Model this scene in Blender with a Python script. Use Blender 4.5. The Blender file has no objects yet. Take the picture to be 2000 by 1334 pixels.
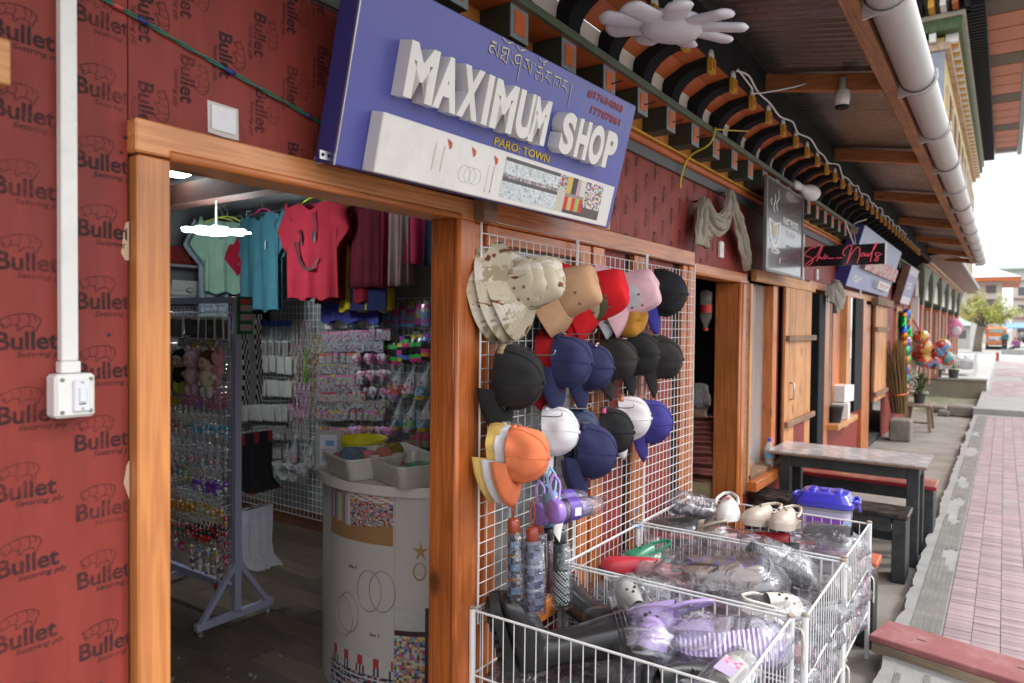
import bpy, math, random
from mathutils import Vector, Matrix, Euler
from mathutils import noise as NZ
R = random.Random(11)
S = bpy.context.scene
C = S.collection
PI = math.pi
rad = math.radians

# ---------------------------------------------------------------- camera, sky, sun, exposure
cam = bpy.data.cameras.new('camera')
co = bpy.data.objects.new('camera', cam); C.objects.link(co)
Mw = ((0.5721, -0.8201, 0.0104), (-0.0130, -0.0217, -0.9997), (0.8201, 0.5718, -0.0230))  # right, down, forward
r_, d_, f_ = [Vector(a) for a in Mw]
m3 = Matrix((r_, -d_, -f_)).transposed()
co.matrix_world = Matrix.Translation((0, -1.6, 1.65)) @ m3.to_4x4()
cam.sensor_width = 36; cam.lens = 24.84; cam.clip_end = 2000; cam.clip_start = .05
cam.dof.use_dof = True; cam.dof.focus_distance = 2.7; cam.dof.aperture_fstop = 3.2
S.camera = co
W = bpy.data.worlds.new('World'); S.world = W; W.use_nodes = True
nt = W.node_tree; nt.nodes.clear()
def N(t, **k):
    n = nt.nodes.new(t)
    for a, b in k.items(): setattr(n, a, b)
    return n
SUN_EL, SUN_AZ = rad(48), math.atan2(-.8, .55)          # sun stands over the street, a little ahead
sky = N('ShaderNodeTexSky', sky_type='NISHITA', sun_disc=False, sun_elevation=SUN_EL, sun_rotation=PI/2-SUN_AZ, air_density=1.2, dust_density=1.5)
tc = N('ShaderNodeTexCoord'); mp = N('ShaderNodeMapping'); mp.inputs['Scale'].default_value = (1, 1, 3.2)
nz = N('ShaderNodeTexNoise'); nz.inputs['Scale'].default_value = 2.3; nz.inputs['Detail'].default_value = 6; nz.inputs['Roughness'].default_value = .6
rp = N('ShaderNodeValToRGB'); rp.color_ramp.elements[0].position = .33; rp.color_ramp.elements[1].position = .52
sx = N('ShaderNodeSeparateXYZ'); hz = N('ShaderNodeMapRange'); hz.inputs[1].default_value = .16; hz.inputs[2].default_value = .34; hz.inputs[3].default_value = .0; hz.inputs[4].default_value = 1
mul = N('ShaderNodeMath', operation='ADD', use_clamp=True)
mx = N('ShaderNodeMix', data_type='RGBA'); mx.inputs[7].default_value = (14, 14.2, 14.6, 1)
bg = N('ShaderNodeBackground'); bg.inputs['Strength'].default_value = .12
sk2 = N('ShaderNodeMix', data_type='RGBA', blend_type='MIX'); sk2.inputs[0].default_value = .55; sk2.inputs[7].default_value = (3.0, 3.6, 4.5, 1)
out = N('ShaderNodeOutputWorld'); L = nt.links.new
L(tc.outputs['Generated'], mp.inputs[0]); L(mp.outputs[0], nz.inputs['Vector']); L(nz.outputs['Fac'], rp.inputs[0])
L(tc.outputs['Generated'], sx.inputs[0]); L(sx.outputs['Z'], hz.inputs[0])
mu2 = N('ShaderNodeMath', operation='MULTIPLY'); mu2.inputs[1].default_value = .45
L(rp.outputs[0], mu2.inputs[0]); L(mu2.outputs[0], mul.inputs[0]); L(hz.outputs[0], mul.inputs[1])
L(sky.outputs[0], sk2.inputs[6]); L(sk2.outputs[2], mx.inputs[6]); L(mul.outputs[0], mx.inputs[0]); L(mx.outputs[2], bg.inputs[0]); L(bg.outputs[0], out.inputs[0])
sl = bpy.data.lights.new('sun', 'SUN'); sl.energy = 1.5; sl.angle = rad(12); sl.color = (1, .95, .88)
so = bpy.data.objects.new('sun', sl); C.objects.link(so)
sd = Vector((math.cos(SUN_AZ)*math.cos(SUN_EL), math.sin(SUN_AZ)*math.cos(SUN_EL), math.sin(SUN_EL)))
so.rotation_euler = sd.to_track_quat('Z', 'Y').to_euler(); so.location = (3, -8, 12)
S.view_settings.view_transform = 'Standard'; S.view_settings.look = 'None'; S.view_settings.exposure = .58; S.view_settings.gamma = 1
S.view_settings.use_curve_mapping = False
S.render.engine = 'CYCLES'
S.cycles.use_denoising = True; S.cycles.max_bounces = 8; S.cycles.transparent_max_bounces = 24; S.cycles.sample_clamp_indirect = 6
S.cycles.caustics_reflective = False; S.cycles.caustics_refractive = False

# ---------------------------------------------------------------- materials
MATS = {}
def newmat(name):
    m = bpy.data.materials.new(name); m.use_nodes = True
    t = m.node_tree; b = t.nodes['Principled BSDF']
    return m, t, b
def mat(name, col=(.5, .5, .5), rough=.55, metal=0, var=.12, vs=6, bump=.0, bs=80, attr=False, coat=0, alpha=1, trans=0, emit=0, ecol=None, dirt=0, dcol=(.06, .045, .035), ds=3, obj_var=0, spec=.5, stretch=(1, 1, 1), ior=None):
    if name in MATS: return MATS[name]
    m, t, b = newmat(name); nd = t.nodes; lk = t.links.new
    tcn = nd.new('ShaderNodeTexCoord'); mpn = nd.new('ShaderNodeMapping'); mpn.inputs['Scale'].default_value = stretch
    lk(tcn.outputs['Object'], mpn.inputs[0])
    def noise(sc, det=5, ro=.6):
        n = nd.new('ShaderNodeTexNoise'); n.inputs['Scale'].default_value = sc; n.inputs['Detail'].default_value = det; n.inputs['Roughness'].default_value = ro
        lk(mpn.outputs[0], n.inputs['Vector']); return n
    if attr:
        a = nd.new('ShaderNodeAttribute'); a.attribute_name = 'Col'; src = a.outputs['Color']
    else:
        a = nd.new('ShaderNodeRGB'); a.outputs[0].default_value = (*col, 1); src = a.outputs[0]
    if var:
        n = noise(vs); mr = nd.new('ShaderNodeMapRange'); mr.inputs[1].default_value = .25; mr.inputs[2].default_value = .75; mr.inputs[3].default_value = 1-var*1.3; mr.inputs[4].default_value = 1+var
        lk(n.outputs['Fac'], mr.inputs[0]); h = nd.new('ShaderNodeMix'); h.data_type = 'RGBA'; h.blend_type = 'MULTIPLY'; h.inputs[0].default_value = 1
        lk(src, h.inputs[6]); lk(mr.outputs[0], h.inputs[7]); src = h.outputs[2]
    if obj_var:
        oi = nd.new('ShaderNodeObjectInfo'); mr = nd.new('ShaderNodeMapRange'); mr.inputs[3].default_value = 1-obj_var; mr.inputs[4].default_value = 1+obj_var
        lk(oi.outputs['Random'], mr.inputs[0]); h = nd.new('ShaderNodeMix'); h.data_type = 'RGBA'; h.blend_type = 'MULTIPLY'; h.inputs[0].default_value = 1
        lk(src, h.inputs[6]); lk(mr.outputs[0], h.inputs[7]); src = h.outputs[2]
    if dirt:
        n = noise(ds, 8, .7); r2 = nd.new('ShaderNodeValToRGB'); r2.color_ramp.elements[0].position = .5; r2.color_ramp.elements[1].position = .72
        lk(n.outputs['Fac'], r2.inputs[0]); mm = nd.new('ShaderNodeMath'); mm.operation = 'MULTIPLY'; mm.inputs[1].default_value = dirt; lk(r2.outputs[0], mm.inputs[0])
        h = nd.new('ShaderNodeMix'); h.data_type = 'RGBA'; h.inputs[7].default_value = (*dcol, 1); lk(mm.outputs[0], h.inputs[0]); lk(src, h.inputs[6]); src = h.outputs[2]
    lk(src, b.inputs['Base Color'])
    b.inputs['Roughness'].default_value = rough
    n = noise(bs*.4, 3); mr = nd.new('ShaderNodeMapRange'); mr.inputs[3].default_value = max(.03, rough-.1); mr.inputs[4].default_value = min(1, rough+.1)
    lk(n.outputs['Fac'], mr.inputs[0])
    if var: lk(mr.outputs[0], b.inputs['Roughness'])
    b.inputs['Metallic'].default_value = metal; b.inputs['Coat Weight'].default_value = coat; b.inputs['Alpha'].default_value = alpha
    b.inputs['Transmission Weight'].default_value = trans; b.inputs['Specular IOR Level'].default_value = spec
    if ior: b.inputs['IOR'].default_value = ior
    if bump:
        n = noise(bs, 6, .65); bp = nd.new('ShaderNodeBump'); bp.inputs['Strength'].default_value = bump; bp.inputs['Distance'].default_value = .01
        lk(n.outputs['Fac'], bp.inputs['Height']); lk(bp.outputs[0], b.inputs['Normal'])
    if emit:
        b.inputs['Emission Strength'].default_value = emit
        if ecol: b.inputs['Emission Color'].default_value = (*ecol, 1)
        else: lk(src, b.inputs['Emission Color'])
    MATS[name] = m; return m
def wood(name, ax, col=(.56, .175, .042), dark=(.25, .062, .015), rough=.38, coat=.25, dirt=0, scale=1., knots=True):
    """pine with grain along axis ax (0,1,2), rings, pores and the odd knot"""
    if name in MATS: return MATS[name]
    m, t, b = newmat(name); nd = t.nodes; lk = t.links.new
    tcn = nd.new('ShaderNodeTexCoord'); oi = nd.new('ShaderNodeObjectInfo')
    add = nd.new('ShaderNodeVectorMath'); add.operation = 'ADD'; sc = nd.new('ShaderNodeVectorMath'); sc.operation = 'SCALE'; sc.inputs['Scale'].default_value = 17
    cv = nd.new('ShaderNodeCombineXYZ'); lk(oi.outputs['Random'], cv.inputs[0]); lk(oi.outputs['Random'], cv.inputs[1]); lk(oi.outputs['Random'], cv.inputs[2]); lk(cv.outputs[0], sc.inputs[0])
    lk(tcn.outputs['Object'], add.inputs[0]); lk(sc.outputs[0], add.inputs[1])
    mpn = nd.new('ShaderNodeMapping'); s = [13*scale]*3; s[ax] = .7*scale; mpn.inputs['Scale'].default_value = s; lk(add.outputs[0], mpn.inputs[0])
    n1 = nd.new('ShaderNodeTexNoise'); n1.inputs['Scale'].default_value = 1.3; n1.inputs['Detail'].default_value = 3; lk(mpn.outputs[0], n1.inputs['Vector'])
    # rings: sine of distorted noise
    ml = nd.new('ShaderNodeMath'); ml.operation = 'MULTIPLY'; ml.inputs[1].default_value = 46; lk(n1.outputs['Fac'], ml.inputs[0])
    sn = nd.new('ShaderNodeMath'); sn.operation = 'SINE'; lk(ml.outputs[0], sn.inputs[0])
    mr = nd.new('ShaderNodeMapRange'); mr.inputs[1].default_value = -1; mr.inputs[2].default_value = 1; mr.inputs[3].default_value = .0; mr.inputs[4].default_value = .62; lk(sn.outputs[0], mr.inputs[0])
    mp2 = nd.new('ShaderNodeMapping'); s = [150*scale]*3; s[ax] = 3*scale; mp2.inputs['Scale'].default_value = s; lk(add.outputs[0], mp2.inputs[0])
    n2 = nd.new('ShaderNodeTexNoise'); n2.inputs['Scale'].default_value = 1; n2.inputs['Detail'].default_value = 4; lk(mp2.outputs[0], n2.inputs['Vector'])
    av = nd.new('ShaderNodeMath'); av.operation = 'MULTIPLY_ADD'; av.inputs[1].default_value = .55; lk(n2.outputs['Fac'], av.inputs[0]); lk(mr.outputs[0], av.inputs[2])
    n3 = nd.new('ShaderNodeTexNoise'); n3.inputs['Scale'].default_value = 2.2; n3.inputs['Detail'].default_value = 5; lk(add.outputs[0], n3.inputs['Vector'])
    mx1 = nd.new('ShaderNodeMix'); mx1.data_type = 'RGBA'; mx1.inputs[6].default_value = (*col, 1); mx1.inputs[7].default_value = (*dark, 1)
    mr2 = nd.new('ShaderNodeMapRange'); mr2.inputs[1].default_value = .2; mr2.inputs[2].default_value = 1.1; mr2.inputs[3].default_value = .0; mr2.inputs[4].default_value = .62; lk(av.outputs[0], mr2.inputs[0]); lk(mr2.outputs[0], mx1.inputs[0])
    mr3 = nd.new('ShaderNodeMapRange'); mr3.inputs[1].default_value = .3; mr3.inputs[2].default_value = .7; mr3.inputs[3].default_value = .72; mr3.inputs[4].default_value = 1.22; lk(n3.outputs['Fac'], mr3.inputs[0])
    mx2 = nd.new('ShaderNodeMix'); mx2.data_type = 'RGBA'; mx2.blend_type = 'MULTIPLY'; mx2.inputs[0].default_value = 1; lk(mx1.outputs[2], mx2.inputs[6]); lk(mr3.outputs[0], mx2.inputs[7])
    src = mx2.outputs[2]
    if knots:
        mp4 = nd.new('ShaderNodeMapping'); s = [5.]*3; s[ax] = 2.6; mp4.inputs['Scale'].default_value = s; lk(add.outputs[0], mp4.inputs[0])
        vo = nd.new('ShaderNodeTexVoronoi'); vo.inputs['Scale'].default_value = 1; lk(mp4.outputs[0], vo.inputs['Vector'])
        k = nd.new('ShaderNodeMapRange'); k.inputs[1].default_value = .07; k.inputs[2].default_value = .17; k.inputs[3].default_value = .8; k.inputs[4].default_value = 0; lk(vo.outputs['Distance'], k.inputs[0])
        mk = nd.new('ShaderNodeMix'); mk.data_type = 'RGBA'; mk.inputs[7].default_value = (.07, .025, .01, 1); lk(k.outputs[0], mk.inputs[0]); lk(src, mk.inputs[6]); src = mk.outputs[2]
    if dirt:
        n5 = nd.new('ShaderNodeTexNoise'); n5.inputs['Scale'].default_value = 4; n5.inputs['Detail'].default_value = 8; n5.inputs['Roughness'].default_value = .7; lk(add.outputs[0], n5.inputs['Vector'])
        r5 = nd.new('ShaderNodeMapRange'); r5.inputs[1].default_value = .45; r5.inputs[2].default_value = .75; r5.inputs[3].default_value = 0; r5.inputs[4].default_value = dirt; lk(n5.outputs['Fac'], r5.inputs[0])
        m5 = nd.new('ShaderNodeMix'); m5.data_type = 'RGBA'; m5.inputs[7].default_value = (.05, .04, .035, 1); lk(r5.outputs[0], m5.inputs[0]); lk(src, m5.inputs[6]); src = m5.outputs[2]
    lk(src, b.inputs['Base Color']); b.inputs['Roughness'].default_value = rough; b.inputs['Coat Weight'].default_value = coat; b.inputs['Coat Roughness'].default_value = .3
    bp = nd.new('ShaderNodeBump'); bp.inputs['Strength'].default_value = .25; bp.inputs['Distance'].default_value = .004; lk(av.outputs[0], bp.inputs['Height']); lk(bp.outputs[0], b.inputs['Normal'])
    MATS[name] = m; return m
def film(name, tint=(.8, .8, .85), cover=.25, sc=14):
    """thin wrinkled clear plastic: mostly see-through with glossy creases"""
    if name in MATS: return MATS[name]
    m, t, b = newmat(name); nd = t.nodes; lk = t.links.new; nd.remove(b); o = nd['Material Output']
    tcn = nd.new('ShaderNodeTexCoord'); n = nd.new('ShaderNodeTexNoise'); n.inputs['Scale'].default_value = sc; n.inputs['Detail'].default_value = 5; n.inputs['Distortion'].default_value = 1.8
    mpn = nd.new('ShaderNodeMapping'); mpn.inputs['Scale'].default_value = (1, .45, 1.6); lk(tcn.outputs['Object'], mpn.inputs[0]); lk(mpn.outputs[0], n.inputs['Vector'])
    bp = nd.new('ShaderNodeBump'); bp.inputs['Strength'].default_value = .7; bp.inputs['Distance'].default_value = .02; lk(n.outputs['Fac'], bp.inputs['Height'])
    g = nd.new('ShaderNodeBsdfGlossy'); g.inputs['Color'].default_value = (.9, .9, .95, 1); g.inputs['Roughness'].default_value = .2; lk(bp.outputs[0], g.inputs['Normal'])
    d2 = nd.new('ShaderNodeBsdfDiffuse'); d2.inputs['Color'].default_value = (*tint, 1); df = nd.new('ShaderNodeBsdfTranslucent'); df.inputs['Color'].default_value = (*tint, 1); md = nd.new('ShaderNodeMixShader'); lk(df.outputs[0], md.inputs[1]); lk(d2.outputs[0], md.inputs[2])
    tr = nd.new('ShaderNodeBsdfTransparent'); tr.inputs['Color'].default_value = (.97, .97, .98, 1)
    r = nd.new('ShaderNodeMapRange'); r.inputs[1].default_value = .52; r.inputs[2].default_value = .72; r.inputs[3].default_value = cover*.10; r.inputs[4].default_value = cover*1.6; lk(n.outputs['Fac'], r.inputs[0])
    a = nd.new('ShaderNodeMixShader'); lk(r.outputs[0], a.inputs[0]); lk(tr.outputs[0], a.inputs[1]); lk(md.outputs[0], a.inputs[2])
    fr = nd.new('ShaderNodeLayerWeight'); fr.inputs['Blend'].default_value = .12; lk(bp.outputs[0], fr.inputs['Normal'])
    ad = nd.new('ShaderNodeMath'); ad.operation = 'MULTIPLY_ADD'; ad.inputs[1].default_value = .55; ad.inputs[2].default_value = .10; lk(fr.outputs['Fresnel'], ad.inputs[0])
    z = nd.new('ShaderNodeMixShader'); lk(ad.outputs[0], z.inputs[0]); lk(a.outputs[0], z.inputs[1]); lk(g.outputs[0], z.inputs[2]); lk(z.outputs[0], o.inputs[0])
    MATS[name] = m; return m

# ---------------------------------------------------------------- mesh helpers
def V(*a): return Vector(a if len(a) > 1 else a[0])
class MB:
    def __init__(s): s.v = []; s.f = []; s.c = []; s.col = (.5, .5, .5)
    def add(s, vs, fs, col=None):
        k = len(s.v); s.v += [Vector(p) for p in vs]
        for f in fs: s.f.append([i+k for i in f]); s.c.append(col or s.col)
        return s
    def box(s, x0, x1, y0, y1, z0, z1, col=None, M=None):
        p = [(x0, y0, z0), (x1, y0, z0), (x1, y1, z0), (x0, y1, z0), (x0, y0, z1), (x1, y0, z1), (x1, y1, z1), (x0, y1, z1)]
        if M: p = [M @ Vector(q) for q in p]
        return s.add(p, [(0, 3, 2, 1), (4, 5, 6, 7), (0, 1, 5, 4), (1, 2, 6, 5), (2, 3, 7, 6), (3, 0, 4, 7)], col)
    def bar(s, a, b, w, h=None, col=None, up=(0, 0, 1)):
        a, b = Vector(a), Vector(b); d = (b-a); l = d.length; d.normalize(); up = Vector(up)
        if abs(d.dot(up)) > .98: up = Vector((1, 0, 0)) if abs(d.x) < .9 else Vector((0, 1, 0))
        x = d.cross(up).normalized(); z = x.cross(d); M = Matrix((x, d, z)).transposed().to_4x4(); M.translation = a; h = h or w
        return s.box(-w/2, w/2, 0, l, -h/2, h/2, col, M)
    def quad(s, *p, col=None): return s.add(p, [tuple(range(len(p)))], col)
    def rings(s, rs, closed=True, cap=(True, True), col=None):
        k = len(s.v); n = len(rs[0])
        for r in rs: s.v += [Vector(p) for p in r]
        m = n if closed else n-1
        for i in range(len(rs)-1):
            for j in range(m):
                s.f.append([k+i*n+j, k+i*n+(j+1) % n, k+(i+1)*n+(j+1) % n, k+(i+1)*n+j]); s.c.append(col[i] if isinstance(col, list) else col or s.col)
        if cap[0] and closed: s.f.append([k+j for j in range(n)][::-1]); s.c.append(col[0] if isinstance(col, list) else col or s.col)
        if cap[1] and closed: s.f.append([k+(len(rs)-1)*n+j for j in range(n)]); s.c.append(col[-1] if isinstance(col, list) else col or s.col)
        return s
    def lathe(s, prof, n=16, M=None, cap=(True, True), col=None, sq=1.):
        rs = [[(r*math.cos(2*PI*j/n), r*sq*math.sin(2*PI*j/n), z) for j in range(n)] for r, z in prof]
        if M: rs = [[M @ Vector(p) for p in r] for r in rs]
        return s.rings(rs, True, cap, col)
    def tube(s, path, r, n=6, closed=False, col=None, cap=True):
        P = [Vector(p) for p in path]; m = len(P); rs = []; prev = None
        for i, p in enumerate(P):
            if closed: d = P[(i+1) % m]-P[i-1]
            else: d = P[min(i+1, m-1)]-P[max(i-1, 0)]
            if d.length < 1e-9: d = Vector((0, 0, 1))
            d.normalize()
            if prev is None:
                u = Vector((0, 0, 1)) if abs(d.z) < .9 else Vector((1, 0, 0)); u = (u-d*u.dot(d)).normalized()
            else:
                u = prev-d*prev.dot(d)
                u = u.normalized() if u.length > 1e-6 else d.orthogonal().normalized()
            prev = u; w = d.cross(u); q = r[i] if isinstance(r, (list, tuple)) else r
            rs.append([p+u*(q*math.cos(2*PI*j/n))+w*(q*math.sin(2*PI*j/n)) for j in range(n)])
        if closed: rs.append(rs[0]); return s.rings(rs, True, (False, False), col)
        return s.rings(rs, True, (cap, cap), col)
    def sphere(s, c, r, n=10, m=6, col=None, sc=(1, 1, 1), M=None):
        c = Vector(c); rs = []
        for i in range(m+1):
            a = -PI/2+PI*i/m; rr = max(.02, math.cos(a))
            ring = [Vector((r*rr*math.cos(2*PI*j/n)*sc[0], r*rr*math.sin(2*PI*j/n)*sc[1], r*math.sin(a)*sc[2])) for j in range(n)]
            if M: ring = [M @ p for p in ring]
            rs.append([p+c for p in ring])
        return s.rings(rs, True, (True, True), col)
    def mesh(s, name, smooth=False):
        me = bpy.data.meshes.new(name); me.from_pydata([tuple(p) for p in s.v], [], s.f)
        if smooth: me.polygons.foreach_set('use_smooth', [True]*len(s.f))
        ca = me.color_attributes.new('Col', 'FLOAT_COLOR', 'CORNER'); d = []
        for f, c in zip(s.f, s.c): d += [c[0], c[1], c[2], 1]*len(f)
        ca.data.foreach_set('color', d); me.update(); return me
    def build(s, name, m, parent=None, smooth=False, bevel=0, loc=None, local=False, solid=0, sub=0, auto=None):
        """world-space verts; local=True keeps verts in the parent's frame"""
        if parent is not None and not local:
            w = wloc(parent); s.v = [p-w for p in s.v]
        elif parent is None and loc is not None and not local:
            w = Vector(loc); s.v = [p-w for p in s.v]
        me = s.mesh(name, smooth); o = link(name, me, parent)
        if parent is None and loc is not None: o.location = loc
        if m is not None: me.materials.append(m)
        if auto is not None: smooth_by(me, auto)
        if solid: q = o.modifiers.new('s', 'SOLIDIFY'); q.thickness = solid; q.offset = 0
        if bevel: q = o.modifiers.new('b', 'BEVEL'); q.width = bevel; q.segments = 1; q.limit_method = 'ANGLE'
        if sub: q = o.modifiers.new('u', 'SUBSURF'); q.levels = sub; q.render_levels = sub
        return o
def smooth_by(me, ang):
    me.polygons.foreach_set('use_smooth', [True]*len(me.polygons)); me.set_sharp_from_angle(angle=rad(ang))
def link(name, data, parent=None):
    o = bpy.data.objects.new(name, data); C.objects.link(o)
    if parent is not None: o.parent = parent
    return o
def wloc(o):
    w = Vector(o.location)
    while o.parent: o = o.parent; w = w+Vector(o.location)
    return w
def tag(o, label=None, cat=None, group=None, kind=None):
    if label: o['label'] = label
    if cat: o['category'] = cat
    if group: o['group'] = group
    if kind: o['kind'] = kind
    return o
def thing(name, label, cat, loc=(0, 0, 0), rot=None, group=None, scale=None):
    o = link(name, None); o.location = loc; o.empty_display_size = .05
    if rot is not None: o.rotation_euler = rot
    if scale: o.scale = (scale,)*3 if not isinstance(scale, tuple) else scale
    return tag(o, label, cat, group)
def kids(o): return [q for q in o.children]
CH = {}
def dup(o, loc=None, rot=None, label=None, group=None, scale=None, parent=None):
    c = o.copy(); C.objects.link(c); c.parent = parent
    for ch in CH.get(o.name) or list(o.children): dup(ch, parent=c)
    if loc is not None: c.location = loc
    if rot is not None: c.rotation_euler = rot
    if scale is not None: c.scale = (scale,)*3 if not isinstance(scale, tuple) else scale
    if label: c['label'] = label
    if group: c['group'] = group
    return c
def inst(name, me, parent=None, loc=None, rot=None, scale=None):
    o = link(name, me, parent)
    if loc is not None: o.location = loc
    if rot is not None: o.rotation_euler = rot
    if scale is not None: o.scale = (scale,)*3 if not isinstance(scale, tuple) else scale
    return o
def textmesh(txt, size=1., bold=0., ext=0., sx=1., shear=0., align='LEFT', res=3):
    cu = bpy.data.curves.new('t', 'FONT'); cu.body = txt; cu.size = size; cu.offset = bold; cu.extrude = ext; cu.resolution_u = res; cu.shear = shear; cu.align_x = align; cu.fill_mode = 'BOTH' if ext else 'FRONT'
    o = bpy.data.objects.new('t', cu); C.objects.link(o); bpy.context.view_layer.update()
    me = bpy.data.meshes.new_from_object(o.evaluated_get(bpy.context.evaluated_depsgraph_get()))
    bpy.data.objects.remove(o); bpy.data.curves.remove(cu)
    if sx != 1: me.transform(Matrix.Diagonal((sx, 1, 1, 1)))
    return me
def fit(me, x0, x1, y0, y1):
    """scale a text mesh into a box in its own plane"""
    xs = [v.co.x for v in me.vertices]; ys = [v.co.y for v in me.vertices]
    a, b, c, d = min(xs), max(xs), min(ys), max(ys)
    for v in me.vertices:
        v.co.x = x0+(v.co.x-a)/(b-a)*(x1-x0); v.co.y = y0+(v.co.y-c)/(d-c)*(y1-y0)
    return me
def addmesh(mb, me, M=None, col=None):
    vs = [(M @ v.co) if M else v.co.copy() for v in me.vertices]
    mb.add(vs, [list(p.vertices) for p in me.polygons], col); return mb
def strokes(mb, pts, w, z=0., M=None, col=None, w1=None):
    """flat brush stroke along a 2-D polyline"""
    P = [Vector((p[0], p[1], 0)) for p in pts]; n = len(P); L_, R_ = [], []
    for i in range(n):
        d = P[min(i+1, n-1)]-P[max(i-1, 0)]; d.normalize(); nn = Vector((-d.y, d.x, 0))
        ww = w if w1 is None else w+(w1-w)*i/(n-1)
        L_.append(P[i]+nn*ww/2+Vector((0, 0, z))); R_.append(P[i]-nn*ww/2+Vector((0, 0, z)))
    vs = L_+R_
    if M: vs = [M @ p for p in vs]
    return mb.add(vs, [(i, i+n, i+1+n, i+1) for i in range(n-1)], col)
def smoothpath(P, k=4):
    P = [Vector(p) for p in P]; o = []
    for i in range(len(P)-1):
        a, b, c, d = P[max(i-1, 0)], P[i], P[i+1], P[min(i+2, len(P)-1)]
        for j in range(k):
            t = j/k; o.append(.5*((2*b)+(c-a)*t+(2*a-5*b+4*c-d)*t*t+(3*b-a-3*c+d)*t**3))
    o.append(P[-1]); return o
def frameM(o, x, y, z):
    M = Matrix((x, y, z)).transposed().to_4x4(); M.translation = Vector(o); return M
WALLM = lambda x, y, z: frameM((x, y, z), (1, 0, 0), (0, 0, 1), (0, -1, 0))      # plane facing the street (-Y)
FACEX = lambda x, y, z: frameM((x, y, z), (0, -1, 0), (0, 0, 1), (-1, 0, 0))     # plane facing -X
# ================================================================ SETTING
def struct(name, mb, m, **k): return tag(mb.build(name, m, **k), kind='structure')
PLY = mat('ply_film', (.245, .040, .031), .5, var=.2, vs=3.5, bump=.12, bs=140, dirt=.4, dcol=(.14, .035, .03), ds=2.2, spec=.22, stretch=(3, 3, .6))
PX, PY, PZ = wood('pine_x', 0), wood('pine_y', 1), wood('pine_z', 2)
PXD = wood('pine_roof_y', 1, (.42, .15, .045), (.2, .06, .02), .6, 0); PXE = wood('pine_eave_x', 0, (.40, .17, .07), (.14, .06, .03), .7, 0, dirt=.5)
PALE = wood('pale_pine_z', 2, (.60, .29, .11), (.36, .14, .05), .55, .05); PALEX = wood('pale_pine_x', 0, (.60, .29, .11), (.36, .14, .05), .55, .05)
OLD = wood('old_board_x', 0, (.30, .17, .10), (.13, .07, .045), .7, 0, dirt=.6)
WHITE = mat('white_paint', (.78, .77, .75), .4, var=.05, dirt=.25, dcol=(.35, .28, .22), ds=9)
WMET = mat('white_coated_wire', (.74, .74, .75), .3, var=.06, dirt=.18, dcol=(.3, .22, .16), ds=20)
BLK = mat('black_paint', (.014, .014, .016), .7, spec=.2, var=.3, vs=5, bump=.1, bs=60)
GRYF = mat('grey_fascia_paint', (.085, .088, .092), .5, var=.15, bump=.1)
GRN = mat('dark_green_paint', (.030, .040, .028), .5, var=.2, vs=5, bump=.15, bs=40)
RAILG = mat('sage_green_paint', (.085, .115, .075), .5, var=.18, vs=9, dirt=.3, dcol=(.05, .03, .02))
ORG = mat('orange_paint', (.44, .105, .028), .5, var=.16, vs=4, dirt=.2, dcol=(.2, .05, .02))
ORG2 = mat('bright_orange_paint', (.60, .13, .028), .55, var=.15, vs=20)
YEL = mat('yellow_paint', (.62, .33, .03), .5, var=.15, vs=12)
BLUG = mat('blue_grey_paint', (.21, .255, .275), .55, var=.15, vs=14)
PLAS = mat('white_plaster', (.66, .63, .60), .8, var=.08, bump=.2, bs=30, dirt=.35, dcol=(.4, .36, .32), ds=6)
CONC = mat('concrete', (.24, .215, .19), .9, var=.25, vs=2.2, bump=.5, bs=30, dirt=.6, dcol=(.12, .10, .085), ds=1.2)
CONC2 = mat('pale_concrete', (.30, .295, .29), .85, var=.18, vs=5, bump=.4, bs=40, dirt=.45, dcol=(.22, .2, .18), ds=2.5)
STONE = mat('weathered_stone', (.23, .20, .17), .95, var=.35, vs=5, bump=.8, bs=18, dirt=.7, dcol=(.05, .045, .04), ds=3)
INK = mat('black_print', (.030, .026, .028), .7, var=.3, vs=60)
def patchy_ink():
    m, t, b = newmat('patchy_ink'); nd = t.nodes; lk = t.links.new; b.inputs['Base Color'].default_value = (.036, .024, .026, 1); b.inputs['Roughness'].default_value = .75; b.inputs['Specular IOR Level'].default_value = .2
    g_ = nd.new('ShaderNodeNewGeometry'); n = nd.new('ShaderNodeTexNoise'); n.inputs['Scale'].default_value = 120; n.inputs['Detail'].default_value = 6; n.inputs['Roughness'].default_value = .8; lk(g_.outputs['Position'], n.inputs['Vector'])
    n2 = nd.new('ShaderNodeTexNoise'); n2.inputs['Scale'].default_value = 7; lk(g_.outputs['Position'], n2.inputs['Vector']); a = nd.new('ShaderNodeMath'); a.operation = 'MULTIPLY_ADD'; a.inputs[1].default_value = .9; lk(n2.outputs['Fac'], a.inputs[0]); lk(n.outputs['Fac'], a.inputs[2])
    r = nd.new('ShaderNodeMapRange'); r.inputs[1].default_value = .80; r.inputs[2].default_value = 1.12; r.inputs[3].default_value = .92; r.inputs[4].default_value = .25; lk(a.outputs[0], r.inputs[0]); lk(r.outputs[0], b.inputs['Alpha']); return m
PINK_ = patchy_ink()
GLASS = mat('window_glass', (.9, .95, .95), .03, var=0, trans=0, alpha=.18, spec=.9)
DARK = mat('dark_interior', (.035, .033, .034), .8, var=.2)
STEEL = mat('bare_steel', (.5, .5, .5), .35, metal=.9, var=.15)
ATT = mat('printed', attr=True, rough=.45, var=.06, vs=30)
ATTG = mat('glossy_plastic', attr=True, rough=.22, var=.05, vs=30, coat=.3)
ATTC = mat('cloth', attr=True, rough=.9, var=.10, vs=25, bump=.25, bs=300, spec=.2)
GND = mat('street_concrete', (.36, .345, .33), .9, var=.2, vs=.35, bump=.3, bs=12, dirt=.5, dcol=(.2, .185, .17), ds=.6)

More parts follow.
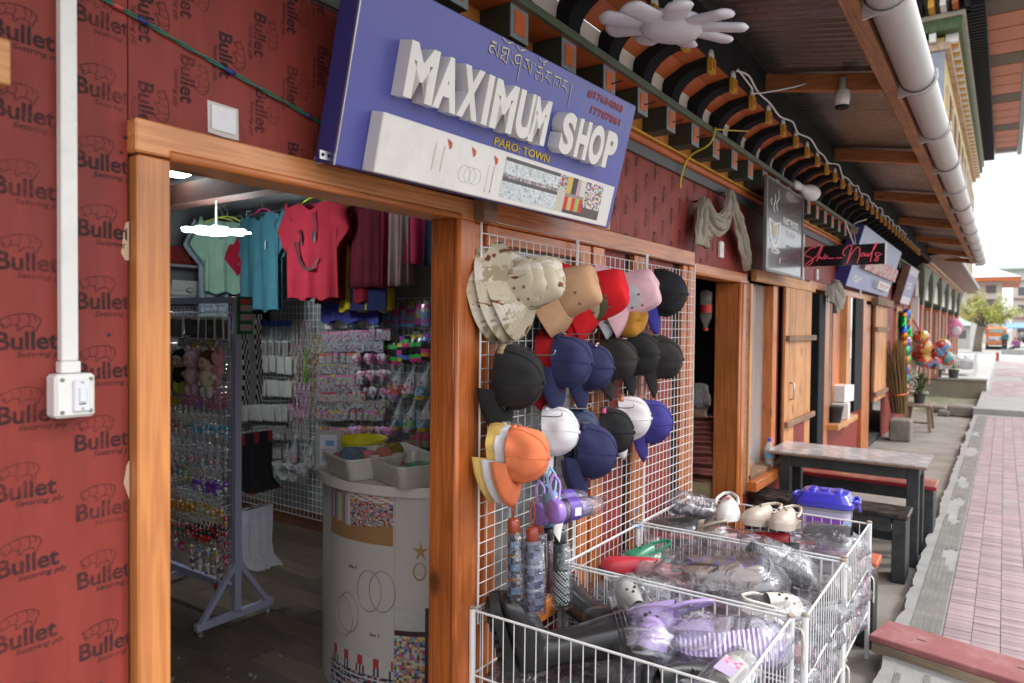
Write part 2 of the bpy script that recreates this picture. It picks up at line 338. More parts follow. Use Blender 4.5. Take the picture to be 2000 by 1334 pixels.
g = MB(); nx, ny = 60, 40
xs = [-6+i*.6 for i in range(46)]+[25, 40, 60, 90, 140, 250, 500, 1000]; ys = [-1000, -400, -150, -60, -30, -15, -8, -4, -3.4]
for i in range(len(xs)-1):
    for j in range(len(ys)-1): g.quad((xs[i], ys[j], -.1), (xs[i+1], ys[j], -.1), (xs[i+1], ys[j+1], -.1), (xs[i], ys[j+1], -.1))
    g.quad((xs[i], -3.4, -.1), (xs[i+1], -3.4, -.1), (xs[i+1], 400, -.1), (xs[i], 400, -.1))
g.quad((-1000, -1000, -.1), (-6, -1000, -.1), (-6, 400, -.1), (-1000, 400, -.1))
struct('ground', g, CONC)

# raised footpath beside the kiosks: broken mortar edge, ribbed strip, brick-red tile
def edge(x): return -1.135+.022*NZ.noise(Vector((x*4.1, 0, 3)))+.030*NZ.noise(Vector((x*1.3, 5, 3)))+.012*NZ.noise(Vector((x*17, 1, 0)))
pv = MB(); n = 330
px_ = [1.0+i*(16.6-1.0)/n for i in range(n+1)]
for i in range(n):
    a, b = px_[i], px_[i+1]; ea, eb = edge(a), edge(b); za, zb = -.006+.006*NZ.noise(Vector((a*9, 0, 0))), -.006+.006*NZ.noise(Vector((b*9, 0, 0)))
    pv.quad((a, -1.20, 0), (b, -1.20, 0), (b, eb, zb), (a, ea, za)); pv.quad((a, ea, za), (b, eb, zb), (b, eb+.025, -.1), (a, ea+.025, -.1))
pv.quad((1.0, -3.4, -.004), (16.6, -3.4, -.004), (16.6, -1.20, -.004), (1.0, -1.20, -.004)); pv.quad((1, -3.4, -.004), (1, -3.4, -.1), (16.6, -3.4, -.1), (16.6, -3.4, -.004)); pv.quad((1.0, -3.4, -.004), (1, -1.1, -.004), (1, -1.1, -.1), (1, -3.4, -.1))
path = struct('footpath', pv, CONC2)
rb = MB()
for k in range(5):
    y = -1.205-k*.030
    for i in range(int((16.3-1.2)/.021)):
        x = 1.2+i*.021
        if NZ.noise(Vector((x*1.1, y*6, 2))) > .28: continue
        h = .004+.003*NZ.noise(Vector((x*3, y*9, 0))); rb.box(x, x+.012, y-.023, y, -.003, max(.002, h))
tag(rb.build('ribbed_relief', mat('ribbed_mortar', (.27, .255, .235), .9, var=.25, vs=6, bump=.4), path), kind='stuff')
tile_me = []
for q in range(4):
    t = MB(); t.box(-.0265, .0265, -.062, .062, -.006, .004+.0008*q); tile_me.append(t.mesh('tile'))
TILE = mat('footpath_tile', (.31, .225, .238), .7, var=.12, vs=7, bump=.2, bs=60, dirt=.4, dcol=(.33, .29, .28), ds=1.3, obj_var=.17)
for m_ in tile_me: m_.materials.append(TILE)
far = MB(); cnt = 0
def tcol():
    u = R.random(); b = .78+.34*R.random(); return (.33*b, .228*b, .242*b) if u < .6 else (.30*b, .24*b, .262*b)
for i in range(int((16.3-4.32)/.057)):
    x = 4.35+i*.057
    for k in range(15):
        y = -1.425-k*.1275
        if cnt < 300 and k < 6 and x < 7.4:
            inst('tile', tile_me[R.randrange(4)], path, (x, y, .001), (0, 0, R.uniform(-.008, .008))); cnt += 1
        else:
            z = .004+.0012*R.random(); d = R.uniform(-.001, .001); far.box(x-.0262, x+.0262, y-.0615+d, y+.0615+d, -.003, z, tcol())
tag(far.build('tile', mat('footpath_tile_mass', attr=True, rough=.7, var=.14, vs=7, bump=.2, bs=60, dirt=.4, dcol=(.33, .29, .28), ds=1.3), path), kind='stuff')
# second stretch of footpath beyond the step, and the bright road beyond
p2 = MB(); p2.box(16.6, 17.0, -3.4, -1.12, -.1, .11); p2.box(17.0, 43, -3.4, -1.16, -.1, .10); struct('pavement', p2, CONC2)
pt = MB()
for i in range(52):
    for k in range(8):
        x = 17.3+i*.49; y = -1.35-k*.25
        if (i//6+k//3) % 3 == 0: continue
        pt.box(x, x+.465, y-.235, y, .097, .105, tcol())
tag(pt.build('paving_slab', mat('pavement_slab', attr=True, rough=.75, var=.15, vs=4, dirt=.3, dcol=(.4, .36, .34)), bpy.data.objects['pavement']), kind='stuff')
rd = MB(); rd.box(43.5, 160, -60, 60, -.16, -.04); struct('road', rd, GND)

# ================================================================ KIOSK ROW
KB = thing('kiosk_row', 'long row of red plywood kiosks with orange pine frames and a painted bracketed eave', 'building', (0, 0, -.1))
def kb(name, mb, m, **k): return mb.build(name, m, KB, **k)
def bx(*a, **k): return MB().box(*a, **k)
# printed ply sheets -------------------------------------------------
mk = MB()
bt = fit(textmesh('Bullet', 1, .025), -.062, .068, 0, .044); addmesh(mk, bt)
st = fit(textmesh('Settring ply', 1, .012, shear=.25), -.02, .086, -.021, -.004); addmesh(mk, st)
rh = [(-.045, .075), (-.030, .082), (-.005, .086), (.015, .084), (.028, .076), (.030, .064), (.024, .056), (.022, .047), (.016, .047), (.013, .056), (-.006, .055), (-.012, .047), (-.018, .048), (-.016, .057), (-.030, .060), (-.040, .053), (-.048, .052), (-.043, .060), (-.052, .058), (-.049, .066), (-.055, .071), (-.050, .073), (-.045, .075)]
strokes(mk, [p[:2] for p in smoothpath([(a, b, 0) for a, b in rh], 3)], .0022)
for q in ([(-.036, .078), (-.03, .069), (-.034, .061)], [(-.016, .083), (-.012, .071), (-.018, .06)], [(.004, .084), (.009, .071), (.004, .058)], [(.018, .08), (.021, .068)]): strokes(mk, q, .0016)
mk_me = mk.mesh('printed_mark'); mk_me.materials.append(PINK_); mk_me.transform(Matrix.Diagonal((.86, .84, 1, 1)))
mk2 = mk_me.copy(); mk2.transform(Matrix.Diagonal((.85, .85, 1, 1)))
def sheet(x0, x1, z0, z1, marks=None, y=0., m=PLY):
    o = kb('ply_panel', bx(x0, x1, y, y+.018, z0, z1), m)
    w = wloc(KB)
    if marks:
        import bmesh
        me, ang, dx, dz, ox, oz, stag = marks; i = -1
        while x0+ox+dx*i < x1+dx:
            x = x0+ox+dx*i; z = z0-dz+((oz+stag*i) % dz)
            while z < z1+dz:
                M = WALLM(x+R.uniform(-.004, .004), y-.0012, z+R.uniform(-.004, .004)) @ Matrix.Rotation(ang+R.uniform(-.02, .02), 4, 'Z'); z += dz
                bb = [M @ v.co for v in me.vertices]; q = me
                if max(p.x for p in bb) < x0 or min(p.x for p in bb) > x1 or max(p.z for p in bb) < z0 or min(p.z for p in bb) > z1: continue
                if min(p.x for p in bb) < x0+.001 or max(p.x for p in bb) > x1-.001 or max(p.z for p in bb) > z1 or min(p.z for p in bb) < z0:
                    q = me.copy(); b = bmesh.new(); b.from_mesh(q); b.transform(M)      # a print cut off at the edge of its sheet
                    for pc, no in (((x0+.001, 0, 0), (-1, 0, 0)), ((x1-.001, 0, 0), (1, 0, 0)), ((0, 0, z0+.001), (0, 0, -1)), ((0, 0, z1-.001), (0, 0, 1))):
                        bmesh.ops.bisect_plane(b, geom=b.verts[:]+b.edges[:]+b.faces[:], plane_co=pc, plane_no=no, clear_outer=True)
                    b.transform(M.inverted()); b.to_mesh(q); b.free()
                    if not q.polygons: continue
                s = link('printed_mark', q, o); s.matrix_local = Matrix.Translation(-w) @ M
            i += 1
    return o
sheet(-1.6, .20, -.1, 2.545)
sheet(.203, .80, -.1, 2.545, (mk_me, .0, .148, .150, .10, .03, .082))
sheet(.803, 2.02, 2.095, 2.545, (mk_me, -PI/2, .100, .20, .02, .04, .088))
sheet(2.023, 3.24, 2.10, 2.545, (mk2, -PI/2, .10, .19, .03, .03, .08))
sheet(3.243, 4.62, 2.05, 2.545, (mk2, -PI/2, .12, .19, .04, .03, .08))
for a, b in ((4.623, 5.84), (5.843, 7.06), (7.063, 8.28), (8.283, 9.5), (9.503, 10.72), (10.723, 11.94), (11.943, 13.16), (13.163, 14.2), (14.203, 16.3)): sheet(a, b, 2.05 if a < 13 else 2.0, 2.545)
# lower and side panels
for a, b, z in ((2.03, 3.0, .42), (3.02, 3.31, 2.02), (3.52, 3.95, 2.02), (5.27, 6.9, .41), (8.3, 9.3, .56), (9.3, 10.5, .62), (12.75, 14.1, 2.05), (14.1, 16.3, .62)): sheet(a, b, -.1, z, None, .006)
sheet(6.18, 6.33, .41, 2.05, None, .004)
kb('end_post', bx(16.3, 16.36, -.03, .05, -.1, 2.55), PALE)
# holes and worn spots in the ply
sp = MB()
for x, z, r in ((.795, 2.055, .004), (.787, 2.02, .0035), (.76, 1.62, .004), (.745, 1.07, .0035), (.74, .86, .004), (1.2, 2.10, .003), (.33, 1.3, .002), (.45, .6, .002), (.52, 1.9, .002)):
    sp.lathe([(r, 0), (r, .0015)], 8, WALLM(x, -.0001, z))
kb('nail_head', sp, mat('nail_hole', (.02, .018, .018), .7))
kb('bare_wood_patch', MB().add([(.79, -.001, 1.29), (.797, -.001, 1.33), (.803, -.001, 1.34), (.803, -.001, 1.25)], [(0, 1, 2, 3)]), mat('bare_ply', (.62, .43, .30), .8))
wp = MB(); wp.add([(.786, -.001, 1.80), (.790, -.001, 1.84), (.796, -.001, 1.868), (.803, -.001, 1.872), (.803, -.001, 1.785), (.794, -.001, 1.785)], [(0, 1, 2, 3, 4, 5)])
kb('bare_wood_patch', wp, mat('bare_ply', (.62, .43, .30), .8))
HX, HZ = wood('honey_pine_x', 0, (.62, .255, .085), (.34, .11, .03)), wood('honey_pine_z', 2, (.60, .235, .07), (.33, .10, .026)); RZ = wood('red_pine_z', 2, (.50, .135, .03), (.20, .045, .012))
# first doorway ------------------------------------------------------
def bead(axis, a, b, c0, c1, r=.012):
    m = MB(); p0 = [0, 0, 0]; 
    if axis == 'x': return m.tube([(a, c0, c1), (b, c0, c1)], r, 10)
    return m.tube([(c0, c1, a), (c0, c1, b)], r, 10)
kb('door_post', MB().box(.806, .882, -.032, .09, -.1, 2.018), HZ, bevel=.004)
kb('door_post', MB().box(1.905, 2.012, -.034, .085, -.1, 2.0235), RZ, bevel=.004)
kb('door_lintel', MB().box(.80, 2.02, -.038, .10, 2.022, 2.096), HX, bevel=.004)
kb('door_bead', bead('x', .878, 1.92, -.034, 2.028), PX, smooth=True); kb('door_bead', bead('z', -.1, 2.02, 1.912, -.032, .013), RZ, smooth=True)
kb('old_board', MB().box(.40, .562, -.045, -.001, 2.095, 2.18), PALEX, bevel=.003)
# beams, posts and window behind the wire grids
kb('beam', MB().box(2.03, 4.19, -.036, -.001, 2.022, 2.107), PX, bevel=.003); kb('beam', MB().box(2.06, 3.07, -.030, -.0015, 2.109, 2.17), PX, bevel=.003)
kb('beam_end', MB().box(1.995, 2.075, -.085, -.038, 2.02, 2.10), OLD, bevel=.004)
for a, b, y in ((2.028, 2.085, -.014), (2.09, 2.165, -.028), (2.80, 2.90, -.02), (2.91, 3.02, -.028), (3.37, 3.50, -.022), (4.05, 4.12, -.02), (4.125, 4.21, -.03)):
    kb('post', MB().box(a, b, y, .06, -.1, 2.02), PZ, bevel=.003)
kb('dark_gap', bx(3.31, 3.37, .012, .03, -.1, 2.02), BLK); kb('dark_gap', bx(3.95, 4.05, .012, .03, -.1, 2.02), BLK)
kb('window_pane', bx(2.165, 2.80, .022, .028, .5, 2.0), mat('dusty_glass', (.30, .31, .30), .12, var=.1, vs=3, spec=.8, dirt=.3, dcol=(.4, .4, .38)))
kb('window_sill', MB().box(2.16, 2.80, -.055, .06, .42, .50), PX, bevel=.004); kb('window_head', MB().box(2.16, 2.80, -.02, .05, 1.955, 2.02), PX, bevel=.003)
kb('rail', MB().box(2.16, 2.80, -.012, .03, .20, .28), PX, bevel=.003)
# second doorway and its window
kb('door_lintel', MB().box(4.205, 5.28, -.034, .10, 1.975, 2.046), PX, bevel=.004); kb('door_bead', bead('x', 4.21, 5.1, -.03, 1.982, .010), PX, smooth=True)
kb('door_post', MB().box(5.085, 5.262, -.034, .14, -.1, 1.973), PZ, bevel=.005); kb('door_bead', bead('z', -.1, 1.97, 5.095, -.034, .013), PZ, smooth=True); kb('door_bead', bead('z', -.1, 1.97, 5.17, -.034, .009), PZ, smooth=True)
kb('trim_strip', MB().box(5.27, 5.335, -.03, .05, .41, 2.0), OLD, bevel=.003); kb('trim_strip', MB().box(5.34, 5.385, -.045, .04, .45, 1.98), PALE, bevel=.003)
kb('window_sill', MB().box(5.33, 6.95, -.115, .16, .425, .50), PX, bevel=.006); kb('sill_batten', MB().box(5.36, 6.9, -.06, .12, .502, .54), OLD, bevel=.004)
kb('window_post', MB().box(6.06, 6.185, -.02, .16, .54, 2.0), PZ, bevel=.004); kb('window_post', MB().box(5.80, 5.86, .10, .16, .54, 2.0), PZ, bevel=.003)
kb('window_pane', bx(5.385, 6.06, .055, .060, .54, 2.0), GLASS)
kb('header_board', MB().box(5.41, 7.43, -.062, -.019, 2.005, 2.092), PALEX, bevel=.003)
SH = kb('shutter', bx(6.33, 7.30, -.036, -.024, .52, 2.0), OLD)
for a, b in ((6.315, 6.44), (6.445, 6.66), (6.665, 7.07), (7.075, 7.30)): MB().box(a+.003, b-.003, -.058, -.036, .50, 2.003).build('plank', PALE, SH, bevel=.003)
MB().box(6.67, 7.06, -.0605, -.0585, .50, .80).build('painted_patch', PLY, SH)
for z in (1.56, .815): MB().bar((6.32, -.075, z), (7.38, -.075, z), .034, .05, up=(0, 0, 1)).build('batten', OLD, SH, bevel=.004)
MB().tube([(6.50, -.06, 1.17), (6.50, -.09, 1.165), (6.50, -.095, 1.10), (6.50, -.09, 1.03), (6.50, -.06, 1.02)], .008, 6).build('handle', STEEL, SH, smooth=True)
# third doorway, windows
kb('door_lintel', MB().box(7.32, 10.55, -.030, .08, 2.046, 2.118), PX, bevel=.003)
kb('door_leaf', bx(7.72, 8.02, -.045, .03, -.1, 2.0), BLK, bevel=.004); kb('door_post', MB().box(8.03, 8.31, -.03, .10, -.1, 2.045), PZ, bevel=.004)
kb('window_post', MB().box(8.36, 8.44, -.02, .1, .58, 2.045), OLD); kb('window_post', MB().box(8.78, 9.22, .02, .12, .6, 2.045), PZ, bevel=.004); kb('window_post', MB().box(9.28, 9.50, -.045, .10, .45, 2.045), PALE, bevel=.004)
kb('window_pane', bx(8.44, 9.28, .03, .035, .6, 2.045), GLASS); kb('window_sill', MB().box(8.30, 9.55, -.14, .12, .54, .60), PALEX, bevel=.004)
kb('door_leaf', bx(9.95, 10.50, -.03, .02, .58, 2.04), BLK, bevel=.004); kb('window_pane', bx(9.52, 9.94, -.008, -.002, .6, 2.04), mat('mirror_glass', (.75, .78, .8), .04, metal=1, var=0))
kb('door_post', MB().box(10.52, 10.75, -.035, .05, -.1, 2.045), PZ, bevel=.003); kb('door_leaf', MB().box(10.78, 11.4, .0, .05, -.1, 2.0), PZ, bevel=.003); kb('door_lintel', MB().box(10.55, 12.3, -.03, .05, 2.046, 2.12), PALEX); kb('old_board', MB().box(11.2, 12.9, -.12, -.03, 2.0, 2.10), OLD)
s2 = kb('shutter', bx(11.5, 12.7, -.03, -.01, .58, 2.0), OLD)
for k in range(3): MB().box(11.5+k*.4+.004, 11.9+k*.4-.004, -.055, -.031, .58, 2.0).build('plank', PALE, s2, bevel=.003)
for z in (1.62, .66): MB().box(11.45, 12.75, -.09, -.056, z, z+.06).build('batten', OLD, s2)
kb('window_post', MB().box(14.1, 14.25, -.03, .1, .6, 2.0), PALE); kb('window_post', MB().box(15.35, 15.55, -.03, .1, .6, 2.05), PZ); kb('door_lintel', MB().box(14.1, 16.3, -.035, .08, 1.97, 2.05), PALEX)
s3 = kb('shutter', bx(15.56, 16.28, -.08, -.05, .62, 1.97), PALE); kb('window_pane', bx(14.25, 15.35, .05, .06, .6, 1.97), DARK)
# painted cornice ----------------------------------------------------
X0, X1 = -1.6, 16.3
kb('fascia_board', bx(X0, X1, -.020, -.002, 2.546, 2.606), GRYF); kb('moulding', MB().tube([(X0, -.026, 2.622), (X1, -.026, 2.622)], .021, 10), ORG, smooth=True)
kb('moulding', MB().box(X0, X1, -.052, -.02, 2.644, 2.656), YEL, bevel=.003); kb('back_board', bx(X0, X1, -.03, -.01, 2.657, 2.775), mat('amber_paint', (.50, .20, .04), .5, var=.15))
kb('shelf_board', bx(X0, X1, -.172, -.01, 2.7755, 2.797), ORG); kb('cornice_rail', MB().box(X0, X1, -.198, -.1725, 2.772, 2.803), RAILG, bevel=.003)
fm = MB(); fm.box(-.055, .055, -.0035, 0, -.0585, .0585); f2 = MB(); f2.box(-.032, .032, -.0025, 0, -.040, .042)
fme, f2m = fm.mesh('painted_face'), f2.mesh('painted_inset'); fme.materials.append(BLUG); f2m.materials.append(ORG2)
bm = MB().box(-.055, .055, -.132, 0, -.0585, .0585).mesh('block'); bm.materials.append(GRN)
prof = [(-.187, 2.803), (-.190, 2.835), (-.205, 2.868), (-.232, 2.898), (-.268, 2.921), (-.312, 2.936), (-.362, 2.940)]
back = [(-.128, 2.803), (-.129, 2.85), (-.133, 2.895), (-.150, 2.928), (-.19, 2.955), (-.25, 2.977), (-.362, 2.990)]
br = MB()
for s in (-.047, .047): br.v += [Vector((s, y, z)) for y, z in prof]+[Vector((s, y, z)) for y, z in back]
k = len(prof)
for i in range(k-1):
    br.f += [[i, k+i, k+i+1, i+1], [2*k+i, 2*k+i+1, 3*k+i+1, 3*k+i], [i, i+1, 2*k+i+1, 2*k+i]]; br.c += [br.col]*3
br.f.append([k-1, 2*k-1, 4*k-1, 3*k-1]); br.c.append(br.col)
br.f.append([0, 2*k, 3*k, k]); br.c.append(br.col)
brm = br.mesh('curved_bracket'); brm.materials.append(mat('matt_black_paint', (.016, .016, .018), .9, spec=.06, var=.3, vs=6)); smooth_by(brm, 30)
tb = MB().box(-.031, .031, -.386, -.362, 2.915, 2.985); tbm = tb.mesh('bracket_tab'); tbm.materials.append(YEL)
ti = MB().box(-.015, .015, -.389, -.386, 2.935, 2.975); tim = ti.mesh('tab_inset'); tim.materials.append(ORG2)
tk = MB(); tk.lathe([(.028, -.012), (.03, -.002), (.026, .006), (.012, .010)], 12, WALLM(0, -.372, 3.0) @ Matrix.Diagonal((1, 1.15, 1, 1))); tkm = tk.mesh('tab_knob', True); tkm.materials.append(WHITE)
nm = MB().tube([(0, 0, 0), (.02, -.05, .012)], .003, 5).mesh('nail'); nm.materials.append(BLK)
bz = Vector((0, 0, .1))
for i in range(42):
    x = 1.736+.347*(i)
    if x > 16.1: break
    b = inst('block', bm, KB, (x, -.031, 2.7155+.1))
    if x < 12: f = inst('painted_face', fme, b, (0, -.1322, 0)); q = inst('painted_inset', f2m, b, (0, -.136, 0))
    if i in (3, 4, 5, 6, 7, 8): inst('nail', nm, b, (.01, -.136, -.01))
    c = inst('curved_bracket', brm, KB, (x, 0, .1))
    if x < 14: inst('bracket_tab', tbm, c); inst('tab_inset', tim, c); inst('tab_knob', tkm, c)
inf = MB()
kb('plaster_infill', MB().rings([[(X0, y, z), (X1, y, z)] for y, z in [(-.130, 2.80), (-.131, 2.85), (-.136, 2.895), (-.146, 2.915)]], False), PLAS)
so_ = MB(); xx = X0
while xx < X1:
    for (ya, za), (yb, zb) in (((-.147, 2.917), (-.245, 2.970)), ((-.248, 2.971), (-.362, 2.988))): so_.quad((xx+.002, ya, za), (xx+.3455, ya, za), (xx+.3455, yb, zb), (xx+.002, yb, zb))
    xx += .347
kb('soffit_board', so_, ORG, solid=.006); kb('eave_rail', MB().box(X0, X1, -.368, -.363, 2.985, 3.08), BLK, bevel=.003); kb('wall_head', bx(X0, X1, -.36, -.33, 3.06, 3.22), BLK)
# roof ----------------------------------------------------------------
rf = MB(); xs = []; x = X0
while x < 17.2: xs.append(x); x += .0127
for j, y in enumerate((.3, -.4, -1.12)):
    rf.v += [Vector((x, y, 3.112+.177*(1+y)+.008*math.sin(2*PI*x/.076)+ (.012 if int(x/.9) % 2 else 0))) for x in xs]
m_ = len(xs)
for j in range(2):
    for i in range(m_-1): rf.f.append([j*m_+i, j*m_+i+1, (j+1)*m_+i+1, (j+1)*m_+i]); rf.c.append(rf.col)
TIN = mat('roof_tin', (.24, .22, .21), .3, metal=.85, var=.25, vs=1.5, dirt=.5, dcol=(.12, .10, .09), ds=1.3)
kb('roof_sheet', rf, TIN, smooth=True)
for x in (-.1, 2.3, 4.5, 6.65, 8.9, 11.15, 13.4, 15.5, 17.1):
    m_ = MB(); a = Vector((x, .28, 3.112+.177*1.28-.065)); b = Vector((x, -.999, 3.045)); m_.bar(a, b, .055, .095); kb('rafter', m_, PXD, bevel=.003)
for y in (-.55, -.8): pass
kb('eave_beam', MB().box(X0, 17.25, -1.075, -1.0, 3.0, 3.095), PXE, bevel=.006)
gt = MB(); gy, gz, gr = -1.168, 3.062, .086
PVC = mat('grey_pvc', (.46, .445, .435), .38, var=.1, vs=2, dirt=.3, dcol=(.26, .24, .22), ds=4, stretch=(.4, 3, 3))
arc = [(gy+gr*math.cos(a), gz+gr*math.sin(a)) for a in [rad(170+i*200/14) for i in range(15)]]
gt.rings([[(x, y, z) for y, z in arc] for x in (X0, 3.6, 8, 12, 17.4)], False); gt.rings([[(x, gy+(y-gy)*.95, gz+(z-gz)*.95) for y, z in arc] for x in (17.4, X0)], False)
GU = kb('gutter', gt, PVC, smooth=True)
for i, x in enumerate((.85, 2.1, 3.32, 4.55, 5.75, 6.95, 8.15, 9.35, 10.55, 11.75, 12.95, 14.15, 15.35, 16.55, 17.3)):
    m_ = MB(); a2 = [(gy+(gr+.007)*math.cos(a), gz+(gr+.007)*math.sin(a)) for a in [rad(165+j*210/14) for j in range(15)]]; a3 = [(gy+(gr+.016)*math.cos(a), gz+(gr+.016)*math.sin(a)) for a in [rad(165+j*210/14) for j in range(15)]]
    w = .014
    m_.rings([[(x-w, y, z) for y, z in a2], [(x-w, y, z) for y, z in a3], [(x+w, y, z) for y, z in a3], [(x+w, y, z) for y, z in a2]], False)
    m_.add([(x-.006, -1.076, 3.04), (x-.006, -1.076, 2.955), (x-.006, gy+.03, gz-gr-.008), (x-.006, gy+.075, gz-.06), (x+.006, -1.076, 3.04), (x+.006, -1.076, 2.955), (x+.006, gy+.03, gz-gr-.008), (x+.006, gy+.075, gz-.06)], [(0, 1, 2, 3), (7, 6, 5, 4), (0, 4, 5, 1), (1, 5, 6, 2)])
    m_.build('gutter_clip', PVC, GU)
    if i % 2: MB().rings([[(x+.03-.02, y, z) for y, z in a2], [(x+.03+.02, y, z) for y, z in a2]], False).build('joint_seal', BLK, GU)
# interiors -----------------------------------------------------------
fl = MB(); fl.box(-.8, 3.72, .0, 4.0, -.1, -.006)
FLB = mat('vinyl_plank', (.12, .085, .06), .42, var=.3, vs=3, bump=.06, obj_var=.3, stretch=(6, 1, 1), dirt=.12, dcol=(.3, .32, .31), ds=5)
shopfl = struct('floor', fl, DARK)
pm = [MB().box(-.074, .074, -.6, .6, -.006, 0).mesh('plank') for _ in range(2)]
for q in pm: q.materials.append(FLB)
for i in range(30):
    for j in range(4):
        y = .6+j*1.205+((i*37) % 5)*.2-.4
        if y-.6 > 3.9: continue
        inst('plank', pm[0], shopfl, (-.7+i*.15, y, .0))
sc = MB()                                                          # worn-through flakes in the vinyl
for i in range(150):
    cx = R.gauss(1.65, .30); cy = R.gauss(.95, .33)
    if cy < .1 or cx < .9: continue
    l = R.uniform(.004, .034); w = R.uniform(.003, .012); a = R.uniform(-.5, .5)+.9; u = Vector((math.cos(a), math.sin(a), 0)); v = Vector((-u.y, u.x, 0)); c0 = Vector((cx, cy, .0022))
    sc.add([c0+u*l+v*w*.3, c0+u*l*.2+v*w, c0-u*l+v*w*.2, c0-u*l*.8-v*w*.7, c0+u*l*.3-v*w], [(0, 1, 2, 3, 4)])
sc.build('worn_flake', mat('worn_vinyl', (.30, .32, .32), .8), shopfl)
PART = mat('partition_paint', (.30, .31, .30), .7, var=.1)
kb('partition_wall', bx(3.72, 3.76, .03, 4.0, -.1, 2.7), PART); kb('partition_wall', bx(-.85, -.80, .03, 4.0, -.1, 2.7), PART); kb('rear_wall', bx(-.8, 3.72, 3.96, 4.0, -.1, 2.7), mat('rear_paint', (.16, .16, .165), .7))
kb('ceiling_board', bx(-.8, 3.72, .02, 3.96, 2.62, 2.64), mat('ceiling_paint', (.5, .5, .5), .7)); kb('ceiling_beam', MB().box(2.55, 2.68, .06, 3.95, 2.42, 2.55), mat('dark_red_beam', (.10, .04, .03), .6)); kb('skirting', bx(3.69, 3.72, .1, 3.95, 0, .14), wood('skirt_y', 1, (.2, .08, .04), (.1, .04, .02)))
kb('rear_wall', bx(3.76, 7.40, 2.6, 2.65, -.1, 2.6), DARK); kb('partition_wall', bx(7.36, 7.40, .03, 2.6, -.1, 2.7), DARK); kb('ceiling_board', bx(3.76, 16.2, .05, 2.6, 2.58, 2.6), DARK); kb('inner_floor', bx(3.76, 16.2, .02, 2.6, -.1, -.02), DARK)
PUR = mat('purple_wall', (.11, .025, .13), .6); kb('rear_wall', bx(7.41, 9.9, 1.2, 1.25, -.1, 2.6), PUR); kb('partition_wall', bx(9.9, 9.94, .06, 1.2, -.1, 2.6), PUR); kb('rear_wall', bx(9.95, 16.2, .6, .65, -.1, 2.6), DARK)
TIB = [([(0.5073, 0.4787), (0.5281, 0.4787)], 0.0076), ([(0.5228, 0.4669), (0.5068, 0.466), (0.5003, 0.4584), (0.5028, 0.4499), (0.5114, 0.4461), (0.5184, 0.4491)], 0.0055), ([(0.5197, 0.4672), (0.5324, 0.4553), (0.5424, 0.4424)], 0.0033), ([(0.5411, 0.4804), (0.543, 0.4435)], 0.0035), ([(0.5519, 0.504), (0.576, 0.4941)], 0.0038), ([(0.579, 0.4964), (0.6017, 0.5055)], 0.0055), ([(0.5588, 0.4775), (0.5908, 0.4807)], 0.0060), ([(0.5903, 0.4806), (0.5891, 0.4373)], 0.0050), ([(0.5599, 0.474), (0.5601, 0.4637), (0.5805, 0.4643), (0.562, 0.4526), (0.5552, 0.4452)], 0.0038), ([(0.5553, 0.4449), (0.5694, 0.4438), (0.5888, 0.4362)], 0.0035), ([(0.6078, 0.4779), (0.6127, 0.4764)], 0.0045), ([(0.6222, 0.5019), (0.6441, 0.4913)], 0.0035), ([(0.6465, 0.494), (0.6703, 0.5031)], 0.0050), ([(0.6515, 0.479), (0.6288, 0.4741), (0.6261, 0.4627), (0.6346, 0.4516), (0.653, 0.4547)], 0.0050), ([(0.6541, 0.4788), (0.6564, 0.4522), (0.6584, 0.3987)], 0.0038), ([(0.611, 0.4504), (0.6265, 0.4419)], 0.0038), ([(0.6771, 0.4759), (0.6967, 0.4772)], 0.0070), ([(0.688, 0.4733), (0.7142, 0.4407)], 0.0038), ([(0.6725, 0.4553), (0.6897, 0.4485)], 0.0040), ([(0.7127, 0.477), (0.7157, 0.4415)], 0.0038), ([(0.7276, 0.4764), (0.7332, 0.475)], 0.0045), ([(0.7448, 0.4991), (0.7629, 0.4914)], 0.0035), ([(0.7702, 0.4936), (0.7908, 0.5027)], 0.0050), ([(0.7725, 0.4872), (0.7834, 0.4894)], 0.0055), ([(0.7484, 0.4731), (0.7723, 0.4749)], 0.0060), ([(0.7608, 0.4706), (0.765, 0.4637)], 0.0028), ([(0.746, 0.4562), (0.7643, 0.4557), (0.7766, 0.4588)], 0.0043), ([(0.7435, 0.4474), (0.7473, 0.4343), (0.757, 0.4346)], 0.0038), ([(0.7779, 0.4572), (0.7822, 0.44), (0.7743, 0.4321)], 0.0038), ([(0.7959, 0.4715), (0.8255, 0.4727)], 0.0065), ([(0.8097, 0.4682), (0.7941, 0.4515)], 0.0033), ([(0.7941, 0.4515), (0.8142, 0.4505), (0.832, 0.4367)], 0.0038), ([(0.8367, 0.4722), (0.8412, 0.4718)], 0.0035), ([(0.8476, 0.4696), (0.8866, 0.4707)], 0.0055), ([(0.8476, 0.4665), (0.8493, 0.4346)], 0.0023), ([(0.8844, 0.4684), (0.8843, 0.4383)], 0.0030), ([(0.8621, 0.4475), (0.8782, 0.4424)], 0.0030), ([(0.8999, 0.4706), (0.928, 0.4709)], 0.0060), ([(0.9126, 0.4677), (0.8978, 0.4509)], 0.0030), ([(0.8971, 0.4507), (0.9174, 0.4498), (0.9355, 0.4348)], 0.0038), ([(0.9404, 0.4711), (0.9446, 0.4705)], 0.0033), ([(0.9543, 0.471), (0.956, 0.3895)], 0.0033)]
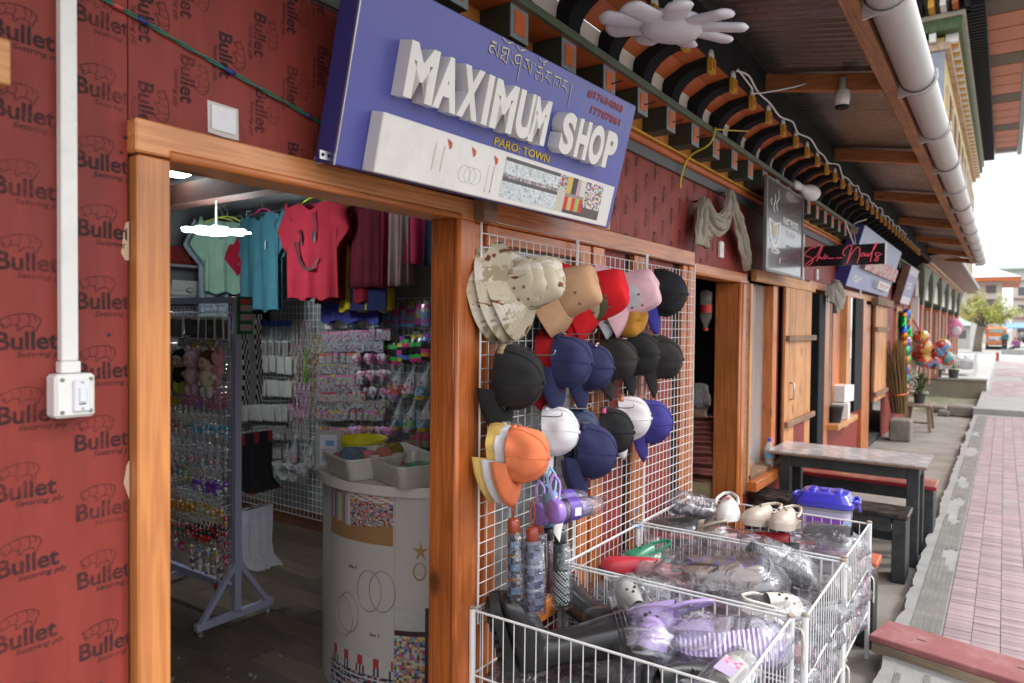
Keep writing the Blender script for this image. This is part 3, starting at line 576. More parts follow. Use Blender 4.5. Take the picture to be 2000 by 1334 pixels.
NEON = [[(0.161, 0.94), (0.123, 0.96), (0.064, 0.862), (0.012, 0.649), (0.023, 0.557), (0.117, 0.403), (0.111, 0.226), (0.058, 0.046), (0.026, 0.063), (0.041, 0.172), (0.117, 0.381), (0.175, 0.547)], [(0.175, 0.547), (0.222, 0.97), (0.237, 0.956), (0.205, 0.63), (0.164, 0.26)], [(0.17, 0.326), (0.199, 0.454), (0.216, 0.428), (0.222, 0.371), (0.257, 0.42), (0.278, 0.604), (0.263, 0.441), (0.275, 0.361), (0.31, 0.531)], [(0.304, 0.377), (0.392, 0.371)], [(0.412, 0.378), (0.491, 0.373)], [(0.526, 0.465), (0.5, 0.546), (0.503, 0.721), (0.556, 0.927), (0.591, 0.985), (0.605, 0.894), (0.585, 0.616), (0.547, 0.057)], [(0.553, 0.1), (0.596, 0.505), (0.661, 0.839), (0.69, 0.843), (0.702, 0.743), (0.696, 0.42), (0.67, 0.079)], [(0.754, 0.581), (0.719, 0.502), (0.725, 0.415), (0.754, 0.474), (0.766, 0.557), (0.766, 0.428), (0.784, 0.425), (0.807, 0.549), (0.801, 0.421), (0.819, 0.439), (0.906, 0.957), (0.889, 0.982), (0.854, 0.604), (0.83, 0.115)], [(0.942, 0.544), (0.895, 0.532), (0.895, 0.425), (0.924, 0.291), (0.912, 0.165), (0.883, 0.191), (0.912, 0.357), (0.965, 0.496)]]
# ================================================================ SIGNS
BLU = mat('blue_sign_panel', (.085, .092, .36), .35, var=.06, vs=2, coat=.2, dirt=.12, dcol=(.16, .16, .4), ds=2)
BLUD = mat('blue_sign_side', (.035, .038, .20), .4, var=.08)
LETW = mat('white_acrylic', (.74, .72, .69), .35, var=.05, dirt=.22, dcol=(.42, .33, .25), ds=8)
sg = thing('shop_sign', 'tilted blue box sign with raised white letters MAXIMUM SHOP above the first doorway', 'sign', (1.28, -.12, 2.073))
SO, E1, E2, EN = Vector((1.28, -.12, 2.073)), Vector((.998, -.067, -.008)).normalized(), Vector((-.009, -.242, .97)).normalized(), Vector((-.067, -.968, -.242)).normalized()
SM = frameM(SO, E1, E2, EN)
SB = lambda *a, **k: MB().box(*a, M=SM, **k)
SB(0, 1.416, 0, .51, -.085, -.004).build('sign_box', BLUD, sg, bevel=.002)
SB(.004, 1.412, .004, .506, -.004, 0).build('face_panel', BLU, sg)
SB(0, .004, 0, .51, -.003, .002).build('edge_trim', STEEL, sg)
SB(.093, 1.306, .004, .166, .0005, .055).build('light_panel', LETW, sg, bevel=.003)
for ch, a, b in (('M', .150, .259), ('A', .262, .357), ('X', .362, .453), ('I', .472, .498), ('M', .511, .621), ('U', .633, .72), ('M', .709, .802), ('S', .885, .966), ('H', .985, 1.062), ('O', 1.07, 1.165), ('P', 1.178, 1.258)):
    z0, z1 = (.222, .371) if a < .85 else (.224, .362)
    if ch in 'SO': z0 -= .003; z1 += .003
    me = textmesh(ch, 1, .05, .5, 1, res=8)
    fit(me, a, b, z0, z1); zs = [v.co.z for v in me.vertices]; q = min(zs); w = max(zs)-q
    for v in me.vertices: v.co.z = .0008+(v.co.z-q)/w*.052
    mb = MB(); addmesh(mb, me, SM); mb.build('raised_letter', LETW, sg)
def prints(name, m, txt, box, par, M, z=.0012, bold=.01, sx=1):
    mb = MB(); addmesh(mb, fit(textmesh(txt, 1, bold), *box), M @ Matrix.Translation((0, 0, z))); return mb.build(name, m, par)
REDP = mat('dark_red_print', (.30, .02, .03), .5); YELP = mat('yellow_print', (.68, .47, .02), .5); REDO = mat('red_sticker', (.55, .07, .03), .5)
for t_, b_, m_, w_ in (('#17634063', (1.062, 1.319, .457, .486), REDP, .03), ('17787861', (1.103, 1.322, .407, .434), REDP, .03), ('PARO: TOWN', (.606, .916, .181, .208), YELP, .02)):
    prints('painted_line', INK, t_, b_, sg, SM @ Matrix.Translation((-.002, -.0025, 0)), .0008, w_); prints('painted_line', m_, t_, b_, sg, SM, .0016, w_)
tb_ = MB(); td = MB()
for P_, w in TIB: strokes(tb_, smoothpath([(a, b, 0) for a, b in P_], 4) if len(P_) > 2 else P_, w, .0018, SM, None, w*.55); strokes(td, [(q[0]-.0016, q[1]-.002) for q in (smoothpath([(a, b, 0) for a, b in P_], 4) if len(P_) > 2 else P_)], w*1.15, .0009, SM, None, w*.7)
tb_.build('script_line', mat('cream_print', (.66, .60, .42), .5), sg); td.build('script_line', INK, sg)
# faded photographs printed on the light panel
def clamp(c): return tuple(max(0, min(1, x)) for x in c)
def mosaic(mb, u0, u1, v0, v1, nu, nv, fn, M, z=.001):
    for i in range(nu):
        for j in range(nv):
            c = fn((i+.5)/nu, (j+.5)/nv, i, j)
            if c is None: continue
            a, b = u0+(u1-u0)*i/nu, u0+(u1-u0)*(i+1)/nu; c0, d = v0+(v1-v0)*j/nv, v0+(v1-v0)*(j+1)/nv
            mb.add([M @ Vector(p) for p in ((a, c0, z), (b, c0, z), (b, d, z), (a, d, z))], [(0, 1, 2, 3)], clamp(c))
BRI = [(.55, .06, .09), (.62, .45, .05), (.1, .2, .5), (.6, .55, .5), (.05, .05, .06), (.15, .4, .15), (.5, .25, .4), (.7, .66, .6), (.35, .15, .08)]
def wallphoto(u, v, i, j):
    n_ = NZ.noise(Vector((i*.9, j*.35, 3)))
    if u < .52:
        r = (v*2) % 1
        if .86 < r: return (.10, .09, .10)
        if r < .2 and v > .5: b = .12+.4*R.random(); return (b, b*.9, b*.88)
        b = .50+.25*R.random()-(.25 if n_ > .35 else 0); return (b*.93, b, b*1.02)
    if u < .60: return random_pick() if v > .62 else (.55, .52, .44)
    if u < .80:
        if v > .55: return [(.60, .42, .08), (.05, .05, .05), (.55, .35, .4), (.62, .60, .55)][int((u-.6)*20) % 4]
        if .47 < v <= .55: return (.3, .25, .22)
        return [(.55, .03, .05), (.58, .42, .12), (.60, .04, .06), (.35, .45, .08), (.55, .03, .05)][int((u-.6)*25) % 5] if .1 < v else (.06, .05, .05)
    if v < .8-(u-.8)*1.2 and v < .28: return (.10, .08, .07)
    return R.choice(BRI) if R.random() < .55 else (.6, .6, .62)
def random_pick(): return R.choice([(.55, .05, .07), (.6, .58, .55), (.15, .15, .16), (.35, .5, .52)])
pp = MB(); LP = SM @ Matrix.Translation((0, 0, .055)); mosaic(pp, .62, 1.226, .02, .152, 74, 22, wallphoto, LP)
pp.build('printed_photo', ATT, sg)
fd = MB(); fd.col = (.58, .53, .48)
for x in (.30, .335): strokes(fd, [(x, .05), (x+.002, .11), (x+.004, .128)], .004, .001, LP, (.56, .51, .42))
for x in (.44, .465, .49): fd.tube([LP @ Vector((x+.026*math.cos(a), .062+.026*math.sin(a), .0005)) for a in [2*PI*q/22 for q in range(22)]], .0007, 4, True, (.45, .43, .40))
for x in (.60-.03, .57, .545): strokes(fd, [(x, .03), (x, .11)], .003, .001, LP, (.60, .57, .53)); fd.lathe([(.004, 0), (.001, .0008)], 6, LP @ Matrix.Translation((x, .028, .0004)), col=(.4, .38, .36))
fd.build('faded_print', ATT, sg)
for x, y in ((.355, .142), (.462, .140), (.57, .136)): MB().add([LP @ Vector(p) for p in ((x-.012, y+.008, .0012), (x+.01, y, .0012), (x+.012, y-.014, .0012), (x+.004, y-.022, .0012))], [(0, 1, 2, 3)]).build('arrow_sticker', REDO, sg)
bk = MB(); bk.box(1.245, 1.29, -.108, -.105, 2.085, 2.108); bk.box(1.288, 1.291, -.115, -.03, 2.085, 2.108)
bk.build('angle_bracket', STEEL, sg)
for x, y, z in ((1.255, -.1085, 2.097), (1.275, -.1085, 2.097)): MB().lathe([(.005, 0), (.004, .002)], 8, WALLM(x, y, z)).build('screw', BLK, sg)
wr = MB(); wr.tube(smoothpath([SM @ Vector(p) for p in ((-.03, .50, -.02), (-.055, .475, .0), (-.035, .45, .012), (-.012, .47, .004), (-.02, .50, -.02), (-.05, .49, -.05))]), .0025, 5); wr.build('tie_wire', STEEL, sg, smooth=True)
# black cafe board
bs = thing('cafe_sign', 'black metal board with a white cup drawing and the words FAST FOOD BISTRO', 'sign', (5.67, -.20, 2.07))
BSM = WALLM(5.14, -.20, 2.07) @ Matrix.Diagonal((1.07, .65, 1, 1))
BSB = mat('gloss_black_board', (.035, .033, .037), .22, var=.2, vs=2, coat=.5, dirt=.25, dcol=(.1, .09, .085), ds=2)
MB().box(5.14, 6.21, -.20, -.188, 2.07, 2.72).build('board', BSB, bs)
fr = mat('board_rim', (.16, .15, .14), .5, var=.3)
for a in ((5.13, 6.22, -.206, -.186, 2.055, 2.074), (5.13, 6.22, -.206, -.186, 2.716, 2.73), (5.12, 5.142, -.206, -.186, 2.055, 2.73), (6.208, 6.225, -.206, -.186, 2.055, 2.73)): MB().box(*a).build('rim', fr, bs)
CRM = mat('white_print', (.68, .66, .62), .5); TAN = mat('tan_print', (.46, .36, .18), .5)
for t_, b_ in (('FAST FOOD', (.43, .86, .575, .655)), ('BISTRO', (.52, .79, .45, .525)), ('PARO TOWN', (.52, .77, .31, .345))):
    # lettering drops along the board with the cafe's tilted layout
    prints('lettering', CRM if t_ != 'PARO TOWN' else fr, t_, b_, bs, BSM, .0015, .03)
cp = MB()
Lf = [(.07, .57), (.09, .42), (.14, .31), (.20, .275)]; Rt = [(.34, .57), (.32, .42), (.27, .31), (.20, .275)]
strokes(cp, [p[:2] for p in smoothpath([(a, b, 0) for a, b in Lf+Rt[::-1][1:]], 4)], .035, .0016, BSM); strokes(cp, [p[:2] for p in smoothpath([(.09, .56, 0), (.2, .53, 0), (.33, .56, 0)], 4)], .02, .0016, BSM)
cp.tube([BSM @ Vector((.21+.10*math.cos(a), .225+.022*math.sin(a), .002)) for a in [2*PI*i/20 for i in range(20)]], .009, 4, True)
for q in ([(.20, .66), (.17, .72), (.21, .80), (.20, .86)], [(.27, .68), (.24, .76), (.30, .84), (.285, .93)], [(.12, .72), (.10, .76), (.125, .80)]): strokes(cp, [p[:2] for p in smoothpath([(a, b, 0) for a, b in q], 5)], .018, .0016, BSM, None, .01)
cp.build('cup_drawing', CRM, bs)
MB().add([BSM @ Vector(p) for p in ((.13, .53, .0015), (.2, .5, .0015), (.28, .53, .0015), (.25, .42, .0015), (.2, .36, .0015), (.155, .42, .0015))], [(0, 1, 2, 3, 4, 5)]).build('cup_fill', TAN, bs)
prints('lettering', CRM, 'f', (.335, .365, .10, .16), bs, BSM, .0016, .05)
# neon script board
ns = thing('neon_sign', 'narrow black board sticking out from the wall with pink neon script She__Nails', 'sign', (7.1, -.36, 2.23))
NSM = FACEX(7.1, -.02, 2.233) @ Matrix.Diagonal((.685, .187, 1, 1))
MB().box(7.1, 7.112, -.705, -.02, 2.233, 2.42).build('board', mat('black_acrylic', (.012, .011, .013), .12, var=.1, coat=.6), ns); MB().box(7.095, 7.115, -.715, -.7055, 2.23, 2.423).build('edge_strip', WHITE, ns)
PINK = mat('pink_neon_tube', (.80, .10, .16), .3, var=.02, emit=.16, ecol=(.8, .08, .14))
nn = MB()
for P_ in NEON: nn.tube([NSM @ Vector((a, b, .007)) for a, b, c in smoothpath([(a, b, 0) for a, b in P_], 5)], .0042, 5)
nn.build('neon_script', PINK, ns, smooth=True)
po = MB().box(7.085, 7.12, -.02, -.001, 1.98, 2.54); po.build('mounting_strip', WHITE, ns)
# second blue sign, farther along
s2 = thing('shop_sign', 'blue box sign with red and silver raised strip, farther along past the pink script board', 'sign', (8.73, -.11, 2.14))
tl = rad(15.5); S2 = frameM((8.73, -.11, 2.137), (.9995, 0, -.0), (0, -math.sin(tl), math.cos(tl)), (0, -math.cos(tl), -math.sin(tl)))
MB().box(0, 3.45, 0, .70, -.14, -.004, M=S2).build('sign_box', BLUD, s2); MB().box(.01, 3.44, .005, .695, -.004, 0, M=S2).build('face_panel', mat('pale_blue_panel', (.22, .27, .47), .35, var=.1), s2)
x = .55
q2 = MB()
mosaic(q2, .5, 3.3, .24, .42, 60, 8, lambda u, v, i, j: R.choice([(.42, .07, .09), (.45, .06, .07), (.50, .46, .45), (.35, .33, .34), (.6, .5, .42), (.4, .12, .13)]) if (i//2) % 2 else R.choice([(.42, .07, .09), (.5, .4, .38)]), S2, .052)
MB().box(.5, 3.3, .24, .42, .0, .05, M=S2).build('raised_strip', mat('dull_red_panel', (.30, .13, .13), .4), s2); q2.build('printed_strip', ATT, s2)
MB().box(1.9, 2.95, .075, .18, .0, .05, M=S2).build('small_panel', LETW, s2); prints('lettering', mat('pink_print', (.6, .3, .28), .5), 'SHOP', (2.0, 2.85, .095, .16), s2, S2, .0515, .03)
for a, b, c0, d in ((.2, .85, .07, .15), (3.02, 3.35, .07, .13)):
    q = MB(); mosaic(q, a, b, c0, d, 14, 4, lambda u, v, i, j: (.6, .62, .66) if R.random() < .55 else None, S2, .002); q.build('small_print', ATT, s2)
MB().box(-.004, .0, .58, .66, -.12, -.05, M=S2).build('clamp', STEEL, s2)
MB().tube([(9.6, -.13, 2.13), (9.62, -.13, 2.06)], .012, 6).build('lamp_stub', WHITE, s2)
s3 = thing('hanging_sign', 'lilac and white sign with a wooden back leaning out near the end of the row', 'sign', (13.65, -.12, 2.1))
S3 = frameM((13.65, -.125, 2.10), (1, 0, 0), (0, -math.sin(rad(14)), math.cos(rad(14))), (0, -math.cos(rad(14)), -math.sin(rad(14))))
MB().box(0, 1.35, 0, .64, -.12, -.003, M=S3).build('wooden_back', OLD, s3); q = MB()
mosaic(q, 0, 1.35, 0, .64, 12, 20, lambda u, v, i, j: (.62, .62, .68) if (j//4 % 2 == 0 and .2 < u < .7 and R.random() < .6) else ((.30, .29, .48) if 3 < j < 16 else (.62, .62, .68)), S3, .001); q.build('printed_face', ATT, s3)
# ---------------------------------------------------------------- small fittings on the front wall
sw = thing('light_switch', 'white surface switch box with one rocker at the foot of the white trunking', 'switch', (.673, -.05, 1.452))
MB().box(.635, .712, -.045, -.0005, 1.452, 1.541).build('box', WHITE, sw, bevel=.006); MB().box(.668, .699, -.051, -.045, 1.464, 1.53).build('switch_plate', mat('cool_white_plastic', (.72, .73, .78), .3, var=.02), sw, bevel=.002)
MB().box(.677, .691, -.0545, -.051, 1.483, 1.514).build('rocker', mat('cool_white_plastic'), sw, bevel=.002); MB().box(.677, .691, -.0516, -.051, 1.4785, 1.4805).build('indicator', BLK, sw)
for x, z in ((.648, 1.464), (.702, 1.464), (.648, 1.530), (.702, 1.530)): MB().lathe([(.0042, 0), (.0042, .0016), (.002, .0017)], 10, WALLM(x, -.0449, z)).build('screw', mat('screw_hole', (.22, .2, .18), .5), sw)
for z in (1.470, 1.524): MB().lathe([(.003, 0), (.0025, .0012)], 8, WALLM(.684, -.051, z)).build('screw', STEEL, sw)
tr = MB().box(.657, .689, -.022, -.0005, 1.567, 2.9); tag(tr.build('cable_trunking', WHITE, loc=(.673, -.01, 1.56), bevel=.002), 'long white plastic cable trunking running up the red ply wall', 'trunking')
MB().box(.654, .692, -.026, -.0005, 1.542, 1.5665).build('trunking_collar', WHITE, sw, bevel=.002)
nt_ = MB(); nt_.add([Vector((.990, -.0015, 2.189)), Vector((.992, -.0015, 2.112)), Vector((1.035, -.0035, 2.108)), Vector((1.076, -.002, 2.109)), Vector((1.074, -.002, 2.187))], [(0, 1, 2, 3, 4)]); nt_.add([Vector((1.0, -.0042, 2.181)), Vector((1.0, -.0042, 2.122)), Vector((1.066, -.0046, 2.12)), Vector((1.066, -.0046, 2.181))], [(0, 1, 2, 3)], (.70, .70, .72))
nt_.c[0] = (.55, .50, .47); tag(nt_.build('paper_notice', ATT, loc=(1.03, -.002, 2.11)), 'small white plastic-covered paper notice stuck over the first doorway', 'notice')
cb = [(.70, -.008, 2.36), (.749, -.008, 2.338), (.83, -.008, 2.321), (.92, -.008, 2.300), (1.019, -.008, 2.279), (1.13, -.01, 2.255), (1.25, -.01, 2.231), (1.36, -.012, 2.208), (1.40, -.05, 2.203)]
CAB = mat('green_cable', (.01, .16, .10), .35, var=.1); k = thing('twisted_cable', 'green twin cable with red and blue tape strung across the red ply', 'cable', (1.05, -.008, 2.2))
for s in (0, 1):
    P_ = smoothpath(cb, 8); MB().tube([p+Vector((0, -.0028*math.cos(i*.55+s*PI), .0028*math.sin(i*.55+s*PI))) for i, p in enumerate(P_)], .0024, 5).build('strand', CAB, k, smooth=True)
for (a, b), c in (((10, 13), (.45, .06, .05)), ((15, 18), (.02, .03, .18)), ((33, 36), (.02, .03, .18)), ((50, 52), (.02, .03, .18))): MB().tube(P_[a:b], .0062, 8).build('tape', mat('tape_%d' % int(c[0]*99), c, .4), k, smooth=True)
for x, z, w, lab in ((4.741, 2.177, .05, 'small white switch plate on the red ply right of the scarf'), (7.72, 2.20, .05, 'small white switch plate under the pink script board')):
    t_ = thing('wall_switch', lab, 'switch', (x, 0, z)); MB().box(x-.035, x+.035, -.022, -.0005, z-.055, z+.055).build('box', WHITE, t_, bevel=.004); MB().box(x-.012, x+.012, -.026, -.022, z-.025, z+.025).build('rocker', LETW, t_)
# LED bulb on the rail, camera can under the roof, cables
bu = thing('light_bulb', 'unlit white LED bulb in a holder above the black cafe board', 'bulb', (6.15, -.25, 2.76)); a, b = Vector((6.0, -.20, 2.80)), Vector((6.42, -.33, 2.735)); d = (b-a).normalized()
bmx = frameM(a, d.orthogonal().normalized(), d.cross(d.orthogonal().normalized()), d)
MB().lathe([(.03, -.06), (.035, .0), (.028, .05)], 12, bmx).build('holder', LETW, bu, smooth=True); MB().lathe([(.026, .05), (.032, .10), (.058, .17), (.066, .22), (.06, .265), (.035, .295), (.0, .305)], 14, bmx).build('globe', mat('bulb_plastic', (.72, .72, .75), .25, var=.02), bu, smooth=True)
cn = thing('ceiling_lampholder', 'small white lamp holder hanging under the corrugated roof by the second rafter', 'lampholder', (4.456, -.8, 2.95))
MB().lathe([(.035, -.055), (.042, -.02), (.042, .03), (.02, .045), (.02, .11)], 12, Matrix.Translation((4.456, -.8, 2.99))).build('shell', WHITE, cn, smooth=True); MB().lathe([(.036, -.07), (.038, -.054)], 12, Matrix.Translation((4.456, -.8, 2.99))).build('collar', BLK, cn)
wc = MB(); P_ = []
for i in range(46):
    x = 3.78+i*.174; P_.append((x, -.40-.012*math.sin(i*1.3), 3.015+.018*math.sin(i*2.1)+.01*math.sin(i*.9)))
wc.tube(smoothpath(P_, 3), .006, 5); wc.tube(smoothpath([(3.8, -.40, 3.03), (3.95, -.43, 2.97), (4.1, -.41, 2.98), (4.35, -.55, 3.06), (4.5, -.6, 3.12)], 5), .005, 5)
tag(wc.build('white_wire', WMET, loc=(5, -.4, 3.0), smooth=True), 'thin white electric wire looped along the tips of the eave brackets', 'wire')
yw = MB().tube(smoothpath([(4.02, -.21, 2.80), (3.98, -.19, 2.70), (3.97, -.075, 2.64), (3.96, -.03, 2.52), (3.96, -.028, 2.46)], 5), .006, 5); yw.tube(smoothpath([(4.02, -.21, 2.79), (4.2, -.24, 2.82), (4.42, -.28, 2.86)], 4), .004, 5)
tag(yw.build('yellow_tie', mat('yellow_plastic_string', (.6, .48, .02), .4), loc=(3.97, -.1, 2.5), smooth=True), 'yellow plastic string knotted round the sage green rail', 'string')
wl = MB().tube(smoothpath([(8.05, -.2, 2.79), (8.2, -.25, 2.6), (8.3, -.27, 2.5), (8.4, -.25, 2.62), (8.6, -.2, 2.8), (8.8, -.3, 2.88)], 5), .006, 5); tag(wl.build('white_wire', WMET, loc=(8.3, -.2, 2.5), smooth=True), 'loop of white wire dangling from the rail above the neon board', 'wire')
# draped cloth
def sheet_cloth(name, label, parts, col, cat='scarf', loc=(0, 0, 0)):
    t = thing(name, label, cat, loc); m_ = mat(name+'_cloth', col, .95, var=.2, vs=6, bump=.5, bs=140, dirt=.45, dcol=(.16, .14, .115), ds=4, spec=.1)
    for k, (P_, W_, nf, amp) in enumerate(parts):
        P2 = smoothpath(P_, 9); n = len(P2); mb = MB(); rs = []
        for i, p in enumerate(P2):
            f = i/(n-1)*(len(W_)-1); j = min(int(f), len(W_)-2); w = W_[j]*(1-f+j)+W_[j+1]*(f-j); d = (P2[min(i+1, n-1)]-P2[max(i-1, 0)]).normalized(); u = d.cross(Vector((0, -1, 0))).normalized(); q = 40
            rs.append([p+u*w*(-1+2*a/q+.10*math.sin(nf*PI*a/q*2+k))+Vector((0, -1, 0))*(amp*(.35+.65*min(1, w/.06))*(math.sin(nf*PI*2*a/q+i*.06+k)+.5*math.sin(nf*PI*3.3*a/q-i*.09))*.6+.03*(1-(-1+2*a/q)**2)+.012*NZ.noise(Vector((a*.25, i*.22, k)))) for a in range(q+1)])
        mb.rings(rs, False); mb.build('cloth_fold', m_, t, True, solid=.004)
    for x, z in ((4.24, 2.425), (4.70, 2.55)): MB().tube([(x, .0, z), (x, -.06, z+.006)], .006, 6).build('nail', BLK, t) if name == 'draped_scarf' else None
    return t
sheet_cloth('draped_scarf', 'grey beige scarf looped over nails above the second doorway', [([(4.24, -.05, 2.44), (4.22, -.06, 2.36), (4.20, -.06, 2.26), (4.19, -.06, 2.14)], [.03, .085, .11, .12], 4, .022), ([(4.24, -.07, 2.43), (4.31, -.08, 2.34), (4.43, -.09, 2.305), (4.55, -.09, 2.35), (4.65, -.08, 2.46), (4.70, -.06, 2.56)], [.03, .06, .075, .07, .05, .025], 3, .018), ([(4.70, -.06, 2.565), (4.78, -.07, 2.46), (4.90, -.075, 2.35), (5.02, -.07, 2.24), (5.12, -.06, 2.14), (5.17, -.05, 2.07)], [.025, .06, .085, .085, .05, .02], 4, .018), ([(4.19, -.08, 2.27), (4.23, -.085, 2.25), (4.30, -.08, 2.235)], [.05, .06, .05], 2, .012)], (.33, .285, .235), loc=(4.6, -.06, 2.08))
sheet_cloth('rag', 'pale rag bunched on the corner of the nail salon door frame', [([(8.05, -.08, 2.14), (8.12, -.11, 2.07), (8.20, -.13, 1.98), (8.24, -.13, 1.90)], [.04, .13, .20, .25], 6, .04), ([(7.98, -.07, 2.1), (7.98, -.08, 2.0), (7.97, -.08, 1.92)], [.04, .08, .09], 3, .03)], (.38, .35, .31), 'cloth', (8.1, -.1, 1.9))
# pink-white flower lamp under the eave, and its lit twin inside
LMP = mat('lamp_plastic', (.62, .60, .66), .3, var=0)
def flower_lamp(label, loc, tilt, r, mt, drop):
    t = thing('flower_lamp', label, 'lamp', loc, tilt)
    MB().lathe([(0, -.052), (.05*r, -.050), (.085*r, -.040), (.105*r, -.018), (.108*r, .012), (.095*r, .03), (.05*r, .045), (.0, .05)], 28).build('hub', mt, t, True, local=True)
    for i in range(9):
        a = 2*PI*i/9+.15; M = Matrix.Rotation(a, 4, 'Z') @ Matrix.Rotation(rad(9), 4, 'X'); mb = MB(); rs = []
        for k in range(15):
            s = k/14; x = (.085+.165*s)*r; w = (.040+.006*s)*r*(1 if s < .8 else math.sqrt(max(.02, 1-((s-.8)/.2)**2))); h = .016*(1 if s < .85 else math.sqrt(max(.03, 1-((s-.85)/.15)**2)))
            rs.append([M @ Vector((x, w*math.cos(q), h*math.sin(q))) for q in [2*PI*j/10 for j in range(10)]])
        mb.rings(rs).build('petal', mt, t, True, local=True)
    MB().lathe([(.03, .04), (.02, .07), (.006, .08), (.006, drop)], 8).build('stem', WHITE, t, local=True)
    return t
flower_lamp('unlit white flower lamp with ten petals hanging under the eave', (2.41, -.60, 2.725), (rad(9), rad(-4), 0), 1.06, LMP, .36)
LIT = mat('lit_lamp_plastic', (.9, .95, 1), .4, var=0, emit=9, ecol=(.86, .97, 1.0))
fl2 = flower_lamp('lit white flower lamp hanging inside the first shop', (2.60, 2.5, 2.225), (0, 0, 0), .84, LIT, .70); fl2.scale = (1, 1, .55)
ll = bpy.data.lights.new('flower_lamp_light', 'POINT'); ll.energy = 18; ll.color = (.86, .96, 1); ll.shadow_soft_size = .15; lo = bpy.data.objects.new('lamp_light', ll); C.objects.link(lo); lo.parent = fl2; lo.location = (0, 0, -.12)
dl = thing('downlight', 'small round lit downlight set in the first shop ceiling', 'lamp', (2.47, 2.72, 2.615)); MB().lathe([(.085, 0), (.08, -.03), (.05, -.045), (0, -.05)], 16).build('diffuser', LIT, dl, True, local=True)
# ================================================================ WIRE GRIDS AND HATS
def wires(mb, fn, us, vs, r, n=4):
    for u in us: mb.tube([fn(u, vs[0]), fn(u, vs[-1])], r, n, cap=False)
    for v in vs: mb.tube([fn(us[0], v)+Vector((0, -.003, 0)), fn(us[-1], v)+Vector((0, -.003, 0))], r, n, cap=False)
GP = []
for i, (a, b) in enumerate(((2.03, 2.72), (2.735, 3.46), (3.475, 4.17))):
    t = thing('wire_grid', ['white wire display grid hung nearest the first doorway', 'middle white wire display grid behind the dark caps', 'white wire display grid beside the second doorway'][i], 'display grid', ((a+b)/2, -.045, .56), group='white wire grids on the front wall')
    f = MB(); f.tube([(a, -.045, .56), (a, -.045, 2.03), (b, -.045, 2.03), (b, -.045, .56)], .0042, 6, True); f.build('frame', WMET, t)
    w = MB(); n = 14; us = [a+(b-a)*k/n for k in range(1, n)]; vs = [.56+.049*k for k in range(1, 30)]
    wires(w, lambda u, v: Vector((u, -.045, v)), [a]+us+[b], vs, .0021); tag(w.build('wire_mesh', WMET, t), kind='stuff')
def cloth(name, c): return mat('cloth_'+name, c, .85, var=.12, vs=14, bump=.3, bs=420, spec=.25)
STR = mat('buckle_metal', (.35, .33, .3), .35, metal=.8)
def cap_mesh(front=1.0, seed=0):
    m = MB(); n = 36; rs = []
    for k in range(11):
        s = k/10; z = .128*s; e = (1-s**3.0)**.5 if s < 1 else .04
        ring = []
        for j in range(n):
            th = 2*PI*j/n; g = 1-.016*math.exp(-((th*6/(2*PI)-.5) % 1-.5)**2*160)
            a = .083*e*g; b = .098*e*g; dz = .014*(1-s)*math.sin(th)*-1
            w = .006*NZ.noise(Vector((math.cos(th)*2.2+seed, math.sin(th)*2.2, z*16)))*e*2
            ring.append(Vector(((a+w)*math.cos(th), (b+w)*math.sin(th), z+dz*(1 if s < .4 else .3))))
        rs.append(ring)
    m.rings(rs, True, (False, True)); return m
def brim_mesh(L_=.088, droop=.004):
    m = MB(); n = 18; rows = []
    for k in range(6):
        s = k/5; row = []
        for j in range(n+1):
            u = -1+2*j/n; th = -PI/2+u*rad(74); x0, y0 = .083*math.cos(th), .098*math.sin(th)
            ext = L_*(1-abs(u)**3.2)**.6 if abs(u) < 1 else 0
            row.append(Vector((x0*(1+.10*s), y0-ext*s, .013+.004-droop*s*s-.046*(u*u)*s-.015*u*u+.010*math.sin(s*PI)*(1-u*u))))
        rows.append(row)
    m.rings(rows, False); return m
def strap_mesh():
    m = MB(); P_ = [Vector((.083*math.cos(t), .100*math.sin(t), .004-.006*math.sin((t-rad(50))/rad(80)*PI))) for t in [rad(50+i*8) for i in range(11)]]
    rs = [[p+Vector((0, 0, -.010)), p+Vector((0, 0, .010))] for p in P_]; m.rings(rs, False); return m
def cap(label, at, rot, crown, brim=None, strap=None, button=None, scale=1., group=None, deco=None, seed=0, back=None):
    t = thing('baseball_cap', label, 'cap', at, (PI/2+rot[0], rot[1], rot[2]), group, scale)
    cm = cap_mesh(seed=seed); cr = cm.build('crown', cloth(*crown), t, True, local=True, sub=1)
    brim_mesh().build('brim', cloth(*(brim or crown)), t, True, local=True, solid=.0035)
    sm = MB()
    for j in range(6):
        th = j*PI/3; P_ = []
        for k in range(11):
            q = k/10*.985; e = (1-q**3.0)**.5; w = .006*NZ.noise(Vector((math.cos(th)*2.2+seed, math.sin(th)*2.2, .128*q*16)))*e*2; P_.append(((.0835*e+w)*math.cos(th), (.0985*e+w)*math.sin(th), .1285*q-.014*(1-q)*math.sin(th)*(1 if q < .4 else .3)))
        sm.tube(P_, .0013, 4)
    sm.build('seam', cloth(*crown), t, local=True)
    strap_mesh().build('strap', cloth(*(strap or crown)), t, True, local=True, solid=.002)
    MB().box(-.012, .010, .098, .104, -.010, .012).build('buckle', STR, t, local=True)
    MB().lathe([(.008, .126), (.008, .130), (.004, .133), (0, .1335)], 10).build('button', cloth(*(button or crown)), t, True, local=True)
    es = MB()
    for j in range(6):
        th = PI/6+j*PI/3; es.lathe([(.0028, 0), (.0035, .001), (.0015, .0012)], 8, Matrix.Translation((.062*math.cos(th), .073*math.sin(th), .097)) @ Vector((math.cos(th), math.sin(th), .9)).to_track_quat('Z', 'Y').to_matrix().to_4x4())
    es.build('eyelet', cloth(*(button or crown)), t, local=True)
    if deco: deco(t)
    return t
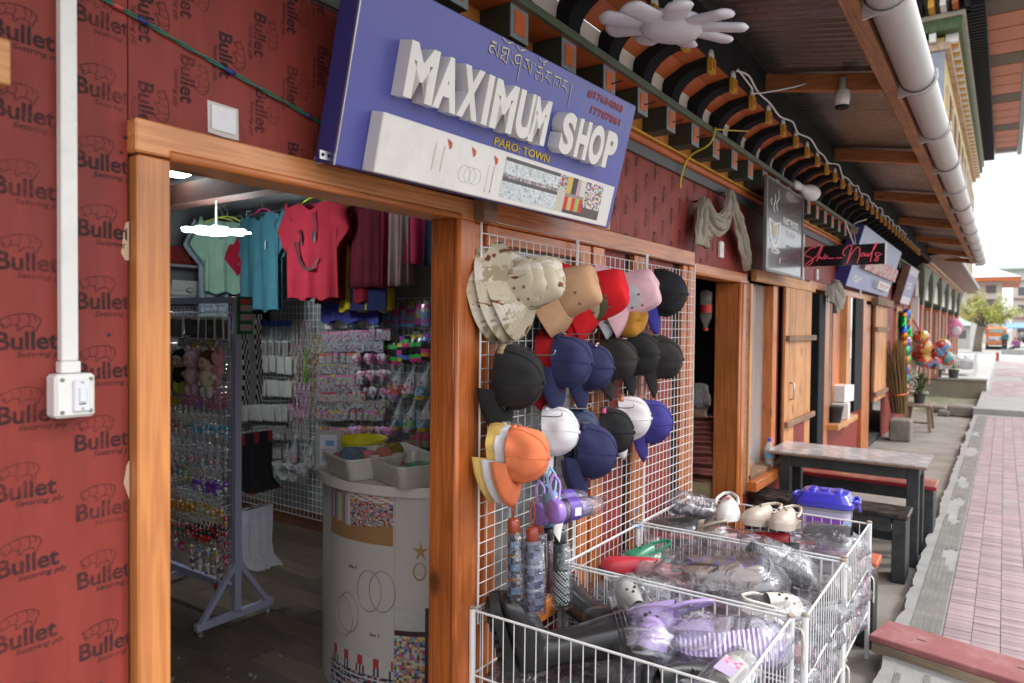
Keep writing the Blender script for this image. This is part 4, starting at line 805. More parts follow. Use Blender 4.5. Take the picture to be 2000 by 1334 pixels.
def patch(t, th, s, w, h, fn, nm='emblem', nu=10, nv=6):
    """embroidered patch following the crown: th around, s up"""
    m = MB()
    def pt(a, b):
        th_ = th+a; s_ = max(0, min(.98, s+b)); e = (1-s_**3.0)**.5
        n_ = Vector((math.cos(th_), math.sin(th_), .25)); return Vector((.083*e*math.cos(th_), .098*e*math.sin(th_), .128*s_-.014*(1-s_)*math.sin(th_)*(1 if s_ < .4 else .3)))+n_*.006
    for i in range(nu):
        for j in range(nv):
            c = fn(i, j, nu, nv)
            if c is None: continue
            a0, a1 = w*(i/nu-.5), w*((i+1)/nu-.5); b0, b1 = h*(j/nv-.5), h*((j+1)/nv-.5)
            m.add([pt(a0, b0), pt(a1, b0), pt(a1, b1), pt(a0, b1)], [(0, 1, 2, 3)], c)
    m.build(nm, ATTC, t, local=True)
BK, NV, RD_, WH, ORC, BLC = ('black', (.018, .017, .019)), ('navy', (.030, .032, .095)), ('red', (.50, .016, .022)), ('white', (.72, .71, .74)), ('coral', (.74, .20, .085)), ('royal', (.055, .045, .24))
CH_ = ('charcoal', (.030, .027, .026)); YE_ = ('butter', (.72, .50, .15)); PE_ = ('peach', (.72, .38, .24)); GY_ = ('slate', (.10, .10, .15))
bits = lambda *cs: (lambda i, j, a, b: R.choice(cs))
# rows of caps; position = hook point on the grid, crowns face the street
cap('black cap with a small white skyline emblem, leftmost of the dark middle row', (2.104, -0.100, 1.463), (.10, -.10, 0.20), BK, strap=('khaki', (.36, .25, .15)), scale=1.22, deco=lambda t: patch(t, rad(60), .42, .34, .42, lambda i, j, a, b: (.65, .65, .7) if (j < 2 or abs(i-a/2+.5) < (b-j)*.9) and (i*7+j*3) % 5 else None), seed=1)
RL = cap('bright red cap half hidden behind the navy cap in the middle row', (2.451, -0.055, 1.516), (.0, .12, 0.15), RD_, scale=1.2, seed=2)
cap('navy cap with a red label tab, second from left in the middle row', (2.428, -0.140, 1.509), (.05, .10, 0.15), NV, scale=1.1, deco=lambda t: (patch(t, rad(-100), .10, .2, .10, bits((.5, .02, .04)), 'label_tab', 3, 2), MB().box(-.03, -.006, -.148, -.118, .010, .014, col=(.35, .18, .07)).build('sticker', ATT, t, local=True)), seed=3)
cap('navy cap with a white script line and yellow swing tag in the middle row', (2.662, -0.120, 1.478), (.05, .05, 0.25), NV, scale=1.05, deco=lambda t: (patch(t, rad(100), .45, .8, .06, bits((.6, .6, .62), (.5, .2, .2)), 'script_line', 12, 1), MB().box(-.01, .02, -.150, -.105, .016, .019, col=(.55, .33, .03)).build('swing_tag', ATT, t, local=True)), seed=4)
cap('plain charcoal cap right of the navy caps', (2.939, -0.100, 1.501), (.0, .0, 0.25), CH_, scale=1.05, seed=5)
cap('large plain black cap, second from right in the middle row', (3.126, -0.120, 1.520), (.0, .0, 0.35), BK, scale=1.12, seed=6)
cap('soft black cap at the right end of the middle row', (3.406, -0.120, 1.492), (.05, -.1, 0.45), CH_, scale=1.15, seed=7)
cap('black cap with blue button and blue brim, right end of the top row', (3.467, -0.100, 1.827), (.05, -.05, 0.35), BK, ('cobalt', (.05, .05, .33)), button=('cobalt', (.05, .05, .33)), scale=1.25, deco=lambda t: MB().box(-.035, .005, -.16, -.12, .004, .009, col=(.65, .50, .03)).build('brim_sticker', ATT, t, local=True), seed=8)
# lower row
cap('coral orange cap on top of the pastel stack', (2.059, -0.180, 1.196), (.06, .06, 0.23), ORC, scale=1.02, seed=9)
for i, (c, nm) in enumerate(((PE_, 'peach cap just behind the coral orange cap'), (WH, 'white cap deep in the pastel stack'), (YE_, 'butter yellow cap at the back of the pastel stack'))):
    cap(nm, Vector((2.082, -0.155, 1.190))+Vector((-.006*i, .034*i, .006*i)), (.06, .06, .23), c, scale=1.03, seed=9)
cap('clean white cap hanging right of the coral stack', (2.377, -0.120, 1.235), (.0, .18, 0.25), WH, scale=1.0, deco=None, seed=10)
cap('big navy cap with a red and white emblem in the lowest row', (2.581, -0.170, 1.131), (.05, .12, 0.25), NV, scale=1.12, deco=lambda t: patch(t, rad(-95), .12, .7, .22, bits((.02, .02, .03), (.45, .03, .05), (.5, .5, .5)), nu=9, nv=4), seed=11)
cap('slate cap with a white emblem behind the big navy cap', Vector((2.671, -0.100, 1.099)), (.05, .12, 0.25), GY_, scale=1.12, deco=lambda t: patch(t, rad(-120), .12, .5, .25, bits((.6, .6, .6), (.5, .1, .1)), nu=6, nv=4), seed=12)
cap('black cap with pink strap and embroidered flowers', (2.898, -0.100, 1.168), (.0, .1, 0.35), BK, WH, strap=('pink', (.65, .09, .26)), scale=1.08, deco=lambda t: patch(t, rad(-60), .2, .7, .3, bits((.35, .3, .45), (.5, .4, .1), (.1, .05, .08), (.4, .05, .1)), nu=8, nv=5), seed=13)
cap('white mesh trucker cap with an orange-edged opening', (3.061, -0.110, 1.216), (.0, .0, 0.35), ('mesh white', (.68, .63, .65)), WH, strap=('orange', (.6, .18, .05)), scale=1.08, seed=14)
cap('royal blue cap with red script on the brim, right end of the lowest row', (3.313, -0.110, 1.172), (.05, .0, 0.35), BLC, scale=1.12, deco=lambda t: (patch(t, rad(-70), .25, 1.2, .25, bits((.1, .08, .3), (.4, .05, .1), (.35, .4, .5), (.06, .05, .25)), nu=12, nv=4), MB().box(-.03, .03, -.155, -.14, -.004, .002, col=(.6, .05, .06)).build('brim_script', ATT, t, local=True)), seed=15)
cap('navy denim cap tucked behind the white cap', (2.650, -0.075, 1.204), (.0, .1, 0.35), ('denim', (.055, .07, .13)), scale=.95, seed=16)
# bucket hats
def hat(label, at, rot, m, rim=.155, scale=1., crown_h=.125, brimz=-.085, band=None, seed=0, group=None, slouch=.01):
    t = thing('bucket_hat', label, 'hat', at, (PI/2+rot[0], rot[1], rot[2]), group, scale)
    def ring(r, z, k, n=32):
        o = []
        for j in range(n):
            th = 2*PI*j/n; w = slouch*NZ.noise(Vector((math.cos(th)*1.3+seed*3, math.sin(th)*1.3, z*7)))*(1+max(0, r-.085)*9)
            o.append(Vector(((r+w)*.96*math.cos(th), (r+w)*1.08*math.sin(th), z+w*1.2)))
        return o
    c = MB(); prof_ = [(.089, 0), (.088, .02), (.086, .045), (.083, .07), (.079, .10), (.070, crown_h), (.055, crown_h+.006), (.03, crown_h+.007), (.004, crown_h+.008)]
    c.rings([ring(r, z, 0) for r, z in prof_], True, (False, True)); c.build('crown', m, t, True, local=True, sub=1)
    b = MB(); K = 8
    b.rings([ring(.0895+(rim-.0895)*k/K, brimz*(k/K)**1.15, 1) for k in range(K+1)], True, (False, False)); b.build('brim', m, t, True, local=True, solid=.003, sub=1)
    st_ = MB()
    for k in range(1, 8):
        st_.tube([p+Vector((0, 0, .0022)) for p in ring(.0895+(rim-.0895)*k/8, brimz*(k/8)**1.15, 1)], .0007, 3, True)
    st_.build('stitching', m, t, local=True)
    bd = MB(); bd.rings([ring(.0905, z, 0) for z in (.002, .022)], True, (False, False)); bd.build('hat_band', band or m, t, True, local=True)
    ey = MB()
    for th in (rad(20), rad(50), rad(200), rad(230)): ey.lathe([(.0045, 0), (.0055, .0015), (.002, .002)], 8, Matrix.Translation((.085*math.cos(th), .092*math.sin(th), .06)) @ Vector((math.cos(th), math.sin(th), .1)).to_track_quat('Z', 'Y').to_matrix().to_4x4())
    ey.build('vent_eyelet', mat('brass_dark', (.16, .15, .12), .4, metal=.6), t, local=True)
    return t
def camo():
    m = mat('desert_camo', (.56, .49, .36), .85, var=.1, vs=20, bump=.25, bs=400, spec=.25); t = m.node_tree; nd = t.nodes; b = nd['Principled BSDF']; lk = t.links.new
    src = b.inputs['Base Color'].links[0].from_socket; tcn = nd.new('ShaderNodeTexCoord')
    for sc, lo, hi, col, off in ((9, .53, .56, (.36, .30, .19), 0), (8, .56, .585, (.64, .58, .50), 5), (13, .605, .62, (.17, .062, .035), 9)):
        mp_ = nd.new('ShaderNodeMapping'); mp_.inputs['Location'].default_value = (off, off, off); mp_.inputs['Scale'].default_value = (1, 1.8, 1); lk(tcn.outputs['Object'], mp_.inputs[0])
        n = nd.new('ShaderNodeTexNoise'); n.inputs['Scale'].default_value = sc; n.inputs['Detail'].default_value = 2.5; n.inputs['Distortion'].default_value = .6; lk(mp_.outputs[0], n.inputs['Vector'])
        r = nd.new('ShaderNodeMapRange'); r.inputs[1].default_value = lo; r.inputs[2].default_value = hi; lk(n.outputs['Fac'], r.inputs[0])
        x = nd.new('ShaderNodeMix'); x.data_type = 'RGBA'; x.inputs[7].default_value = (*col, 1); lk(r.outputs[0], x.inputs[0]); lk(src, x.inputs[6]); src = x.outputs[2]
    lk(src, b.inputs['Base Color']); return m
CAMO = camo()
hb = Vector((2.189, -0.140, 1.801))
hat('wide-brimmed desert camouflage hat at the front of its stack', hb, (-.22, .14, .20), CAMO, .175, 1.02, seed=1, slouch=.014)
hat('desert camouflage hat, second in its stack', hb+Vector((-.025, .028, -.004)), (-.20, .12, .16), CAMO, .180, 1.02, seed=2)
hat('desert camouflage hat, hindmost of its stack against the grid', hb+Vector((-.04, .055, -.006)), (-.18, .10, .12), CAMO, .182, 1.02, seed=3)
hat('plain tan bucket hat between the camouflage and red hats', (2.445, -0.150, 1.782), (-.30, .12, .22), cloth('tan', (.54, .32, .185)), .150, 1.06, seed=4)
rb_ = Vector((2.672, -0.160, 1.774)); RHM = cloth('scarlet', (.62, .012, .018))
rh_ = hat('bright red bucket hat with a small black label', rb_, (-.30, .16, .22), RHM, .150, 1.10, seed=5)
MB().box(-.030, .030, -.1135, -.1125, .018, .026, col=(.02, .02, .02)).build('label', ATT, rh_, local=True)
for i, (c, nm) in enumerate((('crimson', (.50, .010, .016)), ('olive', (.09, .085, .045)), ('sand', (.45, .36, .24)))): hat(['crimson bucket hat right behind the bright red one', 'olive bucket hat in the stack behind the red hats', 'sand bucket hat at the back of the red hat stack'][i], rb_+Vector((-.016*(i+1), .028*(i+1), -.012*(i+1))), (-.30, .16, .22), cloth(c, nm), .150, 1.10, seed=5)
pb_ = Vector((2.999, -0.150, 1.794))
hat('pale pink bucket hat left of the blue-brimmed black cap', pb_, (-.30, .16, .26), cloth('pale_pink', (.72, .45, .50)), .148, 1.16, seed=6); hat('pale grey bucket hat under the pink one', pb_+Vector((-.02, .04, -.012)), (-.30, .16, .26), cloth('pale_grey', (.50, .52, .56)), .15, 1.16, seed=6)
hat('mustard bucket hat peeping out under the pink hat', pb_+Vector((.02, .05, -.10)), (.12, .0, -.12), cloth('mustard', (.42, .20, .03)), .13, 1.0, seed=7)
# hooks
for i, p in enumerate(((2.172, -0.050, 1.544), (2.481, -0.050, 1.620), (2.227, -0.050, 1.315), (2.447, -0.050, 1.326), (2.840, -0.050, 1.292), (2.578, -0.050, 0.942))):
    h = MB().tube(smoothpath([Vector(p), Vector(p)+Vector((0, -.10, -.004)), Vector(p)+Vector((0, -.21, .0)), Vector(p)+Vector((0, -.225, .018))], 4), .0025, 5)
    h.build('hook', STEEL, [o for o in C.objects if o.name.startswith('wire_grid')][0 if i < 4 else 1], smooth=True)
# folded umbrellas and purple cases hanging below
def umbrella(label, top, ln, r, colf, tip=(.32, .05, .02), tilt=(0, 0)):
    t = thing('folded_umbrella', label, 'umbrella', top, (tilt[0], tilt[1], R.random()*6))
    m = MB(); n = 32; K = 42; rs = []
    for k in range(K+1):
        s = k/K; rr = r*(.72+.28*s**.6)*(1 if s < .97 else .8); rs.append([Vector((rr*(1+.06*math.cos(4*2*PI*j/n))*math.cos(2*PI*j/n), rr*(1+.06*math.cos(4*2*PI*j/n))*math.sin(2*PI*j/n), -.045-ln*s)) for j in range(n)])
    for k in range(K):
        for j in range(n): m.add([rs[k][j], rs[k][(j+1) % n], rs[k+1][(j+1) % n], rs[k+1][j]], [(0, 3, 2, 1)], colf(k, j))
    m.add(rs[K], [tuple(range(n))], (.05, .05, .06)); m.build('canopy', ATTC, t, local=True)
    MB().lathe([(.02, -.05), (.024, -.045), (.023, -.008), (.018, 0)], 12).build('handle', mat('handle_%02d' % int(tip[0]*99), tip, .35, coat=.4), t, True, local=True)
    MB().tube(smoothpath([(0, 0, -.002), (.010, 0, .05), (.003, 0, .10), (-.008, 0, .05), (0, 0, -.002)], 4), .0028, 5).build('wrist_loop', mat('handle_%02d' % int(tip[0]*99)), t, True, local=True)
    MB().lathe([(r*1.08, -.05), (r*1.22, -.05-ln*.5), (r*1.2, -.055-ln), (r*.5, -.07-ln)], 14).build('clear_sleeve', film('clear_film', cover=.12), t, True, local=True)
def plaid(a, b, c):
    def f(k, j):
        k5, j5 = (k//2) % 7, (j//2) % 8
        if k5 == 0 and j5 == 0: return tuple(min(.6, q*1.9) for q in c)
        if k5 == 0 or j5 == 0: return c
        if k5 in (1, 6) and j5 in (1, 7): return (.22, .24, .34)
        if k5 in (3, 4): return b if j5 not in (3, 4) else (.035, .04, .09)
        return a if j5 not in (3, 4) else b
    return f
umbrella('blue green plaid folded umbrella with a red handle, leftmost below the coral caps', (2.086, -0.160, 0.954), .24, .030, plaid((.02, .022, .028), (.07, .15, .26), (.16, .09, .05)), tilt=(0, rad(-6)))
umbrella('navy and white plaid folded umbrella with a red handle in front of the others', (2.119, -0.220, 0.923), .25, .037, plaid((.035, .04, .08), (.12, .13, .22), (.26, .26, .32)), tilt=(0, rad(-2)))
umbrella('second navy plaid umbrella right behind the front one', (2.316, -0.120, 0.885), .25, .033, plaid((.03, .035, .07), (.09, .10, .17), (.2, .2, .25)), tilt=(0, rad(-5)))
umbrella('wine red folded umbrella hanging behind the paisley one', (2.425, -0.100, 0.832), .22, .030, lambda k, j: (.14, .012, .03), (.03, .03, .035), (0, rad(-3)))
def pais(k, j):
    u = NZ.noise(Vector((k*.28, j*.35, 4)))
    return (.42, .56, .66) if (5 < j < 14 and k > 12 and (k+j) % 2 and u > -.1) else ((.5, .53, .53) if k > 18 and (k*3+j*2) % 5 < 2 else (.022, .045, .038))
umbrella('dark green umbrella with pale paisley print and a white swing tag', (2.364, -0.190, 0.852), .24, .036, pais, (.03, .03, .035), (0, rad(-3)))
tg = MB(); tg.box(-.05, .05, -.002, 0, -.055, .055); o = tg.build('swing_tag', mat('tag_card', (.70, .69, .66), .6), None, loc=(2.238, -0.260, 0.918), local=True, bevel=.001); o.rotation_euler = (0, rad(36), rad(15)); tag(o, 'white card tag tilted on the green paisley umbrella', 'tag')
for i, (p, ln, lab) in enumerate((((2.102, -0.320, 0.999), .17, 'clear case with purple cap and label, nearest of the hanging cases'), ((2.240, -0.220, 0.988), .12, 'clear case with pale blue cap behind the purple one'), ((2.285, -0.140, 0.921), .10, 'clear case with lilac cap, left of the hanging cases'), ((2.401, -0.100, 0.879), .10, 'clear case with blue cap low on the left'))):
    t = thing('hanging_case', lab, 'case', p, (0, 0, rad(-22))); cc = [(.30, .17, .55), (.22, .38, .62), (.32, .2, .58), (.2, .36, .62)][i]
    MX = Matrix.Rotation(PI/2, 4, 'Y')
    MB().lathe([(.040, -.008), (.043, .0), (.043, .022), (.040, .026)], 20, MX).build('cap_ring', mat('case_%d' % (i % 2), cc, .3, coat=.3), t, True, local=True); MB().lathe([(.030, -.006), (.030, .002), (.0, .012)], 14, MX).build('cap_centre', mat('case_red', (.5, .06, .05), .4), t, True, local=True)
    MB().lathe([(.038, .024), (.039, .05), (.036, ln), (.026, ln+.04), (.0, ln+.045)], 20, MX).build('clear_tube', film('purple_film', (.55, .5, .68), .32, 22), t, True, local=True)
    MB().lathe([(.033, .03), (.032, ln*.9)], 14, MX).build('contents', mat('case_in', (.20, .16, .28), .7, var=.4, vs=40), t, True, local=True)
    MB().lathe([(.0405, .05), (.0405, .10)], 20, MX, (False, False)).build('label', mat('case_lab', (.12, .06, .35), .5), t, local=True); MB().box(.062, .09, -.0425, -.039, -.014, .014).build('price_sticker', LETW, t, local=True)
    for s in (-1, 1): MB().tube(smoothpath([(.01+s*.01, .0, .04), (.02+s*.02, .02, .09), (.02, .03, .125)], 4), .005, 4).build('strap', mat('strap_%d' % (i % 2), [(.35, .2, .6), (.22, .42, .62)][i % 2], .4), t, local=True)
# ================================================================ BASKETS OF SHOES
def basket(label, x0, x1, y0, y1, ztop=.62, zmid=.385, zbot=.15):
    t = thing('wire_basket', label, 'basket', ((x0+x1)/2, (y0+y1)/2, -.1), group='white wire sale baskets')
    for x, y in ((x0, y0), (x1, y0), (x0, y1), (x1, y1)):
        MB().tube([(x, y, -.1), (x, y, ztop+.012)], .0125, 10).build('post', WMET, t, smooth=False, auto=40)
        MB().lathe([(.0132, ztop+.006), (.0132, ztop+.014), (.009, ztop+.016)], 10, Matrix.Translation((x, y, 0))).build('post_cap', mat('rusty_cap', (.35, .28, .22), .6, var=.4, vs=60), t)
    for z, r in ((ztop, .0048), (zmid, .0038), (zbot, .0045)):
        for a, b in (((x0, y0), (x1, y0)), ((x0, y1), (x1, y1)), ((x0, y0), (x0, y1)), ((x1, y0), (x1, y1))): MB().tube([(a[0], a[1], z), (b[0], b[1], z)], r, 6).build('rail', WMET, t)
    w = MB(); st = .045
    def side(a, b):
        d = Vector((b[0]-a[0], b[1]-a[1], 0)); n = int(d.length/st)
        for k in range(1, n):
            p = Vector((a[0], a[1], 0))+d*k/n; w.tube([p+Vector((0, 0, zbot)), p+Vector((0, 0, ztop))], .0022, 4, cap=False)
    side((x0, y0), (x1, y0)); side((x0, y1), (x1, y1)); side((x0, y0), (x0, y1)); side((x1, y0), (x1, y1))
    n = int(abs(y1-y0)/st)
    for k in range(1, n): y = y0+(y1-y0)*k/n; w.tube([(x0, y, zbot), (x1, y, zbot)], .002, 4, cap=False)
    n = int(abs(x1-x0)/.05)
    for k in range(1, n): x = x0+(x1-x0)*k/n; w.tube([(x, y0, zbot-.004), (x, y1, zbot-.004)], .002, 4, cap=False)
    tag(w.build('wire_mesh', WMET, t), kind='stuff')
    return t
B1 = basket('nearest white wire basket with black rubber boots and lilac clogs', 2.0, 2.61, -.045, -1.0)
B2 = basket('middle white wire basket full of shoes in clear bags', 2.645, 3.375, -.055, -1.04)
B3 = basket('farthest white wire basket with white clogs on top, beside the benches', 3.425, 4.13, -.05, -1.035)
STRG = mat('pale_string', (.62, .58, .52), .8)
for i, p in enumerate(((3.38, -1.045, .615), (3.40, -1.045, .17), (4.13, -1.04, .36), (3.42, -1.045, .385), (3.38, -1.05, .0), (2.63, -1.02, .60))):
    m = MB(); p = Vector(p)
    for k in range(4): m.tube(smoothpath([p+Vector((R.uniform(-.02, .02), -.012, .01)), p+Vector((R.uniform(-.02, .02), .012, -.006)), p+Vector((R.uniform(-.015, .015), -.02, -.03)), p+Vector((R.uniform(-.02, .03), -.022, -R.uniform(.07, .16)))], 4), .0022, 4)
    tag(m.build('string_tie', STRG, loc=p), 'pale cloth string tied round the basket posts', 'string', 'strings tying the baskets')
m = MB().tube(smoothpath([(3.33, -.03, .63), (3.36, -.07, .61), (3.40, -.06, .62), (3.37, -.03, .63), (3.375, -.05, .70)], 4), .004, 5)
tag(m.build('blue_string', mat('blue_string', (.05, .25, .55), .5), loc=(3.36, -.05, .6)), 'short blue plastic string tying two baskets to the grid', 'string')
# shoes ---------------------------------------------------------------
def outline(t, side=1):
    ws = [(0, .004), (.02, .018), (.08, .030), (.2, .034), (.4, .032), (.58, .040), (.75, .046), (.88, .041), (.96, .027), (1, .004)]
    for (a, wa), (b, wb) in zip(ws, ws[1:]):
        if t <= b: return wa+(wb-wa)*(t-a)/(b-a)
    return .004
def sole(mb, L_, z0, z1, grow=1., n=20, ribs=0, col=None):
    rs = []
    for k in range(n+1):
        t = k/n; w = outline(t)*grow*L_/.27; x = (t-.5)*L_; c = .006*math.sin(t*PI)
        rz = (ribs*(k % 2))
        rs.append([(x, -w+c, z0+rz), (x, w+c, z0+rz), (x, w*1.02+c, z1), (x, -w*1.02+c, z1)])
    mb.rings(rs, True, (True, True), col); return mb
def upper(mb, L_, t0, t1, z0, h, grow=1.04, n=14, m=10, openb=True, col=None, pw=1.):
    rs = []
    for k in range(n+1):
        t = t0+(t1-t0)*k/n; w = outline(t)*grow*L_/.27; x = (t-.5)*L_; c = .006*math.sin(t*PI); s = (t-t0)/(t1-t0); hh = h*(1-.55*s**1.6)*math.sqrt(max(.0, 1-max(0, (s-.8)/.2)**2))+.004
        rs.append([(x, -w*math.cos(PI*j/m)*1.0+c, z0+hh*math.sin(PI*j/m)**pw) for j in range(m+1)])
    mb.rings(rs, False, col=col); return mb
def clog(c, hole=True):
    t = []
    a = MB(); sole(a, .27, 0, .032, 1.08); a.sphere((0, 0, 0), .001, 4, 2)
    b = MB(); upper(b, .27, .40, .995, .028, .062, 1.1)
    s = MB(); s.tube(smoothpath([(-.005, -.047, .055), (-.06, -.044, .075), (-.125, -.02, .088), (-.135, 0, .09), (-.125, .02, .088), (-.06, .044, .075), (-.005, .047, .055)], 4), .007, 6)
    r = MB(); rs = []
    for k in range(13):
        tt = .012+.40*k/12; w = outline(tt)*1.08
        rs.append([((tt-.5)*.27, -w, .03), ((tt-.5)*.27, -w*.93, .055), ((tt-.5)*.27, -w*.86, .05)])
    h = MB()
    for x, y, z in ((.045, -.02, .082), (.045, .012, .084), (.07, -.004, .074), (.075, -.03, .062), (.075, .026, .064), (.095, .0, .058), (.022, -.004, .09)): h.lathe([(.0055, -.004), (.0055, .002), (.003, .002)], 8, Matrix.Translation((x, y, z)) @ Matrix.Rotation(.3, 4, 'Y'))
    return [('sole', a, c), ('upper', b, c), ('heel_strap', s, c)]+([('vent_hole', h, (.05, .045, .04))] if hole else [])
def slide(c, c2=None, rib=.004):
    a = MB(); sole(a, .28, 0, .030, 1.05, 44, rib)
    b = MB(); rs = []
    for k in range(7):
        t = .46+.3*k/6; w = outline(t)*1.12; rs.append([((t-.5)*.28, -w*math.cos(PI*j/10), .02+.058*math.sin(PI*j/10)) for j in range(11)])
    b.rings(rs, False)
    return [('sole', a, c), ('strap', b, c2 or c)]
def trainer(c, c2):
    a = MB(); sole(a, .27, 0, .026, 1.05); b = MB(); upper(b, .27, .02, .99, .024, .085, 1.0, pw=.7); s = MB()
    for i in range(4): s.tube([(.0+.016*i, -.02, .09-.006*i), (.005+.016*i, .02, .09-.006*i)], .004, 5)
    return [('sole', a, c2), ('upper', b, c), ('lace', s, c2)]
SHM = {}
def shoemat(c, gl=.35):
    k = 'shoe_%02d%02d%02d' % tuple(int(x*99) for x in c); return mat(k, c, gl, var=.12, vs=12, bump=.05, bs=120, dirt=.12, dcol=(.2, .18, .16), ds=10)
FILM = film('bag_film', cover=.5, sc=12); FILM2 = film('bag_film_grey', (.55, .55, .6), .6, 14)
def bag_mesh(sx, sy, sz, seed, n=22, m=14):
    b = MB(); rs = []
    for i in range(m+1):
        a = -PI/2+PI*i/m; ca = max(.03, math.cos(a))**.7; ring = []
        for j in range(n):
            th = 2*PI*j/n; d = Vector((math.cos(th)*ca, math.sin(th)*ca, math.sin(a))); q = 1+.22*NZ.noise(d*2.2+Vector((seed*7, 0, 0)))+.10*NZ.noise(d*6+Vector((0, seed*5, 0)))+.05*NZ.noise(d*14+Vector((0, 0, seed)))
            ring.append(Vector((math.copysign(abs(d.x)**.75, d.x)*sx*q, math.copysign(abs(d.y)**.75, d.y)*sy*q, d.z*sz*q)))
        rs.append(ring)
    b.rings(rs); return b
def shoe(kind, label, at, rot, parts, bag=None, gl=.35, scale=1., group=None, name='shoe'):
    t = thing(name, label, kind, at, rot, group, scale)
    for nm, mb, c in parts: mb.build(nm, shoemat(c, gl), t, local=True, auto=35)
    if bag: bag_mesh(*bag[:3], bag[3]).build('clear_bag', bag[4] if len(bag) > 4 else FILM, t, True, local=True)
    return t
LIL = (.46, .34, .66); D2 = rad
# basket 1 : rubber boots, lilac clogs, slides
def boot(label, at, rot):
    t = thing('rubber_boot', label, 'boot', at, rot, None, 1.28); RB_ = mat('black_rubber', (.028, .027, .030), .22, var=.15, bump=.03, bs=25, coat=.2)
    b = MB(); P_ = smoothpath([(.30, 0, .05), (.18, 0, .05), (.07, 0, .05), (.02, 0, .05), (-.02, 0, .052)], 5); rs = []
    # shaft along +x, foot turning up +z at the ankle
    sec = [(.27, 0, .066, .060), (.25, 0, .065, .059), (.18, .0, .060, .054), (.12, .0, .052, .047), (.05, .0, .05, .046), (.0, .008, .056, .047), (-.035, .02, .064, .047)]
    for x, z, hz, hy in sec: rs.append([Vector((x, hy*math.cos(2*PI*j/20), z+hz*math.sin(2*PI*j/20))) for j in range(20)])
    b.rings(rs, True, (False, True)); b.build('shaft', RB_, t, True, local=True, sub=1)
    f = MB(); rs = []
    for k in range(14):
        s = k/13; z = -.055+.262*s; w = .046*(1+.14*math.sin(s*PI*.9)); top = .052-.012*s-.05*s*s; e = 1
        if s > .82: e = math.sqrt(max(.06, 1-((s-.82)/.18)**2)); top = -.07+(top+.07)*e; w *= e
        if s < .12: e = math.sqrt(max(.1, 1-((.12-s)/.12)**2)); w *= e
        c0, a0 = (top-.072)/2, (top+.072)/2
        rs.append([Vector((c0+a0*math.copysign(abs(math.cos(q))**.8, math.cos(q)), w*math.sin(q), z)) for q in [2*PI*j/18 for j in range(18)]])
    f.rings(rs, True, (True, True)); f.build('foot', RB_, t, True, local=True, sub=1)
    s_ = MB(); rs = []
    for k in range(17):
        q = k/16; w = outline(q)*1.12; z = -.075+.285*q; rs.append([(-.066, -w, z), (-.066, w, z), (-.094-(.012 if q < .3 else 0), w, z), (-.094-(.012 if q < .3 else 0), -w, z)])
    s_.rings(rs); s_.build('sole', mat('black_rubber_sole', (.022, .021, .02), .7, bump=.4, bs=40), t, local=True)
    lg = MB()
    for k in range(9):
        z = -.055+.028*k; w = outline((z+.075)/.285)*.9
        for sgn in (-1, 1): lg.box(-.112 if k > 2 else -.118, -.094, min(sgn*.006, sgn*w), max(sgn*.006, sgn*w), z, z+.014)
    lg.build('tread_lug', mat('black_rubber_sole'), t, local=True)
    tp = MB()
    for x in (.262, .25, .238): tp.tube([Vector((x, .0605*math.cos(2*PI*j/20), .0665*math.sin(2*PI*j/20))) for j in range(20)], .0025, 4, True)
    tp.build('top_band', RB_, t, local=True)
    return t
boot('black rubber boot lying with its lugged sole towards the door post', (2.17, -.22, .45), (rad(8), rad(-14), rad(-58)))
boot('black rubber boot behind the first one, its sole turned up', (2.50, -.30, .47), (rad(95), rad(-4), rad(60)))
shoe('clog', 'glossy pale grey clog against the wire at the back of the nearest basket', (2.54, -.44, .535), (rad(-20), rad(-25), rad(55)), clog((.42, .41, .40)), (.15, .085, .075, 3.), .18)
shoe('clog', 'lilac clog seen from its open heel, with a buckled strap', (2.36, -.55, .50), (rad(-15), rad(-18), rad(215)), clog(LIL), (.155, .085, .075, 1.), .3, 1.25)
shoe('clog', 'second lilac clog pressed against the first in a clear bag', (2.42, -.62, .54), (rad(30), rad(10), rad(100)), clog(LIL), (.15, .08, .07, 5.), .3, 1.2)
shoe('sandal', 'lilac slide sandal showing its ribbed sole', (2.42, -.84, .56), (rad(215), rad(-6), rad(-70)), slide(LIL), (.155, .07, .05, 2.), .35, 1.3)
shoe('shoe', 'black shoe wrapped in a crinkled clear bag in front of the lilac clogs', (2.18, -.66, .42), (0, rad(-8), rad(20)), trainer((.02, .02, .022), (.05, .05, .06)), (.17, .10, .08, 8., FILM2), .4)
shoe('shoe', 'second black bagged shoe next to the crinkled one', (2.24, -.76, .44), (rad(10), 0, rad(-30)), trainer((.018, .018, .02), (.03, .03, .03)), (.16, .09, .08, 9.), .4)
t = shoe('sandal', 'pale grey slide sandal with a lilac and pink card tag', (2.20, -.90, .50), (rad(10), rad(-22), rad(-15)), slide((.50, .49, .46)), (.15, .08, .06, 6.), .4, 1.1); m = MB()
mosaic(m, -.03, .04, -.028, .028, 7, 5, lambda u, v, i, j: (.52, .42, .72) if u < .6 else R.choice([(.7, .2, .3), (.65, .4, .5), (.6, .5, .75)]), Matrix.Translation((.02, 0, .082)) @ Matrix.Rotation(.15, 4, 'Y'), 0); m.build('card_tag', ATT, t, local=True)
t = shoe('shoe', 'dark shoe in a bag with a pink flowered card, low in the nearest basket', (2.10, -.60, .34), (0, 0, rad(60)), trainer((.03, .03, .035), (.04, .04, .04)), (.15, .09, .08, 7., FILM2)); m = MB()
mosaic(m, -.03, .03, -.03, .03, 6, 6, lambda u, v, i, j: R.choice([(.6, .5, .65), (.65, .3, .4), (.7, .68, .7)]), Matrix.Translation((-.05, .02, .10)), 0); m.build('card_tag', ATT, t, local=True)
